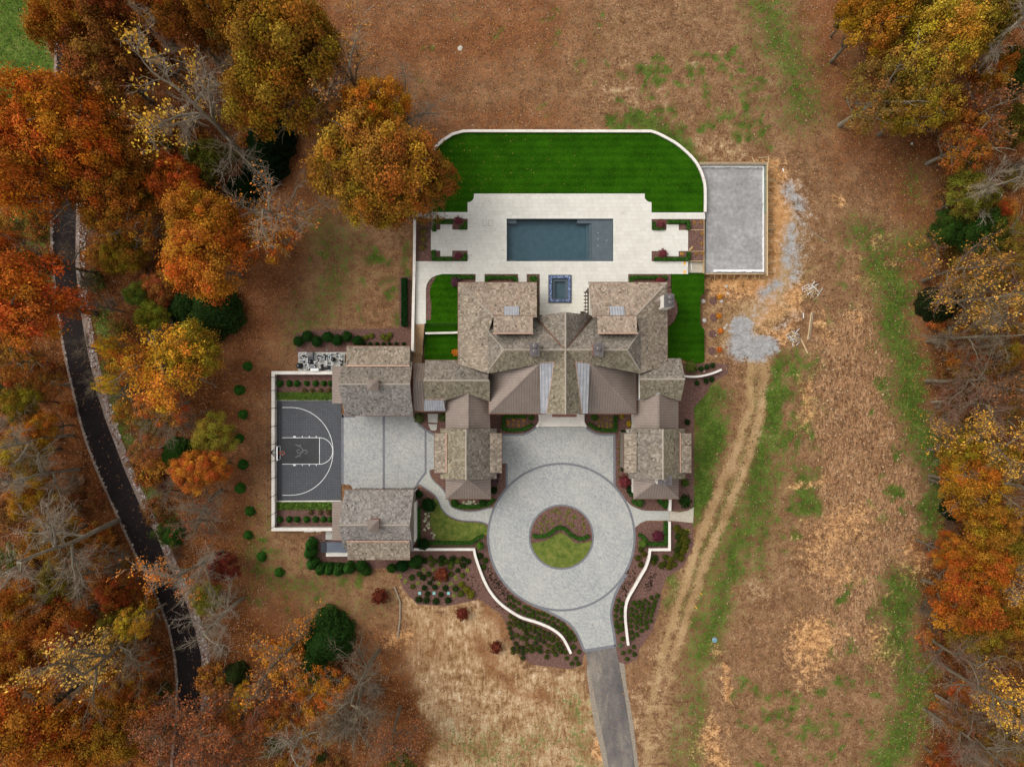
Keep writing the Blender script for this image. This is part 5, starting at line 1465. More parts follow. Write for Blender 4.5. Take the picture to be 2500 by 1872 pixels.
a, b_ = body(house, 1095, 1163, 1191, 1210, 0, 3.7, mir=True)
for s in (0, 1):
    f = (lambda v: v) if not s else (lambda v: 2 * AX - v)
    windows(house, 'y-', [f(a[0] + 1.2), f(a[0] + 3.4)], b_[1], 1.0, 2.8, 1.2)
# chimneys
def chimney(x0, y0, x1, y1, zt, zb, mat, caps, label=None):
    a, b_ = W(x0, y0, zt), W(x1, y1, zt)
    o = MB().box(a[0], b_[0], b_[1], a[1], zb, zt - .12).build('chimney', MT[mat], house)
    if label:
        o['label'] = label
    MB().box(a[0] - .05, b_[0] + .05, b_[1] - .05, a[1] + .05, zt - .12, zt).build('cap', MT['cap_metal'], o)
    for px, py in caps:
        p = W(px, py, zt + .2)
        MB().lathe(p[0], p[1], [(.2, zt), (.2, zt + .22), (.26, zt + .22), (.26, zt + .28), (.14, zt + .32)], 14).build('flue', MT['cap_metal'], o)
chimney(1294.5, 838, 1315.5, 868, 10.8, 8.0, 'copper_wall', [(1306, 844.5), (1306, 858)])
chimney(1450, 838, 1472, 868, 10.8, 8.0, 'copper_wall', [(1462, 851)])
chimney(1622.6, 718.5, 1645, 749, 8.9, 0, 'render', [(1637, 726), (1637, 738)], 'cream chimney stack beside the right wing')
chimney(1607, 1161, 1639.5, 1183, 7.4, 0, 'render', [(1625.5, 1173.5)], 'cream chimney stack on the right pavilion')
p_, _ = plane_of([(1596, 736.5, 6.3), (1614, 720, 6.35), (1614, 737, 6.9)])
metalled(house, p_, .5, 'metal_roof', 'cricket')
p_, _ = plane_of([(1596, 736.5, 6.3), (1614, 737, 6.9), (1614, 755, 6.35)])
metalled(house, p_, .5, 'metal_roof', 'cricket')
v = W(1130, 1021, 4.6)
MB().lathe(v[0], v[1], [(.07, 4.3), (.07, 5.0), (.1, 5.0), (.1, 5.05)], 10).build('vent_pipe', MT['white_plastic'], house)
# pergola between spa and right wing
pg = thing('pergola', 'dark timber pergola beams beside the right wing', 'pergola', W(1432, 735, DZ))
for yy in (714, 722.5, 731, 739.5, 748, 756, 764.5):
    MB().pbox(1425.5, yy - 1.2, 1436, yy + 1.2, 4.0, 4.2).build('rafter', MT['wood_dark'], pg)
MB().pbox(1434.5, 703, 1437.5, 768, 3.8, 4.0).build('beam', MT['wood_dark'], pg)
MB().pbox(1429, 712, 1430.2, 768, 3.8, 4.0).build('beam', MT['wood_dark'], pg)
for yy in (706, 765):
    MB().pbox(1434.7, yy - 1.5, 1437, yy + 1.5, DZ, 3.8).build('post', MT['wood_dark'], pg)
MB().pbox(1417, 760, 1428, 767, 4.4, 4.55).build('side_beam', MT['wood_dark'], pg)

# ---------------------------------------------------------------- garages
def garage(label, sgn, ry, north):
    """ry: pixel row of the ridge. north True: long slope to the south, dormer to the north"""
    t = thing('garage', label, 'garage', W(915, ry, 0))
    RZ, EZ = 7.8, 4.2
    d = 1 if north else -1
    def P(x, dy, z=None):
        return (x, ry + d * dy) if z is None else (x, ry + d * dy, z)
    return t, P
# upper garage
g1, _ = garage('cedar roofed garage above the parking court with a small bronze cupola', 1, 938, True)
p_, _ = plane_of([(825.5, 938, 7.8), (1001, 938, 7.8), (1009, 1013.5, 4.3), (842, 1013.5)])
shingled(g1, p_, 'silver')
p_, _ = plane_of([(825.5, 938, 7.8), (1001, 938, 7.8), (1007, 884, 5.5), (838, 884)])
shingled(g1, p_, 'grey')
p_, _ = plane_of([(846, 846, 4.7), (1001, 846, 4.7), (1000, 894, 6.1), (845, 894)])
shingled(g1, p_, 'tan')
p_, _ = plane_of([(811, 894, 3.3), (811, 985, 3.3), (836, 985, 4.0), (834, 894)])
metalled(g1, p_, .32)
ridge(g1, W(825.5, 938, 7.8), W(1001, 938, 7.8), .2)
beam(g1, W(845, 893, 6.12), W(1000, 893, 6.12), .13, .05, 'copper', 'flashing')
beam(g1, W(845.5, 845, 4.68), W(1001.5, 845, 4.68), .12, .1, 'copper_dark', 'gutter', -.1)
beam(g1, W(842, 1014, 4.28), W(1009.5, 1014, 4.28), .12, .1, 'copper_dark', 'gutter', -.1)
a, b_ = body(g1, 849, 890, 1004, 1006, 0, 4.1, 'wall_shingle')
windows(g1, 'y-', [a[0] + 1.5, a[0] + 4.2, a[0] + 6.6], b_[1], .1, 2.6, 1.9)
body(g1, 852, 850, 995, 896, 0, 4.5, 'wall_shingle', 'dormer_wall')
xg = W(1004, 938, 5)[0]
yn, ysh = W(1004, 884, 5)[1], W(1004, 1010, 4.3)[1]
yr = W(1004, 938, 7.6)[1]
MB().add([(xg, yn, 0), (xg, ysh, 0), (xg, ysh, 4.2), (xg, yr, 7.6), (xg, yn, 5.3), (xg - .25, yn, 0), (xg - .25, ysh, 0), (xg - .25, ysh, 4.2), (xg - .25, yr, 7.6), (xg - .25, yn, 5.3)], [(0, 1, 2, 3, 4), (9, 8, 7, 6, 5), (0, 5, 6, 1), (1, 6, 7, 2), (2, 7, 8, 3), (3, 8, 9, 4), (4, 9, 5, 0)]).build('gable_wall', MT['copper_wall'], g1)
def cupola(parent, x0, y0, x1, y1, zt, zb):
    a, b_ = W(x0, y0, zt), W(x1, y1, zt)
    o = MB().box(a[0] + .1, b_[0] - .1, b_[1] + .1, a[1] - .1, zb, zt).build('cupola', MT['copper_wall'], parent)
    cx, cy = (a[0] + b_[0]) / 2, (a[1] + b_[1]) / 2
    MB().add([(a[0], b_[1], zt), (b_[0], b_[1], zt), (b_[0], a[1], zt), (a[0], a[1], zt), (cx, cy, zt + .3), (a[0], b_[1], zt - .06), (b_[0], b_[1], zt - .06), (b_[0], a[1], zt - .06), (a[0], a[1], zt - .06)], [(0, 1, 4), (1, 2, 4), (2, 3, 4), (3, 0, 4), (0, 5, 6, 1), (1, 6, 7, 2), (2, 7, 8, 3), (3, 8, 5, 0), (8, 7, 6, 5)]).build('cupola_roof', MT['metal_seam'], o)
cupola(g1, 896.5, 925.5, 924, 953, 8.5, 6.8)
# lower garage
g2, _ = garage('grey cedar roofed garage below the parking court with a small bronze cupola', 1, 1282, False)
p_, _ = plane_of([(827, 1282, 7.8), (1000, 1282, 7.8), (1010.5, 1196, 4.0), (842, 1196)])
shingled(g2, p_, 'silver')
p_, _ = plane_of([(827, 1282, 7.8), (1000, 1282, 7.8), (1009.5, 1345, 4.9), (840, 1340)])
shingled(g2, p_, 'silver')
p_, _ = plane_of([(847, 1320, 6.3), (1000, 1320, 6.3), (1001, 1365.5, 5.0), (849, 1365.5)])
shingled(g2, p_, 'tan')
p_, _ = plane_of([(811, 1224, 3.3), (811, 1318, 3.3), (840, 1318, 4.1), (840, 1224)])
metalled(g2, p_, .32)
ridge(g2, W(827, 1282, 7.8), W(1000, 1282, 7.8), .2)
beam(g2, W(846.5, 1321, 6.32), W(1000, 1321, 6.32), .13, .05, 'copper', 'flashing')
beam(g2, W(842, 1195.5, 3.98), W(1010.5, 1195.5, 3.98), .12, .1, 'copper_dark', 'gutter', -.1)
beam(g2, W(848.5, 1366, 4.98), W(1001.5, 1366, 4.98), .12, .1, 'copper_dark', 'gutter', -.1)
a, b_ = body(g2, 850, 1203, 1000, 1340, 0, 3.8, 'wall_shingle')
windows(g2, 'y+', [a[0] + 1.5, a[0] + 4.2, a[0] + 6.6], a[1], .1, 2.6, 1.9)
body(g2, 855, 1324, 995, 1360, 0, 4.8, 'wall_shingle', 'dormer_wall')
xg = W(1003, 1282, 5)[0]
yn, ysh, yr = W(1003, 1200, 4.0)[1], W(1003, 1342, 4.9)[1], W(1003, 1282, 7.6)[1]
MB().add([(xg, yn, 0), (xg, ysh, 0), (xg, ysh, 4.7), (xg, yr, 7.6), (xg, yn, 3.9), (xg - .25, yn, 0), (xg - .25, ysh, 0), (xg - .25, ysh, 4.7), (xg - .25, yr, 7.6), (xg - .25, yn, 3.9)], [(0, 1, 2, 3, 4), (9, 8, 7, 6, 5), (0, 5, 6, 1), (1, 6, 7, 2), (2, 7, 8, 3), (3, 8, 9, 4), (4, 9, 5, 0)]).build('gable_wall', MT['wall_shingle'], g2)
MB().pbox(1008.5, 1228, 1013.5, 1322, 0, 2.4).build('lower_wall', MT['render'], g2)
cupola(g2, 897, 1268, 925, 1298, 8.5, 6.6)
ln = thing('lean_to', 'small blue-grey flat cover at the lower left of the lower garage', 'shed', W(815, 1335, 0))
MB().pbox(798, 1323, 846, 1348, 2.3, 2.45).build('roof', MT['slate_roof'], ln)
MB().pbox(783, 1324, 798, 1348.5, 1.9, 2.05).build('side_roof', MT['glass_dark'], ln)
MB().pbox(796, 1348.2, 850, 1358, 0, 1.2).build('wall', MT['render'], ln)
for (xx, yy) in ((786, 1327), (786, 1346)):
    p = W(xx, yy, 1.9)
    MB().box(p[0] - .05, p[0] + .05, p[1] - .05, p[1] + .05, 0, 1.9).build('post', MT['equip_grey'], ln)
tag(MB().pbox(795, 1297, 811, 1317, -.05, .12).build('door_step', MT['concrete']), 'pale concrete step between the court wall and lower garage', 'step')
for i, (a0, a1) in enumerate(((742, 767), (771, 783))):
    tag(MB().pbox(a0, 1295.8, a1, 1298.5, 0, .5).build('block_pile', MT['coping']), ('longer' if i == 0 else 'shorter') + ' row of pale blocks against the lower court wall', 'blocks')
# ---------------------------------------------------------------- foliage builders
def unit(v):
    return v / (np.linalg.norm(v, axis=-1, keepdims=True) + 1e-9)
def leaf_quads(P, Nr, size, rg, aspect=1.5, fold=.15):
    n = len(P)
    Nr = unit(Nr)
    t = unit(np.cross(Nr, unit(rg.normal(size=(n, 3)))))
    b = np.cross(Nr, t)
    s = size[:, None]
    a = t * s * aspect / 2
    d = b * s / 2
    up = Nr * s * fold
    return np.stack([P - a, P - d * 1.0 + up, P + a, P + d * 1.0 + up], 1)
def core(rad, sq=1.0, k=10, rows=6, z=0.0):
    V = []
    for i in range(rows):
        f0, f1 = math.pi * i / rows - math.pi / 2, math.pi * (i + 1) / rows - math.pi / 2
        for j in range(k):
            a0, a1 = 2 * math.pi * j / k, 2 * math.pi * (j + 1) / k
            V.append([(rad * math.cos(f) * math.cos(a), rad * math.cos(f) * math.sin(a), z + rad * sq * math.sin(f)) for f, a in ((f0, a0), (f0, a1), (f1, a1), (f1, a0))])
    return np.array(V)
def crown_mesh(name, seed, clumps=60, per=260, size=.05, zc=1.5, flat=.72, cr=(.09, .24), fill=1.0, bottom=-.35):
    """crown of many leaf clumps round a centre at height zc, horizontal radius 1"""
    rg = np.random.default_rng(seed)
    P, Nn, Sz, Cc = [], [], [], []
    gold = math.pi * (3 - math.sqrt(5))
    for i in range(clumps):
        if rg.random() < .12:
            continue
        h = 1 - (i + .5) / clumps * (1 - bottom)
        rr = math.sqrt(max(0, 1 - h * h))
        a = i * gold + rg.normal() * .3
        rad = rg.uniform(.66, .9) * (1 + .13 * math.sin(3 * a + seed) + .07 * math.sin(7 * a)) if rg.random() < .74 else rg.uniform(.2, .55)
        ctr = np.array([math.cos(a) * rr * rad, math.sin(a) * rr * rad, (h * flat * rad)])
        q = rg.uniform(*cr)
        n = int(per * fill * (q / cr[1]) ** 2)
        d = unit(rg.normal(size=(n, 3)) + np.array([0, 0, .5]) + unit(ctr[None])[0] * .5)
        r = q * np.where(rg.random(n) < .2, rg.uniform(.8, 1.6, n), rg.uniform(.2, 1.05, n) ** .6)
        pts = ctr + d * r[:, None] * np.array([1.12, 1.12, .8])
        P.append(pts)
        Nn.append(d * .8 + np.array([0, 0, .7]) + rg.normal(size=(n, 3)) * .5)
        Sz.append(size * rg.uniform(.6, 1.35, n))
        base = np.array([rg.uniform(.26, .68), rg.uniform(.1, .9), rg.uniform(.35, .7)])
        Cc.append(np.clip(base + rg.normal(size=(n, 3)) * np.array([.16, .09, .15]), 0, 1))
    P = np.concatenate(P) + np.array([0, 0, zc])
    return quads_mesh(name, leaf_quads(P, np.concatenate(Nn), np.concatenate(Sz), rg), np.concatenate(Cc), MT['leaf'])
def limb(m, rg, p, d, L, r, seg=3, bend=.18, k=5):
    pts, rad = [np.array(p, float)], [r]
    d = np.array(d, float)
    for i in range(seg):
        d = unit(d + rg.normal(size=3) * bend)
        pts.append(pts[-1] + d * L / seg)
        rad.append(r * (1 - .62 * (i + 1) / seg))
    m.tube(pts, rad, k, caps=False)
    return pts, d, rad[-1]
def trunk_mesh(name, seed, zc=1.5, mat='bark', nl=9):
    rg = np.random.default_rng(seed + 50)
    m = MB()
    pts, d, r = limb(m, rg, (0, 0, -.08), (rg.normal() * .06, rg.normal() * .06, 1), zc * 1.0, .075, 5, .07, 8)
    for i in range(nl):
        p = pts[2 + i % 4]
        a = 2 * math.pi * i / nl + rg.normal() * .3
        q, dd, rr = limb(m, rg, p, (math.cos(a), math.sin(a), rg.uniform(.45, 1.0)), rg.uniform(.55, .85), .035, 4, .16, 6)
        for j in range(4):
            limb(m, rg, q[2 + j % 3], unit(dd + rg.normal(size=3) * .7), rg.uniform(.2, .4), .014, 3, .2, 4)
    return m.mesh(name, MT[mat], True)
def bare_meshes(name, seed, mat='bark_pale', tmat='twig_pale', spread=1.45, dens=(7, 6, 5)):
    """leafless tree: trunk mesh, twig mesh, twig tips (for the few leaves left)"""
    rg = np.random.default_rng(seed + 900)
    mt, mw = MB(), MB()
    tips = []
    pts, d, r = limb(mt, rg, (0, 0, -.08), (rg.normal() * .05, rg.normal() * .05, 1), 2.0, .06, 7, .07, 8)
    nl = 8
    for i in range(nl):
        p = pts[3 + i % 5]
        hi = (i % 5) / 4
        a = 2.4 * i + rg.normal() * .3
        q, dd, rr = limb(mt, rg, p, (math.cos(a) * spread, math.sin(a) * spread, (.38 + hi * .7)), rg.uniform(.7, 1.0) * (1 - .25 * hi), .024, 5, .15, 6)
        for j in range(dens[0]):
            s = q[1 + j % 5]
            q2, d2, r2 = limb(mt, rg, s, unit(dd + rg.normal(size=3) * .62), rg.uniform(.28, .46), .0085, 4, .2, 4)
            for k in range(dens[1]):
                q3, d3, r3 = limb(mw, rg, q2[1 + k % 4], unit(d2 + rg.normal(size=3) * .6), rg.uniform(.14, .26), .0038, 3, .22, 3)
                for l in range(dens[2]):
                    q4, d4, r4 = limb(mw, rg, q3[1 + l % 3], unit(d3 + rg.normal(size=3) * .6), rg.uniform(.08, .16), .0025, 2, .2, 3)
                    tips.append(q4[-1])
    return mt.mesh(name + '_trunk', MT[mat], True), mw.mesh(name + '_twigs', MT[tmat]), np.array(tips)
def tip_leaves(name, tips, seed, frac=.5, size=.05, side=None):
    rg = np.random.default_rng(seed)
    k = rg.random(len(tips)) < frac
    if side is not None:
        k &= (tips[:, 0] * side[0] + tips[:, 1] * side[1]) > side[2]
    P = np.repeat(tips[k], 6, 0)
    P = P + rg.normal(size=P.shape) * .05
    n = len(P)
    return quads_mesh(name, leaf_quads(P, rg.normal(size=(n, 3)) + np.array([0, 0, .8]), size * rg.uniform(.6, 1.3, n), rg), np.clip(rg.normal(.5, .16, (n, 3)), 0, 1), MT['leaf'])
def needle_mesh(name, seed, n=9000, zc=1.0, top=2.2, size=.06, core_r=.8):
    """dense evergreen: rounded cone of fine sprays"""
    rg = np.random.default_rng(seed + 300)
    h = rg.random(n) ** 1.25
    a = rg.uniform(0, 2 * math.pi, n)
    lob = 1 + .06 * np.sin(a * 5 + seed) + .05 * np.sin(a * 11 + h * 14) + .05 * np.sin(a * 3 + 2 * seed)
    r = (1 - h ** 1.7) ** .62 * lob * (1 - .35 * rg.random(n) ** 3)
    P = np.stack([np.cos(a) * r, np.sin(a) * r, .1 + h * top], 1)
    Nr = np.stack([np.cos(a), np.sin(a), .3 + 1.0 * h], 1) + rg.normal(size=(n, 3)) * .5
    V = leaf_quads(P, Nr, size * rg.uniform(.6, 1.4, n), rg, 1.9)
    C = np.clip(np.stack([.3 + .28 * lob - .1 + rg.normal(size=n) * .14, rg.normal(.5, .12, n), rg.normal(.5, .12, n)], 1), 0, 1)
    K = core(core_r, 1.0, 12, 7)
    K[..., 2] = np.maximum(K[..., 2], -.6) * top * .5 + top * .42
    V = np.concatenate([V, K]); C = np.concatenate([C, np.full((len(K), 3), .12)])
    return quads_mesh(name, V, C, MT['leaf'])
def brush_mesh(name, seed, mat, n=70):
    """leafless thicket: thin stems fanning from the ground"""
    rg = np.random.default_rng(seed + 2100)
    m = MB()
    for i in range(n):
        a, t = rg.uniform(0, 6.28), rg.uniform(.15, 1.0)
        q, d, r = limb(m, rg, (math.cos(a) * .12, math.sin(a) * .12, -.02), (math.cos(a) * t, math.sin(a) * t, rg.uniform(.5, 1.1)), rg.uniform(.6, 1.15), .011, 4, .18, 3)
        for j in range(5):
            limb(m, rg, q[1 + j % 4], unit(d + rg.normal(size=3) * .6), rg.uniform(.2, .4), .0055, 3, .2, 3)
    return m.mesh(name, MT[mat])
def ball_mesh(name, seed, n=420, size=.16, sq=.85, rough=.12):
    rg = np.random.default_rng(seed + 700)
    d = unit(rg.normal(size=(n, 3)))
    d[:, 2] = np.abs(d[:, 2]) * 1.0 - .1
    lob = 1 + rough * np.sin(d[:, 0] * 7 + seed) * np.sin(d[:, 1] * 6)
    P = d * (lob * rg.uniform(.86, 1.04, n))[:, None] * np.array([1, 1, sq]) + np.array([0, 0, sq * .85])
    V = leaf_quads(P, d + rg.normal(size=(n, 3)) * .6, size * rg.uniform(.6, 1.3, n), rg)
    C = np.clip(rg.normal(.48, .15, (n, 3)), 0, 1)
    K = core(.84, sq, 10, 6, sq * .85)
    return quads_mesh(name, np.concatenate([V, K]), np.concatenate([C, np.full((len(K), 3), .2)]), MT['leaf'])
def tuft_mesh(name, seed, n=60, L=1.0):
    """loose perennial: arching blades from the centre"""
    rg = np.random.default_rng(seed + 1300)
    V, C = [], []
    for i in range(n):
        a = rg.uniform(0, 2 * math.pi)
        q = rg.uniform(.1, 1.0) * L
        d = np.array([math.cos(a), math.sin(a), 0])
        s = np.array([-math.sin(a), math.cos(a), 0]) * rg.uniform(.05, .12)
        p0 = d * .1 * q
        p1 = d * q * .6 + np.array([0, 0, rg.uniform(.5, .9)])
        p2 = d * q + np.array([0, 0, rg.uniform(.3, .7)])
        V.append([p0 - s * .4, p0 + s * .4, p1 + s, p1 - s])
        V.append([p1 - s, p1 + s, p2 + s * .3, p2 - s * .3])
        cc = np.clip(rg.normal(.5, .15, 3), 0, 1)
        C += [cc, cc]
    return quads_mesh(name, np.array(V), np.array(C), MT['leaf'])

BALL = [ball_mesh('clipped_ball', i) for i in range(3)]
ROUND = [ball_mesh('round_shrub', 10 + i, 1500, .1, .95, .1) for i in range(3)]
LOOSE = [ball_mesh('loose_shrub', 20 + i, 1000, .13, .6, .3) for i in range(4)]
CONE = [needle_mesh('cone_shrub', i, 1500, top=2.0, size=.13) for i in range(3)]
TUFT = [tuft_mesh('tuft', i) for i in range(4)]
def col_var(cc, v=.12):
    k = random.uniform(1 - v, 1 + v)
    return (min(1, cc[0] * k * random.uniform(.94, 1.06)), min(1, cc[1] * k), min(1, cc[2] * k), 1)
def plant(name, mesh, px, py, rpx, cc, label, cat, group=None, z=0.03, h=1.0, v=.12):
    o = bpy.data.objects.new(name, mesh)
    col.objects.link(o)
    o.location = W(px, py, z)
    r = rpx * S
    o.scale = (r * random.uniform(.93, 1.07), r * random.uniform(.93, 1.07), r * h)
    o.rotation_euler = (0, 0, random.uniform(0, 6.28))
    if cc[1] > cc[0]:
        cc = (cc[0] * 1.12, cc[1], cc[2] * .62, 1)
    o.color = col_var(cc, v)
    return tag(o, label, cat, group)
G_BOX, G_DARK, G_MID, G_OLIVE, G_YEL = c(64, 88, 30), c(40, 78, 28), c(44, 84, 26), c(92, 100, 34), c(142, 138, 40)
RED, PURPLE, ORANGE, GOLD = c(140, 52, 36), c(120, 66, 72), c(222, 122, 30), c(196, 150, 50)
gq = lambda u, v: (960 + u / 3.763, 1220 + v / 3.763)
hq = lambda u, v: (1380 + u / 3.763, 1220 + v / 3.763)
BALLS = [
 ('clipped boxwood ball between the left curved wall and the motor court', 'boxwood balls inside the left wall', gq, [(1075, 888), (1110, 920), (1153, 943), (1065, 950), (1105, 972), (1203, 977), (1240, 993), (1148, 1005), (1197, 1027), (1280, 1020), (1328, 1030), (1242, 1050), (1282, 1058), (1373, 1040), (1412, 1057), (1328, 1080), (1377, 1097), (1460, 1082), (1418, 1112), (1508, 1105), (1465, 1137), (1547, 1135), (1505, 1163), (1583, 1170), (1545, 1185), (1625, 1205), (1580, 1215), (1648, 1245), (1610, 1250), (1622, 1280), (1668, 1280), (1655, 1343), (1703, 1388), (1593, 1447), (1675, 1450), (1640, 1495), (1697, 1497)], 0),
 ('boxwood ball in the crowded bed below the left curved wall', 'boxwood balls below the left wall', gq, [(1073, 1065), (1110, 1090), (1067, 1125), (1153, 1110), (1113, 1140), (1200, 1130), (1067, 1172), (1160, 1155), (1245, 1147), (1205, 1182), (1292, 1163), (1080, 1215), (1133, 1237), (1250, 1187), (1337, 1182), (1297, 1205), (1220, 1222), (1180, 1260), (1090, 1262), (1380, 1205), (1260, 1247), (1335, 1232), (1300, 1262), (1218, 1275), (1425, 1222), (1380, 1250), (1465, 1248), (1345, 1280), (1420, 1265), (1125, 1310), (1305, 1308), (1265, 1340), (1225, 1320), (1382, 1300), (1420, 1330), (1460, 1285), (1505, 1275), (1185, 1352), (1145, 1345), (1100, 1360), (1345, 1345), (1310, 1362), (1460, 1345), (1500, 1320), (1533, 1315), (1147, 1388), (1190, 1400), (1225, 1375), (1270, 1382), (1350, 1385), (1415, 1385), (1465, 1385), (1510, 1362), (1555, 1352), (1190, 1445), (1410, 1435), (1490, 1412), (1540, 1385), (1580, 1395), (1100, 1395)], 1),
 ('clipped boxwood ball between the right curved wall and the motor court', 'boxwood balls inside the right wall', hq, [(485, 918), (522, 950), (470, 968), (510, 1000), (463, 1010), (512, 1040), (460, 1060), (510, 1087), (465, 1112), (512, 1140), (468, 1155), (515, 1183), (478, 1208), (525, 1270), (585, 1383), (530, 1400), (632, 1412), (565, 1455), (627, 1345)], 0),
 ('clipped boxwood ball in the bed right of the right curved wall', 'boxwood balls right of the right wall', hq, [(843, 877), (787, 893), (730, 918), (677, 932), (822, 927), (625, 942), (763, 945), (710, 957), (808, 968), (660, 972), (605, 997), (757, 992), (703, 1000), (797, 1010), (648, 1020), (747, 1030), (693, 1050), (602, 1048), (788, 1055), (648, 1070), (737, 1072), (690, 1097), (600, 1103), (782, 1105), (648, 1120), (738, 1120), (693, 1138), (602, 1155), (743, 1165), (652, 1170), (697, 1195), (608, 1212), (653, 1232), (615, 1265)], 0)]
for lb, gp, fq, pts, mix in BALLS:
    for i, q in enumerate(pts):
        px, py = fq(*q)
        cc = G_BOX if not mix else random.choice([G_BOX, c(66, 80, 28), c(80, 88, 34), c(58, 74, 40)])
        plant('boxwood_ball', BALL[i % 3], px, py, random.uniform(5.0, 6.2), cc, lb, 'boxwood', gp, .03, .9)
plant('boxwood_ball', BALL[0], *hq(503, 1330), 5.6, c(92, 128, 96), 'pale grey-green ball shrub left of the right wall end', 'shrub')
for i, q in enumerate([(606, 894), (586, 952), (594.5, 1011.6), (585.6, 1069.6), (595, 1133), (587.6, 1191), (612, 1247), (607, 1305), (640, 1357.6), (683, 1396)]):
    plant('cone_shrub', CONE[i % 3], q[0], q[1], 10.5 + 2.5 * random.random(), c(50, 100, 34), '%s young cone evergreen from the top in the row left of the court' % ('first second third fourth fifth sixth seventh eighth ninth tenth'.split()[i]), 'evergreen', 'young evergreens left of the court', 0, .85)
for i, q in enumerate([(732, 834), (754, 821), (777, 834), (803, 823), (826.5, 831.5), (850, 822), (876, 832)]):
    plant('round_shrub', ROUND[i % 3], q[0], q[1], 12.6 + 1.4 * random.random(), c(34, 76, 28), '%s round shrub from the left above the pool equipment' % ('first second third fourth fifth sixth seventh'.split()[i]), 'shrub', 'round shrubs above the pool equipment')
for yy, nm in ((936, 'upper'), (1267, 'lower')):
    for i, xx in enumerate((684, 707, 726, 749, 771, 791, 808)):
        plant('cone_shrub', CONE[i % 3], xx, yy, 6.6 + 1.4 * random.random(), c(48, 94, 34), '%s small cone shrub from the left in the %s court bed' % ('first second third fourth fifth sixth seventh'.split()[i], nm), 'shrub', 'cone shrubs %s court bed' % nm, .05, .9)
    for i, xx in enumerate((745, 763, 783, 803) if yy < 1000 else (760, 783, 803)):
        plant('loose_shrub', LOOSE[i % 4], xx, 953 if yy < 1000 else 1250, 6, c(112, 92, 50), 'small fading shrub beside the groundcover at the %s end of the court' % nm, 'shrub', 'fading shrubs %s court bed' % nm, .05)
for i, (q, r) in enumerate([((763, 1326), 14), ((761, 1345), 15), ((767, 1374), 14), ((788, 1386), 14.5), ((810, 1386), 14.5), ((831, 1388), 14.5), ((854.6, 1384), 14)]):
    plant('arborvitae', CONE[i % 3], q[0] + 1.5, q[1] - 2, r, c(52, 98, 40), '%s arborvitae along the lower garage hedge, counted from the lean-to' % ('first second third fourth fifth sixth seventh'.split()[i]), 'arborvitae', 'arborvitae below the lower garage', .02, 1.7)
for i, (q, r, cc, nm) in enumerate([((885, 1378), 15, G_DARK, 'dark round shrub left under the lower garage eave'), ((897, 1390), 13, G_DARK, 'dark shrub spreading below the round garage shrub'), ((984, 1378), 15, c(26, 66, 30), 'dark round shrub at the lower right of the lower garage'), ((958, 1384), 12, G_MID, 'green shrub left of the dark corner shrub'), ((1010, 1372), 13, G_DARK, 'dark shrub right of the garage corner'), ((1022, 1364), 12, G_DARK, 'upper dark shrub at the garage corner'), ((1048, 1230), 17, c(26, 62, 26), 'large round shrub between garage and garden path'), ((1036, 1325), 15, c(26, 62, 26), 'large round shrub at the wall corner by the lower garage'), ((1024, 1205), 10, c(30, 70, 28), 'small round shrub at the top of the path bed')]):
    plant('round_shrub', ROUND[i % 3], q[0], q[1], r, cc, nm, 'shrub', None, .03)
# mixed planting below the lower garage
zq = lambda u, v: (960 + u / 7.373, 1330 + v / 7.373)
MIXED = [(570, 285, 7, 0), (670, 240, 7, 2), (760, 290, 6, 1), (880, 240, 8, 0), (950, 290, 7, 1), (1070, 245, 8, 0), (1060, 300, 7, 1), (1160, 280, 7, 2), (1265, 245, 6, 0), (1345, 290, 7, 0), (1255, 360, 7, 0), (1030, 375, 7, 2), (860, 335, 6, 1), (690, 350, 6, 2), (1160, 450, 6, 0), (1245, 535, 7, 2), (1045, 520, 6, 2), (955, 605, 6, 0), (730, 600, 6, 0), (640, 515, 7, 1), (540, 580, 8, 0), (465, 515, 7, 1), (335, 580, 7, 1), (350, 740, 6, 2), (655, 675, 6, 0), (560, 765, 7, 0), (750, 750, 7, 0), (940, 770, 7, 0), (620, 865, 7, 0), (860, 880, 7, 0), (460, 970, 8, 0), (600, 985, 8, 0), (775, 1005, 8, 0), (990, 985, 8, 0), (1120, 775, 8, 1), (1220, 870, 8, 2), (1225, 700, 8, 3), (1320, 790, 9, 3), (1400, 880, 10, 3), (400, 270, 9, 0), (450, 360, 9, 0), (1625, 385, 7, 1), (1660, 270, 7, 1), (1560, 190, 8, 0)]
PAL = [c(38, 62, 24), c(58, 84, 28), c(88, 104, 34), c(120, 116, 24)]
MN = ['dark green', 'mid green', 'light green', 'yellow green']
for i, (u, v_, r, k) in enumerate(MIXED):
    px, py = zq(u, v_)
    plant('bedding_shrub', LOOSE[i % 4], px, py, r, PAL[k], '%s bedding shrub in the mixed bed below the lower garage' % MN[k], 'shrub', '%s shrubs in the mixed bed' % MN[k], .03)
for i, (u, v_) in enumerate([(545, 440), (735, 435), (1335, 450), (125, 555), (220, 655), (440, 685), (825, 690), (1035, 695), (1130, 590), (1105, 905)]):
    px, py = zq(u, v_)
    plant('grassy_tuft', TUFT[i % 4], px, py, 7, c(130, 142, 70), 'pale spidery perennial in the mixed bed below the lower garage', 'perennial', 'pale perennials in the mixed bed', .03, .5)
plant('upright_shrub', CONE[1], 1172, 1330, 9, c(86, 128, 44), 'light green upright shrub right of the left wall corner', 'shrub', None, .03, 1.6)
plant('upright_shrub', CONE[2], 1568, 1325, 9, c(96, 124, 52), 'light green upright shrub left of the right wall corner', 'shrub', None, .03, 1.6)
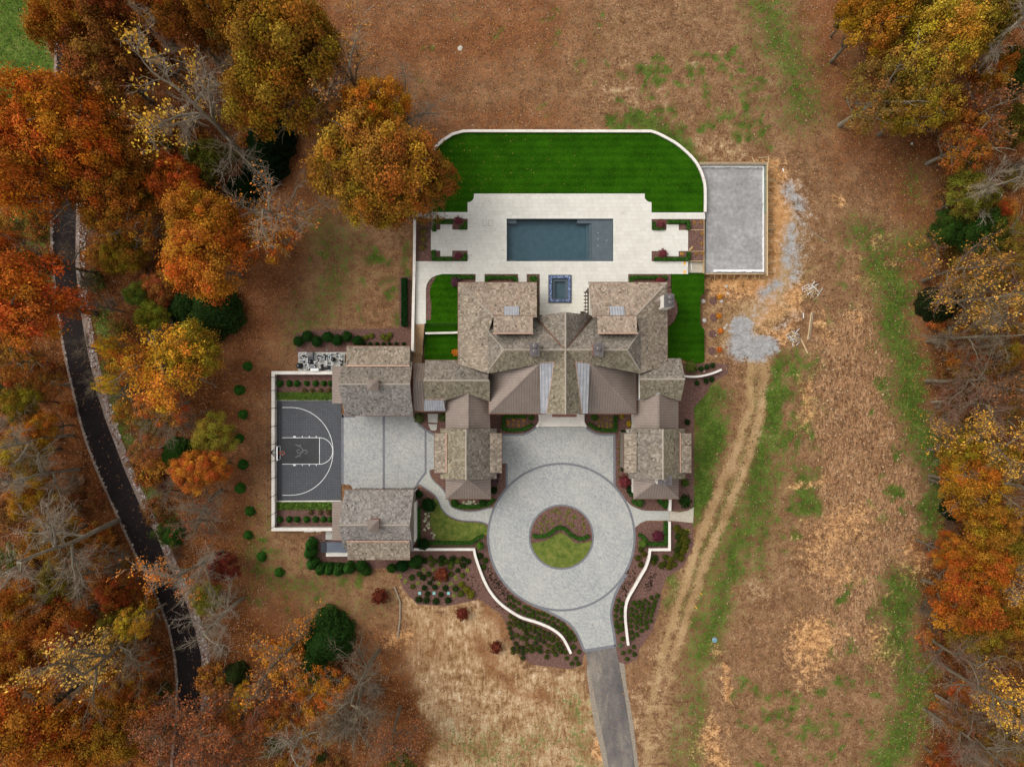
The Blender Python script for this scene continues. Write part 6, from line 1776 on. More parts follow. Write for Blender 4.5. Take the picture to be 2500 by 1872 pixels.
for i, (u, v_, r) in enumerate([(690, 450, 7), (720, 495, 7), (665, 530, 7), (690, 590, 7), (820, 530, 8), (810, 570, 7), (880, 600, 8), (915, 520, 7), (960, 545, 8), (950, 610, 8), (1000, 590, 7), (905, 580, 7), (1020, 260, 9), (1060, 290, 8), (1100, 300, 8), (1030, 330, 9), (1075, 350, 9), (1110, 370, 9), (1040, 400, 9), (1090, 420, 9), (1030, 450, 9), (1070, 470, 9), (1020, 510, 9), (1060, 530, 8)]):
    px, py = hq(u, v_)
    plant('bedding_shrub', LOOSE[i % 4], px, py, r, random.choice([c(50, 70, 24), c(74, 84, 26), c(90, 92, 26)]), 'low olive shrub around the right wall corner', 'shrub', 'olive shrubs around the right wall corner', .03)
for i, q in enumerate([(1110, 275), (1120, 455), (1080, 490), (1130, 285)]):
    plant('grassy_tuft', TUFT[i % 4], *hq(*q), 6, c(150, 148, 50), 'yellow spidery perennial right of the right wall', 'perennial', 'yellow perennials right of the right wall', .03, .5)
# hedges
def hedge(path, w, h, z, label, cc=c(62, 104, 30), closed=False, name='hedge'):
    rg = np.random.default_rng(int(abs(path[0][0] * 3 + path[0][1])))
    P = np.array([W(p[0], p[1], z + h)[:2] for p in path])
    seg = np.hypot(*np.diff(P, axis=0).T)
    L = seg.sum()
    n = int(L * (w + 2 * h) * 130)
    t = rg.random(n) * L
    cum = np.concatenate([[0], np.cumsum(seg)])
    i = np.clip(np.searchsorted(cum, t) - 1, 0, len(seg) - 1)
    f = (t - cum[i]) / seg[i]
    base = P[i] + (P[i + 1] - P[i]) * f[:, None]
    d = (P[i + 1] - P[i]) / seg[i][:, None]
    nr = np.stack([-d[:, 1], d[:, 0]], 1)
    s = rg.random(n) * (w + 2 * h)
    side = np.where(s < h, -w / 2, np.where(s > h + w, w / 2, s - h - w / 2))
    zz = np.where(s < h, s, np.where(s > h + w, w + 2 * h - s, h))
    j = rg.normal(size=n) * .025
    pos = np.concatenate([base + nr * (side * (1 + .08 * np.sin(t * 6)))[:, None], (z + zz + j)[:, None]], 1)
    nn = np.concatenate([nr * np.sign(side)[:, None] * (np.abs(side) > w * .49)[:, None], (zz > h * .98).astype(float)[:, None]], 1) + rg.normal(size=(n, 3)) * .5
    V = leaf_quads(pos, nn, .085 * rg.uniform(.6, 1.4, n), rg)
    C = np.clip(rg.normal(.5, .16, (n, 3)), 0, 1)
    o = thing(name, label, 'hedge', (float(P[0][0]), float(P[0][1]), z))
    q = bpy.data.objects.new('foliage', quads_mesh('hedge_foliage', V, C, MT['leaf']))
    col.objects.link(q); q.parent = o; q.location = -o.location; q.color = cc
    m = MB().ribbon([tuple(p) for p in P], w * .8, z - .02, z + h * .9, (.15, .5, .5), world=True)
    q = m.build('inner_growth', MT['leaf'], o)
    q.color = cc
    return o
hz = bz
hedge([(1078, 564), (1060, 564), (1058, 541), (1104, 541)][1:], .42, .45, hz, 'boxwood hedge at the upper edge of the left patio')
hedge([(1058, 610), (1058, 632), (1104, 632)], .42, .45, hz, 'boxwood hedge at the lower edge of the left patio')
hedge([(1122, 555), (1136, 555), (1136, 540)], .4, .4, hz, 'short boxwood hedge at the upper right of the left patio')
hedge([(1110, 632), (1136, 632), (1136, 618)], .4, .4, hz, 'short boxwood hedge at the lower right of the left patio')
hedge([(1631, 541), (1682, 541), (1682, 560)], .38, .45, hz, 'boxwood hedge at the upper edge of the right patio')
hedge([(1598, 632), (1682, 632), (1682, 614)], .4, .45, hz, 'boxwood hedge at the lower edge of the right patio')
hedge([(1597, 541), (1597, 557), (1622, 557)], .35, .4, hz, 'short boxwood hedge at the upper left of the right patio')
hedge([(1105, 676), (1157, 676)], .4, .45, hz, 'boxwood hedge above the left wing, leftmost piece')
hedge([(1188, 690), (1188, 677), (1258, 677), (1258, 690)], .4, .45, hz, 'boxwood hedge above the left wing, between the two walks')
hedge([(1302, 674), (1302, 770)], .9, .45, hz, 'broad boxwood hedge between the left wing and the spa terrace')
hedge([(1542, 690), (1542, 677), (1630, 677)], .4, .45, hz, 'boxwood hedge above the right wing')
hedge([(986, 678), (986, 796)], .65, .9, .03, 'tall hedge strip outside the left terrace wall', c(26, 62, 20))
hedge([(1284, 1017), (1231, 1017), (1228, 1047), (1250, 1050), (1280, 1048), (1300, 1036)], .38, .5, .04, 'boxwood hedge framing the bed left of the entrance')
hedge([(1503, 1015), (1503, 1051), (1470, 1050), (1452, 1045), (1438, 1034)], .38, .5, .04, 'boxwood hedge framing the bed right of the entrance')
hedge([(1522, 1050), (1522, 1150)], .4, .6, .03, 'dark hedge strip along the left side of the right pavilion', c(26, 54, 22))
hedge(sm([(1300, 1308), (1319, 1310), (1340, 1305), (1358.6, 1290), (1377, 1290), (1393, 1305), (1409, 1314), (1420, 1315.6), (1438.5, 1309)], 3), .42, .45, .08, 'wavy boxwood hedge across the motor court island')
hedge([(1022, 1240), (1022, 1326), (1150, 1326), (1162, 1316), (1180, 1308)], .4, .45, .04, 'boxwood hedge around the left lawn')
hedge([(1560, 1305), (1572, 1312), (1582, 1328), (1626, 1328), (1626, 1274)], .4, .45, .04, 'boxwood hedge in the corner of the right wall')
hedge(sm([(1103, 1230), (1120, 1236), (1165, 1237), (1195, 1228), (1206, 1218)], 3), .5, .35, .04, 'low hedge curving below the left pavilion')
hedge(sm([(1544, 1222), (1556, 1230), (1568, 1234)], 3), .5, .4, .04, 'short low hedge below the right pavilion, left piece')
hedge(sm([(1608, 1221), (1620, 1232), (1628, 1240)], 3), .5, .4, .04, 'short low hedge below the right pavilion, right piece')
for nm, y0, y1 in (('upper', 958, 976), ('lower', 1225, 1242)):
    rg = np.random.default_rng(y0)
    n = 5200
    px, py = rg.uniform(673, 811, n), rg.uniform(y0, y1, n)
    P = np.stack([(px - CX) * S, (CY - py) * S, .1 + .22 * vnoise(px, py, 5, 1 / 5) + rg.random(n) * .06], 1)
    q = bpy.data.objects.new('groundcover', quads_mesh('groundcover', leaf_quads(P, rg.normal(size=(n, 3)) * .6 + np.array([0, 0, 1]), .13 * rg.uniform(.6, 1.4, n), rg), np.clip(rg.normal(.5, .2, (n, 3)), 0, 1), MT['leaf']))
    col.objects.link(q); q.color = c(96, 122, 40)
    tag(q, 'strip of light green groundcover at the %s end of the court' % nm, None, kind='stuff')
# small coloured shrubs
for px, py, r, cc, nm, mesh, h, z in [
    (1119, 540, 9.5, c(136, 62, 74), 'pink-red maple shrub at the upper right of the left patio', LOOSE[0], 1.2, hz), (1119, 627, 9.5, c(136, 62, 74), 'pink-red maple shrub at the lower right of the left patio', LOOSE[1], 1.2, hz),
    (1612, 549, 10, c(144, 70, 70), 'pink-red maple shrub at the upper left of the right patio', LOOSE[2], 1.2, hz), (1617, 620, 10.5, c(140, 62, 66), 'pink-red maple shrub at the lower left of the right patio', LOOSE[3], 1.2, hz),
    (1112, 690, 12, c(116, 70, 80), 'purple shrub at the upper left corner of the left wing', LOOSE[0], 1.1, hz), (1610, 688, 12, c(140, 50, 56), 'crimson shrub in front of the right wing', LOOSE[1], 1.0, hz),
    (1207, 1172, 11, c(112, 84, 88), 'dusty purple shrub right of the left pavilion', LOOSE[2], 1.3, .03), (1212, 1158, 8, c(112, 84, 88), 'small dusty purple shrub above its larger neighbour', LOOSE[1], 1.3, .03), (1522, 1174, 14, c(142, 56, 58), 'crimson maple left of the right pavilion', LOOSE[3], 1.5, .03),
    (1079, 1398, 17, c(142, 64, 38), 'bright red bush in the mixed bed', LOOSE[0], 1.2, .03), (1604, 1306, 13, c(112, 44, 60), 'purple-red shrub inside the right wall corner', LOOSE[1], 1.2, .03),
    (1535, 1034, 7, c(206, 168, 30), 'yellow shrub right of the entrance', LOOSE[2], 1.0, .03), (1517, 1016, 6, c(190, 160, 40), 'small yellow shrub under the right eave', LOOSE[3], 1.0, .03), (1450, 1018, 9, c(72, 108, 44), 'green shrub right of the entrance door', ROUND[0], 1.0, .03), (1297, 1019, 7, c(66, 104, 40), 'green shrub left of the entrance door', ROUND[1], 1.0, .03),
    (1684, 895, 14, c(104, 118, 54), 'grey-green bush at the corner of the right wing', LOOSE[1], 1.2, .03), (1676, 1030, 7, c(30, 62, 26), 'dark potted shrub beside the right pavilion', ROUND[2], 1.2, .03), (1670, 1222, 15, c(36, 70, 26), 'dark green bush right of the pavilion end', LOOSE[2], 1.2, .03), (1672, 1178, 9, c(84, 110, 44), 'light green bush right of the pavilion', LOOSE[3], 1.0, .03),
    (1110, 1225, 9, c(44, 86, 34), 'round green shrub below the left pavilion, left one', ROUND[0], 1.0, .03), (1179, 1225, 9, c(44, 86, 34), 'round green shrub below the left pavilion, right one', ROUND[1], 1.0, .03), (1563, 1224, 9, c(70, 108, 50), 'light green shrub below the right pavilion, left one', ROUND[2], 1.0, .03), (1628, 1225, 8, c(70, 112, 44), 'light green shrub below the right pavilion, right one', ROUND[0], 1.0, .03),
    (1537, 1195, 9, c(30, 64, 32), 'dark green bush left of the right pavilion', LOOSE[0], 1.0, .03), (1543, 1206, 8, c(50, 84, 40), 'green bush at the foot of the right pavilion', LOOSE[1], 1.0, .03), (1206, 1196, 9, c(28, 56, 24), 'dark green bush right of the left pavilion', LOOSE[1], 1.0, .03),
    (1756, 725, 7, c(232, 156, 34), 'topmost of four orange shrubs right of the turf lawn', LOOSE[0], 1.2, 0), (1754, 771.5, 7, c(232, 148, 34), 'second of four orange shrubs right of the turf lawn', LOOSE[1], 1.2, 0), (1758, 808, 7, c(232, 136, 34), 'third of four orange shrubs right of the turf lawn', LOOSE[2], 1.2, 0), (1755.7, 854, 6.5, c(226, 120, 34), 'lowest of four orange shrubs right of the turf lawn', LOOSE[3], 1.2, 0),
    (1112, 860, 8, c(216, 128, 24), 'orange shrub in the sunken lawn', LOOSE[0], 1.0, .1), (1665, 620, 6, c(196, 140, 50), 'yellow sprig in the right patio bed', TUFT[0], .6, hz), (1024, 1020, 12, c(92, 116, 70), 'grey-green shrub left of the stepping slabs', LOOSE[2], .9, .03), (1082, 1018, 10, c(92, 116, 70), 'grey-green shrub right of the stepping slabs', LOOSE[3], .9, .03)]:
    o = plant('shrub', mesh, px, py, r, cc, nm, 'shrub', None, z, h, .05)
for i, (px, py) in enumerate([(1034, 545), (1034, 565), (1034, 584), (1032, 605)]):
    plant('shrub', LOOSE[i], px, py, 8, c(134, 112, 52), '%s fading yellow shrub from the top in the bed beside the left patio' % 'first second third fourth'.split()[i], 'shrub', 'fading shrubs beside the left patio', hz)
for i, (px, py) in enumerate([(1695, 545), (1712, 542), (1714, 570), (1713, 595), (1690, 605), (1700, 620), (1715, 618)]):
    plant('grassy_tuft', TUFT[i % 4], px, py, 6, c(160, 110, 52), 'dry orange tuft in the bed at the right end of the terrace', 'perennial', 'dry tufts right terrace bed', hz, .4)
for i, (px, py, r) in enumerate([(928.6, 1450, 18), (1129.6, 1493, 15), (1211, 1574, 14)]):
    plant('red_sapling', LOOSE[i], px, py, r, c(134, 56, 36), ['red sapling left of the bent log border', 'red sapling at the top of the straw field', 'red sapling at the right of the straw field'][i], 'sapling', None, 0, 1.8)
for i, (px, py) in enumerate([(893, 824), (907, 820), (936, 822), (945, 827), (952, 818)]):
    plant('shrub', LOOSE[i % 4], px, py, 7, c(124, 124, 36), 'small yellow-green shrub behind the upper garage', 'shrub', 'yellow-green shrubs behind the upper garage')
for i, px in enumerate((890, 905, 921, 937, 952, 968, 986)):
    plant('round_shrub', BALL[i % 3], px, 840, 5, c(28, 62, 24), 'small dark shrub in the row along the upper garage', 'shrub', 'small shrubs along the upper garage')
for i, (px, py) in enumerate([(1694, 900), (1710, 900), (1724, 896), (1738, 892), (1722, 930), (1736, 926), (1700, 935)]):
    plant('round_shrub', BALL[i % 3], px, py, 6.5, c(34, 70, 28), 'small round shrub beside the curved wall at the right wing', 'shrub', 'small shrubs beside the right curved wall')
FL = []
for lb, gp, pts, cc in (('small yellow-green seedling plant on the upper half of the island', 'island seedlings', [(random.uniform(1304, 1436), random.uniform(1240, 1298)) for i in range(70)], c(122, 118, 52)), ('white flowering perennial beside the left lawn', 'white flowers beside the left lawn', [(1041 + random.uniform(-5, 6), 1246 + i * 4.2) for i in range(12)] + [(1055, 1300), (1060, 1306), (1058, 1312)], c(206, 204, 170)), ('white flowering perennial below the left pavilion', 'white flowers below the left pavilion', [(1130 + random.uniform(-4, 42), 1228 + random.uniform(-4, 8)) for i in range(12)], c(206, 204, 170)), ('flowering perennial in the bed left of the entrance', 'perennials left of the entrance', [(1240 + i % 4 * 13, 1026 + i // 4 * 11 + random.uniform(-3, 3)) for i in range(8)], c(176, 122, 44)), ('flowering perennial in the bed right of the entrance', 'perennials right of the entrance', [(1462 + i % 4 * 10, 1022 + i // 4 * 10 + random.uniform(-3, 3)) for i in range(12)], c(150, 124, 48)), ('small plant in the strip left of the right pavilion', 'strip plants at the right pavilion', [(1511, 1078 + 17 * i) for i in range(6)], c(96, 100, 38))):
    for i, (px, py) in enumerate(pts):
        if 'island' in lb and math.hypot(px - MCX, py - MCY) > 70:
            continue
        plant('perennial', TUFT[i % 4], px, py, 4.5, cc, lb, 'perennial', gp, .06, .5, .25)
# dark groundcover plugs in the mulch beside both walls
rg = np.random.default_rng(5)
V, C = [], []
for (x0, y0, x1, y1, wdt, n) in ((1190, 1392, 1236, 1452, 16, 70), (1212, 1425, 1240, 1468, 12, 30), (1140, 1405, 1250, 1500, 14, 28), (1545, 1392, 1520, 1450, 18, 55), (1595, 1400, 1580, 1440, 16, 45)):
    for i in range(n):
        t = rg.random()
        px, py = x0 + (x1 - x0) * t + rg.uniform(-wdt, wdt) * .6, y0 + (y1 - y0) * t + rg.uniform(-wdt, wdt) * .6
        x, y, _ = W(px, py, 0)
        for k in range(7):
            P = np.array([[x + rg.normal() * .05, y + rg.normal() * .05, .06 + rg.random() * .08]])
            V.append(leaf_quads(P, rg.normal(size=(1, 3)) + np.array([0, 0, 1]), np.array([.07]), rg)[0])
            C.append(rg.normal(.45, .12, 3))
q = bpy.data.objects.new('groundcover_plugs', quads_mesh('groundcover_plugs', np.array(V), np.clip(np.array(C), 0, 1), MT['leaf']))
col.objects.link(q); q.color = c(40, 40, 24)
tag(q, 'tiny dark groundcover plugs in the mulch beside the curved walls', None, kind='stuff')
# ---------------------------------------------------------------- trees
OAK = [(crown_mesh('oak_crown', 100 + i, 130, 400, .032), trunk_mesh('oak_trunk', i)) for i in range(5)]
AIRY = [(crown_mesh('airy_crown', 200 + i, 95, 130, .031, cr=(.1, .2)), trunk_mesh('airy_trunk', 20 + i, mat='bark_pale', nl=12)) for i in range(3)]
def bare_set(n, s0, *a):
    out = []
    for i in range(n):
        t, w, tips = bare_meshes('bare', s0 + i, *a)
        out.append((t, w, tips))
    return out
BARE_P = bare_set(3, 0, 'bark_pale', 'twig_pale')
BARE_G = bare_set(3, 10, 'bark', 'twig')
BARE_B = bare_set(2, 20, 'bark', 'twig_brown', 1.5)
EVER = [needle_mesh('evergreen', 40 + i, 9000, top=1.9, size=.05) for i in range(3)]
SHRUB = [crown_mesh('understorey_crown', 400 + i, 40, 90, .07, zc=.55, flat=.6, cr=(.15, .32), bottom=-.2) for i in range(4)]
BLEAF = {}
rt = random.Random(5)
def ground_z(x, y):
    return float(terrain(CX + x / S, CY - y / S))
def tree(kind, px, py, rpx, zc, cc, label, leaf=None, frac=.0, side=None):
    """crown centre seen at pixel (px,py), crown radius rpx pixels, crown centre zc metres above ground"""
    if kind == 'ever':
        zc = zc * .36
    if cc:
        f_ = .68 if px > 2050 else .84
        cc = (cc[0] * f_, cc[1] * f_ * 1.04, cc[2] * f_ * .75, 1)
    x, y, _ = W(px, py, zc)
    r = rpx * S * (H - zc) / H
    nm, k0 = {'oak': ('oak_tree', 1.5), 'airy': ('thin_crowned_tree', 1.5), 'bare_p': ('bare_tree', 1.75), 'bare_g': ('bare_tree', 1.75), 'bare_b': ('bare_tree', 1.75), 'ever': ('evergreen_tree', .9)}[kind]
    t = thing(nm, label, 'tree', (x, y, ground_z(x, y)))
    t.scale = (r, r, zc / k0)
    t.rotation_euler = (0, 0, rt.uniform(0, 6.28))
    def ch(name, me, color=None):
        o = bpy.data.objects.new(name, me)
        col.objects.link(o)
        o.parent = t
        if color:
            o.color = color
        return o
    if kind in ('oak', 'airy'):
        cm, tm = rt.choice(OAK if kind == 'oak' else AIRY)
        ch('trunk', tm); ch('crown', cm, col_var(cc, .06))
    elif kind == 'ever':
        ch('crown', rt.choice(EVER), col_var(cc, .06))
        ch('trunk', OAK[0][1]).scale = (1, 1, .6)
    else:
        lst = {'bare_p': BARE_P, 'bare_g': BARE_G, 'bare_b': BARE_B}[kind]
        tm, wm, tips = rt.choice(lst)
        ch('trunk', tm); ch('twigs', wm)
        if frac:
            if side:
                a = -t.rotation_euler[2]
                s = (side[0] * math.cos(a) - side[1] * math.sin(a), side[0] * math.sin(a) + side[1] * math.cos(a), side[2])
            else:
                s = None
            ch('leaves', tip_leaves('leaves', tips, rt.randrange(9999), frac, .034, s), leaf)
    return t
O1, O2, RU, GO, OL, TAN, YE, BR, RO = c(206, 104, 24), c(188, 92, 22), c(142, 74, 28), c(186, 122, 28), c(132, 108, 32), c(164, 98, 44), c(222, 164, 46), c(120, 70, 36), c(186, 78, 30)
EV, EV2 = c(36, 58, 24), c(54, 76, 28)
TREES = [
 # upper left wood
 ('oak', 168, 62, 82, 11, c(176, 98, 26), 'golden brown tree beside the green lawn in the top left corner'),
 ('oak', 300, 25, 92, 12, c(140, 72, 30), 'rust brown tree at the top edge, second from the left'),
 ('oak', 255, 160, 95, 10, c(158, 92, 42), 'tan brown tree below the golden corner tree'),
 ('oak', 430, 40, 85, 12, c(150, 80, 28), 'russet tree at the top edge above the big bare tree'),
 ('oak', 545, 20, 85, 12, c(160, 94, 28), 'ochre tree at the top edge left of the broad olive oak'),
 ('oak', 360, 130, 70, 9, c(126, 66, 30), 'dark russet tree behind the big bare tree'),
 ('bare_p', 440, 250, 150, 18.5, None, 'big pale bare tree with a leaning grey trunk and yellow leaf tufts', YE, .3, (-1, .35, .25)),
 ('bare_p', 400, 75, 60, 14, None, 'small pale snag above the big bare tree', None, 0),
 ('oak', 110, 285, 112, 13, c(212, 108, 24), 'vivid orange tree left of the drive, near the green lawn'),
 ('oak', 45, 395, 108, 13, c(206, 102, 24), 'vivid orange tree cut by the left edge'),
 ('oak', 195, 350, 100, 12, c(200, 100, 24), 'vivid orange tree arching over the upper drive'),
 ('airy', 110, 455, 95, 11, c(196, 96, 24), 'thinner orange tree over the drive bend at the upper left'),
 ('oak', 250, 460, 85, 9, c(172, 92, 24), 'deep orange tree right of the upper drive'),
 ('oak', 330, 350, 85, 8, c(158, 92, 28), 'brown gold tree left of the big bare trunk'),
 ('airy', 310, 545, 80, 8, c(164, 96, 26), 'ochre thin tree right of the upper drive'),
 ('oak', 430, 445, 62, 7, c(196, 82, 26), 'red orange tree above the round golden tree'),
 ('oak', 490, 545, 88, 9, c(200, 112, 28), 'upper half of the golden orange clump in the left wood'),
 ('oak', 505, 640, 100, 9.5, c(204, 106, 28), 'round golden orange tree above the dark evergreen'),
 ('oak', 350, 480, 48, 5, c(150, 118, 34), 'small olive yellow tree in the upper left wood'),
 ('oak', 300, 620, 52, 5, c(150, 112, 30), 'small olive gold tree right of the drive'),
 ('bare_p', 648, 505, 112, 12, None, 'pale bare tree with forked white limbs left of the big oak', c(196, 112, 36), .08, None),
 ('airy', 655, 570, 80, 6, c(196, 100, 26), 'orange thin tree under the white forked bare tree'),
 ('oak', 690, 110, 128, 14, c(170, 112, 32), 'broad olive gold oak at the top, upper half'),
 ('oak', 640, 60, 95, 13, c(174, 108, 32), 'olive ochre oak at the top edge left of the broad oak'),
 ('oak', 660, 230, 110, 12, c(168, 112, 32), 'olive gold oak below the broad top oak'),
 ('oak', 765, 110, 70, 11, c(156, 106, 30), 'ochre lobe tree at the right of the broad top oak'),
 ('bare_p', 855, 190, 125, 12, None, 'pale bare tree with copper leaves right of the olive oak', c(184, 122, 60), .3, None),
 ('bare_p', 985, 250, 92, 10, None, 'thin pale bare tree above the turf lawn corner', None, 0),
 ('airy', 800, 280, 80, 9, c(180, 112, 44), 'copper leaved thin tree left of the bright golden tree'),
 ('oak', 925, 270, 78, 10, c(200, 122, 26), 'bright golden tree above the big olive oak'),
 ('oak', 880, 400, 112, 12, c(172, 116, 36), 'big olive oak beside the turf lawn, left half'),
 ('oak', 960, 420, 110, 12, c(184, 110, 36), 'big olive oak beside the turf lawn, middle'),
 ('oak', 920, 480, 85, 10, c(180, 118, 34), 'olive gold oak at the bottom of the big oak group'),
 ('oak', 1050, 430, 66, 9, c(164, 94, 34), 'rust brown oak overhanging the left end of the turf lawn'),
 ('airy', 1040, 500, 52, 7, c(158, 96, 40), 'small brown tree at the left end of the terrace walk'),
 ('ever', 655, 335, 60, 5, c(24, 44, 18), 'dark evergreen below the olive oak, upper one'),
 ('ever', 640, 395, 55, 5, c(24, 44, 18), 'dark evergreen below the olive oak, lower one'),
 ('oak', 500, 395, 55, 5, c(96, 92, 30), 'olive green tree beside the big bare trunk'),
 ('ever', 590, 460, 40, 4, c(30, 52, 20), 'small dark evergreen under the white forked bare tree'),
 # middle left
 ('oak', 55, 735, 108, 13, c(196, 90, 26), 'deep orange tree left of the drive, middle left edge'),
 ('airy', 190, 740, 42, 9, c(194, 88, 24), 'orange branch crown reaching over the drive'),
 ('oak', 20, 620, 60, 9, c(186, 96, 28), 'small orange tree above the deep orange one at the left edge'),
 ('bare_g', 110, 630, 80, 10, None, 'grey bare tree over the drive at the left', None, 0),
 ('ever', 465, 745, 62, 6, c(46, 70, 30), 'left half of the broad dark evergreen in the left wood'),
 ('ever', 515, 762, 66, 6.5, c(48, 72, 30), 'right half of the broad dark evergreen in the left wood'),
 ('oak', 370, 770, 40, 4, c(150, 140, 40), 'small yellow green tree left of the dark evergreen'),
 ('oak', 340, 720, 32, 4, c(118, 128, 44), 'small light green sapling in the left wood'),
 ('oak', 390, 700, 42, 4, c(172, 98, 48), 'small tan orange tree above the dark evergreen'),
 ('airy', 400, 890, 112, 8, c(206, 132, 30), 'yellow orange thin tree right of the drive, middle left'),
 ('oak', 470, 860, 68, 7, c(168, 128, 34), 'golden olive tree right of the yellow orange one'),
 ('airy', 330, 890, 60, 7, c(200, 112, 28), 'orange thin crown left of the golden olive tree'),
 ('airy', 272, 845, 26, 7, c(240, 180, 40), 'bright yellow leaf tuft beside the drive, upper one'),
 ('airy', 268, 938, 26, 7, c(240, 180, 40), 'bright yellow leaf tuft beside the drive, lower one'),
 ('airy', 400, 985, 62, 6, c(196, 104, 44), 'coppery thin tree below the yellow orange tree'),
 ('bare_g', 195, 850, 38, 3, None, 'grey bare bush leaning over the drive, upper one', None, 0),
 ('bare_g', 212, 945, 45, 4, None, 'grey bare bush leaning over the drive, lower one', None, 0),
 ('bare_g', 395, 1045, 85, 6, None, 'grey bare tree above the bright green cedar', None, 0),
 ('bare_g', 300, 960, 55, 5, None, 'grey bare bush between the drive and the copper tree', None, 0),
 ('ever', 430, 1108, 40, 4, c(52, 88, 28), 'bright green cedar in the strip beside the drive'),
 ('oak', 525, 1060, 52, 5, c(152, 128, 44), 'olive yellow tree right of the grey bare tree'),
 ('oak', 470, 1150, 52, 5, c(206, 104, 36), 'low orange tree below the green cedar, left half'),
 ('oak', 520, 1140, 42, 5, c(204, 100, 34), 'low orange tree below the green cedar, right half'),
 ('airy', 355, 1100, 42, 4, c(168, 96, 60), 'pinkish brown thin tree left of the green cedar'),
 ('bare_g', 490, 1215, 78, 6, None, 'grey bare tree below the low orange tree', None, 0),
 ('bare_g', 400, 1210, 45, 4, None, 'small grey bare tree beside the drive', None, 0),
 ('bare_g', 470, 1290, 70, 5, None, 'grey bare tree with pale twigs left of the cone shrubs', c(150, 60, 40), .06, None),
 ('ever', 415, 1305, 30, 2.5, c(56, 92, 30), 'small bright green bush beside the drive'),
 # lower left
 ('bare_p', -15, 1085, 85, 13, None, 'pale bare tree at the left edge, its trunk lying towards the drive', None, 0),
 ('bare_p', 20, 1180, 90, 12, None, 'pale bare tree at the left edge with a long grey trunk', None, 0),
 ('oak', 50, 985, 42, 6, c(150, 118, 32), 'olive gold tree at the left edge'),
 ('oak', 95, 1045, 45, 6, c(190, 112, 28), 'golden tree among the left trunks, upper one'),
 ('oak', 60, 1110, 58, 6, c(168, 122, 32), 'yellow olive tree among the left trunks'),
 ('oak', 75, 1215, 55, 6, c(182, 118, 28), 'golden tree among the left trunks, lower one'),
 ('bare_p', 70, 1345, 140, 16, None, 'large pale bare tree in the lower left wood', None, 0),
 ('oak', 130, 1310, 62, 6, c(152, 96, 30), 'brown gold tree under the large bare tree'),
 ('bare_g', 165, 1440, 80, 11, None, 'grey bare tree below the large pale one', None, 0),
 ('oak', 140, 1430, 60, 6, c(132, 104, 34), 'olive tree in the lower left wood'),
 ('oak', 40, 1490, 75, 8, c(172, 92, 28), 'orange brown tree at the lower left edge'),
 ('oak', 150, 1520, 72, 7, c(168, 80, 30), 'rust orange tree in the lower left wood'),
 ('oak', 280, 1440, 50, 5, c(150, 70, 28), 'dark rust tree left of the lower drive'),
 ('airy', 330, 1520, 45, 7, c(208, 150, 40), 'yellow leaved branch crown left of the lower drive'),
 ('oak', 290, 1530, 52, 5, c(128, 104, 32), 'olive tree left of the lower drive'),
 ('bare_g', 180, 1620, 130, 16, None, 'long trunked grey tree lying across the lower left with pale yellow leaves', c(232, 176, 72), .55, (-1, -.4, .2)),
 ('oak', 40, 1620, 70, 7, c(176, 92, 26), 'amber tree at the lower left edge'),
 ('oak', 65, 1760, 118, 10, c(178, 88, 24), 'broad rust orange tree near the bottom left corner'),
 ('oak', 190, 1790, 80, 8, c(180, 96, 26), 'amber tree right of the broad corner tree'),
 ('oak', 265, 1690, 60, 6, c(178, 100, 28), 'gold brown tree below the long trunk'),
 ('oak', 275, 1800, 70, 7, c(170, 108, 30), 'ochre tree near the bottom edge left of the drive'),
 ('bare_b', 390, 1800, 85, 9, None, 'brown bare tree over the bottom of the drive', c(160, 92, 56), .3, None),
 ('bare_b', 500, 1770, 105, 9, None, 'brown bare tree with copper leaves below the drive bend', c(164, 86, 44), .35, None),
 ('bare_b', 470, 1850, 90, 9, None, 'brown bare tree at the bottom edge right of the drive', c(160, 84, 44), .3, None),
 ('bare_p', 440, 1405, 88, 11, None, 'pale bare tree leaning over the lower drive with orange leaf tufts', c(228, 128, 40), .35, (-1, -.3, .35)),
 ('bare_p', 500, 1535, 88, 11, None, 'pale bare tree leaning over the lower drive without leaves', None, 0),
 ('oak', 545, 1385, 40, 3, c(116, 40, 34), 'dark red shrub tree right of the leaning bare tree'),
 ('oak', 505, 1460, 40, 3, c(140, 130, 50), 'yellow olive shrub tree between the two leaning bare trees'),
 ('bare_b', 580, 1800, 70, 7, None, 'small brown bare tree at the bottom left of the evergreen', c(170, 90, 40), .4, None),
 # bottom middle
 ('ever', 795, 1560, 64, 7, c(50, 80, 30), 'dark evergreen left of the straw field, upper lobe'),
 ('ever', 765, 1600, 48, 6, c(52, 82, 30), 'dark evergreen left of the straw field, lower lobe'),
 ('bare_g', 670, 1630, 92, 11, None, 'grey bare tree left of the dark evergreen', c(206, 118, 34), .2, None),
 ('oak', 690, 1610, 52, 4, c(190, 108, 30), 'orange undergrowth tree under the grey bare tree'),
 ('airy', 785, 1690, 72, 6, c(198, 110, 30), 'orange thin tree below the dark evergreen'),
 ('bare_g', 880, 1680, 110, 11, None, 'wide grey bare tree left of the straw field'),
 ('bare_g', 830, 1785, 100, 11, None, 'wide grey bare tree near the bottom left of the straw field'),
 ('oak', 770, 1770, 50, 5, c(172, 100, 30), 'amber tree between the grey bare trees'),
 ('bare_p', 710, 1825, 85, 10, None, 'pale bare tree at the bottom edge left of the grey ones'),
 ('bare_b', 945, 1815, 80, 9, None, 'brown bare tree at the bottom left corner of the straw field', c(156, 88, 48), .25, None),
 ('bare_b', 640, 1720, 55, 6, None, 'reddish brown bare tree in the bottom middle wood', c(140, 60, 44), .2, None),
 ('oak', 600, 1700, 30, 4, c(226, 170, 50), 'small yellow leaved sapling in the bottom middle wood'),
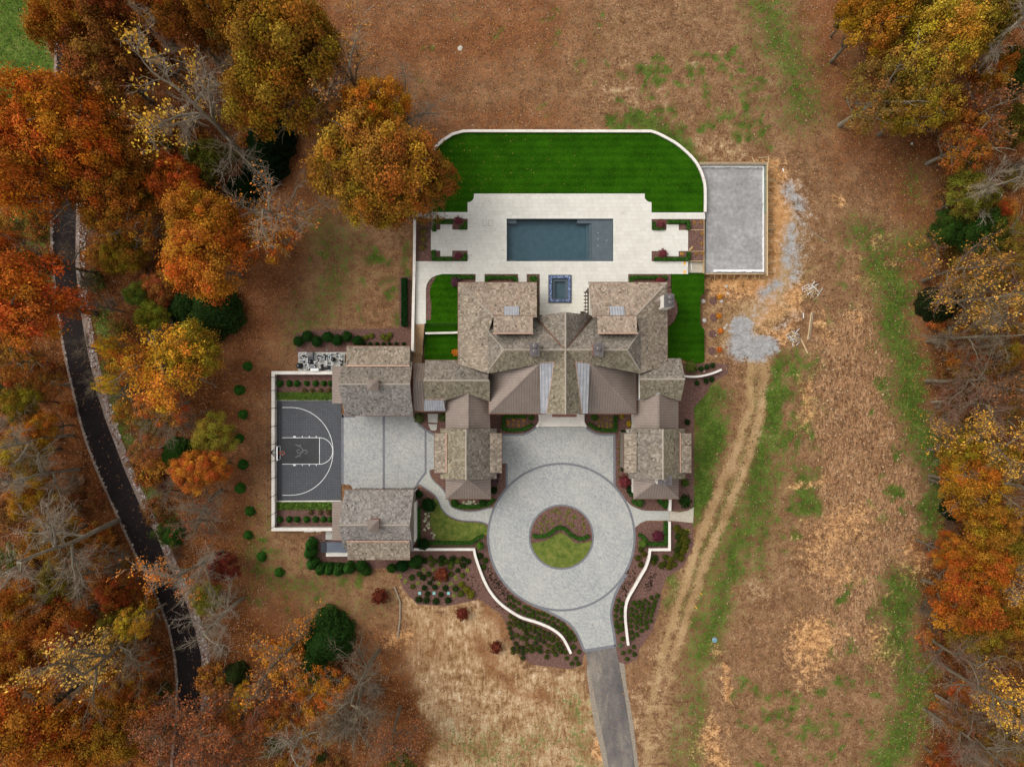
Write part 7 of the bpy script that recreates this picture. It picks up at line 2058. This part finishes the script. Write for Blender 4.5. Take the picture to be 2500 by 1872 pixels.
 ('ever', 575, 1650, 30, 3, c(52, 66, 30), 'small dull green bush in the bottom middle wood'),
 # right wood
 ('oak', 2130, 50, 78, 10, c(198, 124, 30), 'golden orange tree at the top of the right wood'),
 ('oak', 2085, 28, 46, 6, c(110, 100, 32), 'olive lobe tree left of the golden tree at the top right'),
 ('oak', 2240, 25, 72, 8, c(130, 98, 30), 'olive brown tree at the top edge of the right wood'),
 ('oak', 2310, 105, 92, 11, c(200, 150, 44), 'yellow gold tree in the upper right wood'),
 ('airy', 2230, 170, 92, 10, c(184, 136, 46), 'thin yellow tree left of the yellow gold one'),
 ('airy', 2140, 235, 95, 9, c(160, 112, 52), 'sparse brownish yellow tree at the edge of the right meadow'),
 ('airy', 2250, 260, 78, 9, c(178, 128, 36), 'sparse golden tree below the yellow gold one'),
 ('oak', 2195, 295, 36, 5, c(180, 136, 34), 'small yellow tree at the meadow edge, upper right'),
 ('oak', 2405, 40, 80, 10, c(138, 104, 34), 'brown olive tree in the top right corner'),
 ('bare_p', 2470, 75, 90, 14, None, 'pale bare tree in the top right corner'),
 ('oak', 2470, 170, 62, 7, c(66, 78, 28), 'dark green tree at the right edge near the top'),
 ('oak', 2415, 185, 50, 7, c(204, 116, 32), 'small orange tree right of the yellow gold one'),
 ('bare_b', 2430, 255, 85, 10, None, 'brown bare tree at the upper right edge', c(170, 100, 50), .2, None),
 ('oak', 2345, 275, 48, 6, c(176, 92, 34), 'rust tree below the golden one at the upper right'),
 ('airy', 2365, 345, 78, 8, c(186, 98, 34), 'orange thin tree at the right, above the white snag'),
 ('oak', 2480, 310, 50, 6, c(120, 100, 36), 'olive tree at the right edge above the white snag'),
 ('bare_p', 2465, 440, 78, 12, None, 'white snag tree at the right edge'),
 ('oak', 2365, 480, 60, 6, c(136, 124, 42), 'olive yellow tree left of the white snag'),
 ('oak', 2315, 560, 46, 4, c(62, 92, 30), 'green bushy tree at the meadow edge, left one'),
 ('oak', 2405, 575, 62, 5, c(54, 84, 28), 'green bushy tree at the meadow edge, right one'),
 ('oak', 2440, 520, 30, 4, c(196, 92, 34), 'small red orange tree above the green bushy ones'),
 ('bare_b', 2370, 655, 95, 9, None, 'brown bare tree below the green bushy trees', c(176, 116, 40), .15, None),
 ('oak', 2352, 680, 45, 5, c(170, 118, 34), 'golden tree behind the brown bare tree'),
 ('ever', 2300, 742, 46, 5, c(40, 52, 26), 'dark conifer at the edge of the right wood'),
 ('bare_g', 2440, 705, 100, 14, None, 'long trunked grey bare tree at the right edge, middle', c(200, 140, 50), .2, None),
 ('oak', 2450, 770, 60, 6, c(160, 104, 34), 'brown gold tree at the right edge, middle'),
 ('bare_g', 2460, 815, 90, 14, None, 'grey bare tree lying outward below the long trunked one', None, 0),
 ('oak', 2370, 875, 48, 5, c(176, 92, 34), 'low orange tree in the right wood'),
 ('oak', 2450, 860, 46, 5, c(170, 120, 38), 'low golden tree in the right wood'),
 ('bare_b', 2380, 930, 110, 9, None, 'wide brown bare tree in the middle of the right wood, upper one', None, 0),
 ('bare_b', 2410, 1000, 105, 9, None, 'wide brown bare tree in the middle of the right wood, lower one', None, 0),
 ('bare_b', 2480, 950, 80, 10, None, 'brown bare tree at the right edge', c(160, 96, 50), .2, None),
 ('bare_g', 2430, 1060, 90, 11, None, 'grey bare tree with yellow leaves at the right edge', c(214, 150, 46), .3, None),
 ('oak', 2345, 1110, 50, 6, c(170, 124, 34), 'olive gold tree at the edge of the right wood'),
 ('oak', 2405, 1115, 60, 7, c(182, 124, 32), 'golden tree in the right wood below the brown bare trees'),
 ('oak', 2375, 1195, 82, 8, c(200, 120, 30), 'bright orange gold tree in the right wood'),
 ('bare_g', 2450, 1200, 90, 13, None, 'grey bare tree right of the bright orange gold one', None, 0),
 ('oak', 2470, 1130, 50, 6, c(184, 116, 36), 'golden tree at the right edge below the middle'),
 ('ever', 2335, 1245, 28, 3.5, c(36, 58, 26), 'small dark conifer below the orange gold tree'),
 ('oak', 2415, 1275, 66, 8, c(190, 124, 34), 'golden tree right of the small dark conifer'),
 ('oak', 2325, 1350, 46, 7, c(206, 108, 28), 'vivid orange tree at the edge of the lower right wood'),
 ('oak', 2405, 1380, 58, 8, c(202, 114, 30), 'vivid orange tree right of its smaller neighbour'),
 ('oak', 2355, 1465, 82, 8, c(188, 92, 26), 'big rust orange tree in the lower right wood'),
 ('oak', 2475, 1350, 52, 7, c(170, 134, 40), 'yellow olive tree at the lower right edge'),
 ('bare_p', 2480, 1420, 60, 10, None, 'pale bare tree at the lower right edge', c(220, 150, 50), .3, None),
 ('oak', 2380, 1545, 66, 6, c(158, 124, 38), 'olive gold tree below the rust orange one'),
 ('oak', 2480, 1505, 60, 7, c(176, 120, 34), 'golden tree at the lower right edge'),
 ('bare_b', 2380, 1620, 95, 9, None, 'brown bare tree in the lower right wood', None, 0),
 ('bare_g', 2445, 1715, 105, 12, None, 'grey bare tree with bright yellow leaves near the bottom right', c(234, 168, 50), .4, (1, 0, .2)),
 ('oak', 2357, 1688, 30, 4, c(214, 98, 30), 'small vivid orange bush tree in the lower right wood'),
 ('oak', 2438, 1610, 28, 4, c(140, 48, 40), 'small dark red tree in the lower right wood'),
 ('bare_b', 2360, 1812, 85, 8, None, 'brown bare tree near the bottom edge of the right wood', None, 0),
 ('bare_g', 2470, 1850, 90, 11, None, 'grey bare tree in the bottom right corner', None, 0),
 ('oak', 2305, 1866, 42, 4, c(172, 68, 28), 'rust tree at the bottom edge of the right wood'),
 ('oak', 2430, 1800, 48, 5, c(158, 104, 34), 'ochre tree near the bottom right corner'),
 ('airy', 2395, 900, 62, 6, c(150, 96, 44), 'thin brown-gold tree among the brown bare trees, upper one'),
 ('airy', 2465, 1015, 60, 6, c(150, 98, 42), 'thin brown-gold tree at the right edge among brown bare trees'),
 ('airy', 2345, 830, 50, 5, c(158, 96, 40), 'thin rusty tree left of the low golden one in the right wood'),
 ('airy', 2450, 640, 60, 7, c(150, 108, 40), 'thin ochre tree right of the brown bare one in the right wood'),
 ('airy', 2340, 985, 48, 5, c(146, 84, 42), 'thin rusty tree at the meadow edge below the middle'),
 ('airy', 2480, 570, 50, 7, c(140, 112, 40), 'thin olive tree at the right edge beside the green bushy trees'),
 ('airy', 2440, 1600, 60, 6, c(150, 92, 40), 'thin brown tree around the small dark red one'),
 ('airy', 2350, 1745, 56, 5, c(156, 88, 38), 'thin rusty tree below the small vivid orange bush'),
 ('airy', 2480, 1780, 60, 6, c(150, 98, 42), 'thin brown-gold tree at the lower right edge'),
 ('airy', 320, 1620, 60, 5, c(160, 88, 34), 'thin rusty tree left of the lower drive, near its last bend'),
 ('airy', 340, 1730, 62, 5, c(168, 92, 34), 'thin orange-brown tree left of the bottom of the drive'),
 ('airy', 230, 1360, 56, 5, c(156, 88, 34), 'thin rusty tree left of the drive below the two long trunks'),
 ('airy', 30, 880, 62, 6, c(160, 92, 32), 'thin amber tree at the left edge above the olive gold one'),
 ('airy', 560, 1740, 56, 5, c(164, 88, 34), 'thin rusty tree at the bottom between drive and evergreen'),
 ('airy', 110, 940, 46, 4, c(150, 84, 34), 'thin rusty tree left of the drive, beside the amber one'),
 ('airy', 690, 1745, 60, 5, c(164, 88, 36), 'thin rusty tree above the bottom pale bare tree'),
]
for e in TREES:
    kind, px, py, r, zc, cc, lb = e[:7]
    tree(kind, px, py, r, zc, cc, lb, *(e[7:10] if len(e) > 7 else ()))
# understorey
drv = WLp.tolist(); drr = WRp.tolist()
def near_drive(px, py):
    return seg_dist(np.array([px]), np.array([py]), [((a[0] + b_[0]) / 2, (a[1] + b_[1]) / 2) for a, b_ in zip(drv, drr)])[0] < 52
BRUSH = [brush_mesh('brush', i, ('twig', 'twig_brown', 'twig_pale')[i % 3]) for i in range(6)]
US = [(c(158, 84, 32), 'rust'), (c(172, 108, 34), 'amber'), (c(124, 100, 36), 'olive'), (c(134, 80, 40), 'brown'), (c(72, 84, 30), 'dull green')]
cnt = 0
while cnt < 415:
    px, py = rt.uniform(-40, 2560), rt.uniform(-40, 1910)
    A_ = np.array([px]); B_ = np.array([py])
    inl, inr = in_poly(A_, B_, FOREST_L)[0], in_poly(A_, B_, FOREST_R)[0]
    if not (inl or inr) or in_poly(A_, B_, GREEN_TL)[0]:
        continue
    poly = FOREST_L if inl else FOREST_R
    dist = seg_dist(A_, B_, poly, True)[0]
    if dist < (45 if inl else 12) or near_drive(px, py):
        continue
    if inl and px > 430 and py > 650 and py < 1500:
        continue
    cc, nm = US[rt.choices(range(5), (4, 3, 2, 4, 1))[0]]
    r = rt.uniform(16, 40)
    bare = rt.random() < .3
    if bare:
        nm = 'bare'
        r *= 1.25
    o = bpy.data.objects.new('bare_bush' if bare else 'understorey_shrub', rt.choice(BRUSH if bare else SHRUB))
    col.objects.link(o)
    x, y, _ = W(px, py, .5)
    o.location = (x, y, ground_z(x, y) - .05)
    o.scale = (r * S, r * S, r * S * rt.uniform(.8, 1.4))
    o.rotation_euler = (0, 0, rt.uniform(0, 6.28))
    o.color = col_var(cc, .2)
    zone = 'left' if inl else 'right'
    row = ('top', 'upper', 'middle', 'lower', 'bottom')[min(4, max(0, int(py / 375)))]
    if inl:
        dx = np.interp(py, [q[1] for q in drv], [q[0] for q in drv])
        zone = ('left of the drive' if px < dx else ('right of the drive' if px < 620 else 'left of the straw field'))
    else:
        zone = 'near the right edge' if px > 2400 else 'on the meadow side at right'
    size = 'small' if r < 22 else ('broad' if r > 30 else 'low')
    tag(o, '%s %s shrub %s, %s part of the picture' % (size, nm, zone, row), 'shrub', '%s %s shrubs %s %s' % (size, nm, zone, row))
    cnt += 1
# ---------------------------------------------------------------- fallen leaves and weeds
def scatter_leaves(n, seed):
    rg = np.random.default_rng(seed)
    px, py = rg.uniform(-40, 2540, n * 3), rg.uniform(-30, 1900, n * 3)
    m = masks(px, py)
    keep = rg.random(n * 3) < np.clip(m['litter'] * .8 + m['forest'] * .7 + .05, 0, 1)
    keep &= ~((px > 655) & (px < 1730) & (py > 318) & (py < 1480)) | ((px < 1000) & (py < 800))
    px, py = px[keep][:n], py[keep][:n]
    k = len(px)
    P = np.stack([(px - CX) * S, (CY - py) * S, terrain(px, py) + .03 + rg.random(k) * .03], 1)
    ond = np.zeros(k, bool)
    mid = [((a[0] + b_[0]) / 2, (a[1] + b_[1]) / 2) for a, b_ in zip(drv, drr)]
    ond = seg_dist(px, py, mid) < 30
    P[ond, 2] += .05
    kp = ~ond | (rg.random(k) < .12)
    P = P[kp]; k = len(P)
    V = leaf_quads(P, rg.normal(size=(k, 3)) * .35 + np.array([0, 0, 1]), rg.uniform(.05, .14, k), rg, 1.3)
    pal = np.array([c(*q)[:3] for q in ((142, 88, 48), (166, 110, 66), (112, 66, 36), (172, 124, 84), (186, 144, 106), (158, 94, 42), (184, 130, 44))])
    C = pal[rg.integers(0, len(pal), k)] * rg.uniform(.75, 1.15, (k, 1))
    return quads_mesh('fallen_leaves', V, C, MT['var'])
o = bpy.data.objects.new('fallen_leaves', scatter_leaves(90000, 77))
col.objects.link(o)
tag(o, 'fallen autumn leaves scattered over the meadow and wood floor', None, kind='stuff')
rg = np.random.default_rng(9)
n = 900
px, py = rg.uniform(1010, 1720, n), rg.uniform(320, 670, n)
k_ = (rg.random(n) < np.clip(1.2 - (px - 1010) / 420, .12, 1)) & ~((px > 1236) & (px < 1498) & (py > 533) & (py < 639))
k_ &= ~((px < 1075) & (py < 400)) & ~((px > 1590) & (py < 400))
px2, py2 = rg.uniform(840, 1500, 160), rg.uniform(1050, 1190, 160)
P = np.concatenate([np.stack([(px[k_] - CX) * S * .983, (CY - py[k_]) * S * .983, np.full(k_.sum(), 1.53)], 1), np.stack([(px2 - CX) * S, (CY - py2) * S, np.full(160, .08)], 1)])
q = len(P)
pal = np.array([c(*t)[:3] for t in ((150, 92, 46), (180, 124, 70), (120, 74, 40), (196, 150, 84))])
o = bpy.data.objects.new('blown_leaves', quads_mesh('blown_leaves', leaf_quads(P, rg.normal(size=(q, 3)) * .3 + np.array([0, 0, 1]), rg.uniform(.04, .1, q), rg, 1.3), pal[rg.integers(0, 4, q)], MT['var']))
col.objects.link(o)
tag(o, 'a few blown leaves on the terrace, turf lawn and courts', None, kind='stuff')
def weeds():
    rg = np.random.default_rng(31)
    n = 130000
    px, py = rg.uniform(-40, 2540, n), rg.uniform(-30, 1900, n)
    m = masks(px, py)
    a = rg.random(n)
    g = rg.random(n) < (m['green'] - .25) * .9
    l = (m['long'] > .5) & ~g & (a < .9)
    b = ~g & ~l & (a < .5) & (m['gravel'] < .2) & (m['track'] < .3)
    out = ~((px > 655) & (px < 1735) & (py > 310) & (py < 1640)) & ~((px > 1400) & (px < 1570) & (py > 1560)) & ~((px > 1705) & (px < 1880) & (py > 395) & (py < 675))
    mid = [((q[0] + w[0]) / 2, (q[1] + w[1]) / 2) for q, w in zip(drv, drr)]
    out &= seg_dist(px, py, mid) > 48
    V, C = [], []
    for k, pal, h, w in ((g, ((60, 78, 26), (82, 98, 36), (108, 114, 54)), .1, .15), (l, ((128, 98, 68), (152, 120, 88), (178, 148, 114), (110, 84, 56)), .14, .2), (b, ((96, 70, 46), (130, 100, 70), (172, 144, 112)), .08, .13)):
        k = k & out
        q = int(k.sum())
        P = np.stack([(px[k] - CX) * S, (CY - py[k]) * S, terrain(px[k], py[k]) + h * .3], 1)
        V.append(leaf_quads(P, rg.normal(size=(q, 3)) * .6 + np.array([0, 0, .8]), w * rg.uniform(.5, 1.2, q), rg, 1.8, .25))
        pl = np.array([c(*t)[:3] for t in pal])
        C.append(pl[rg.integers(0, len(pl), q)] * rg.uniform(.8, 1.15, (q, 1)))
    return quads_mesh('meadow_grass', np.concatenate(V), np.concatenate(C), MT['var'])
o = bpy.data.objects.new('meadow_grass', weeds())
col.objects.link(o)
tag(o, 'tufts of dry and green grass across the meadow', None, kind='stuff')
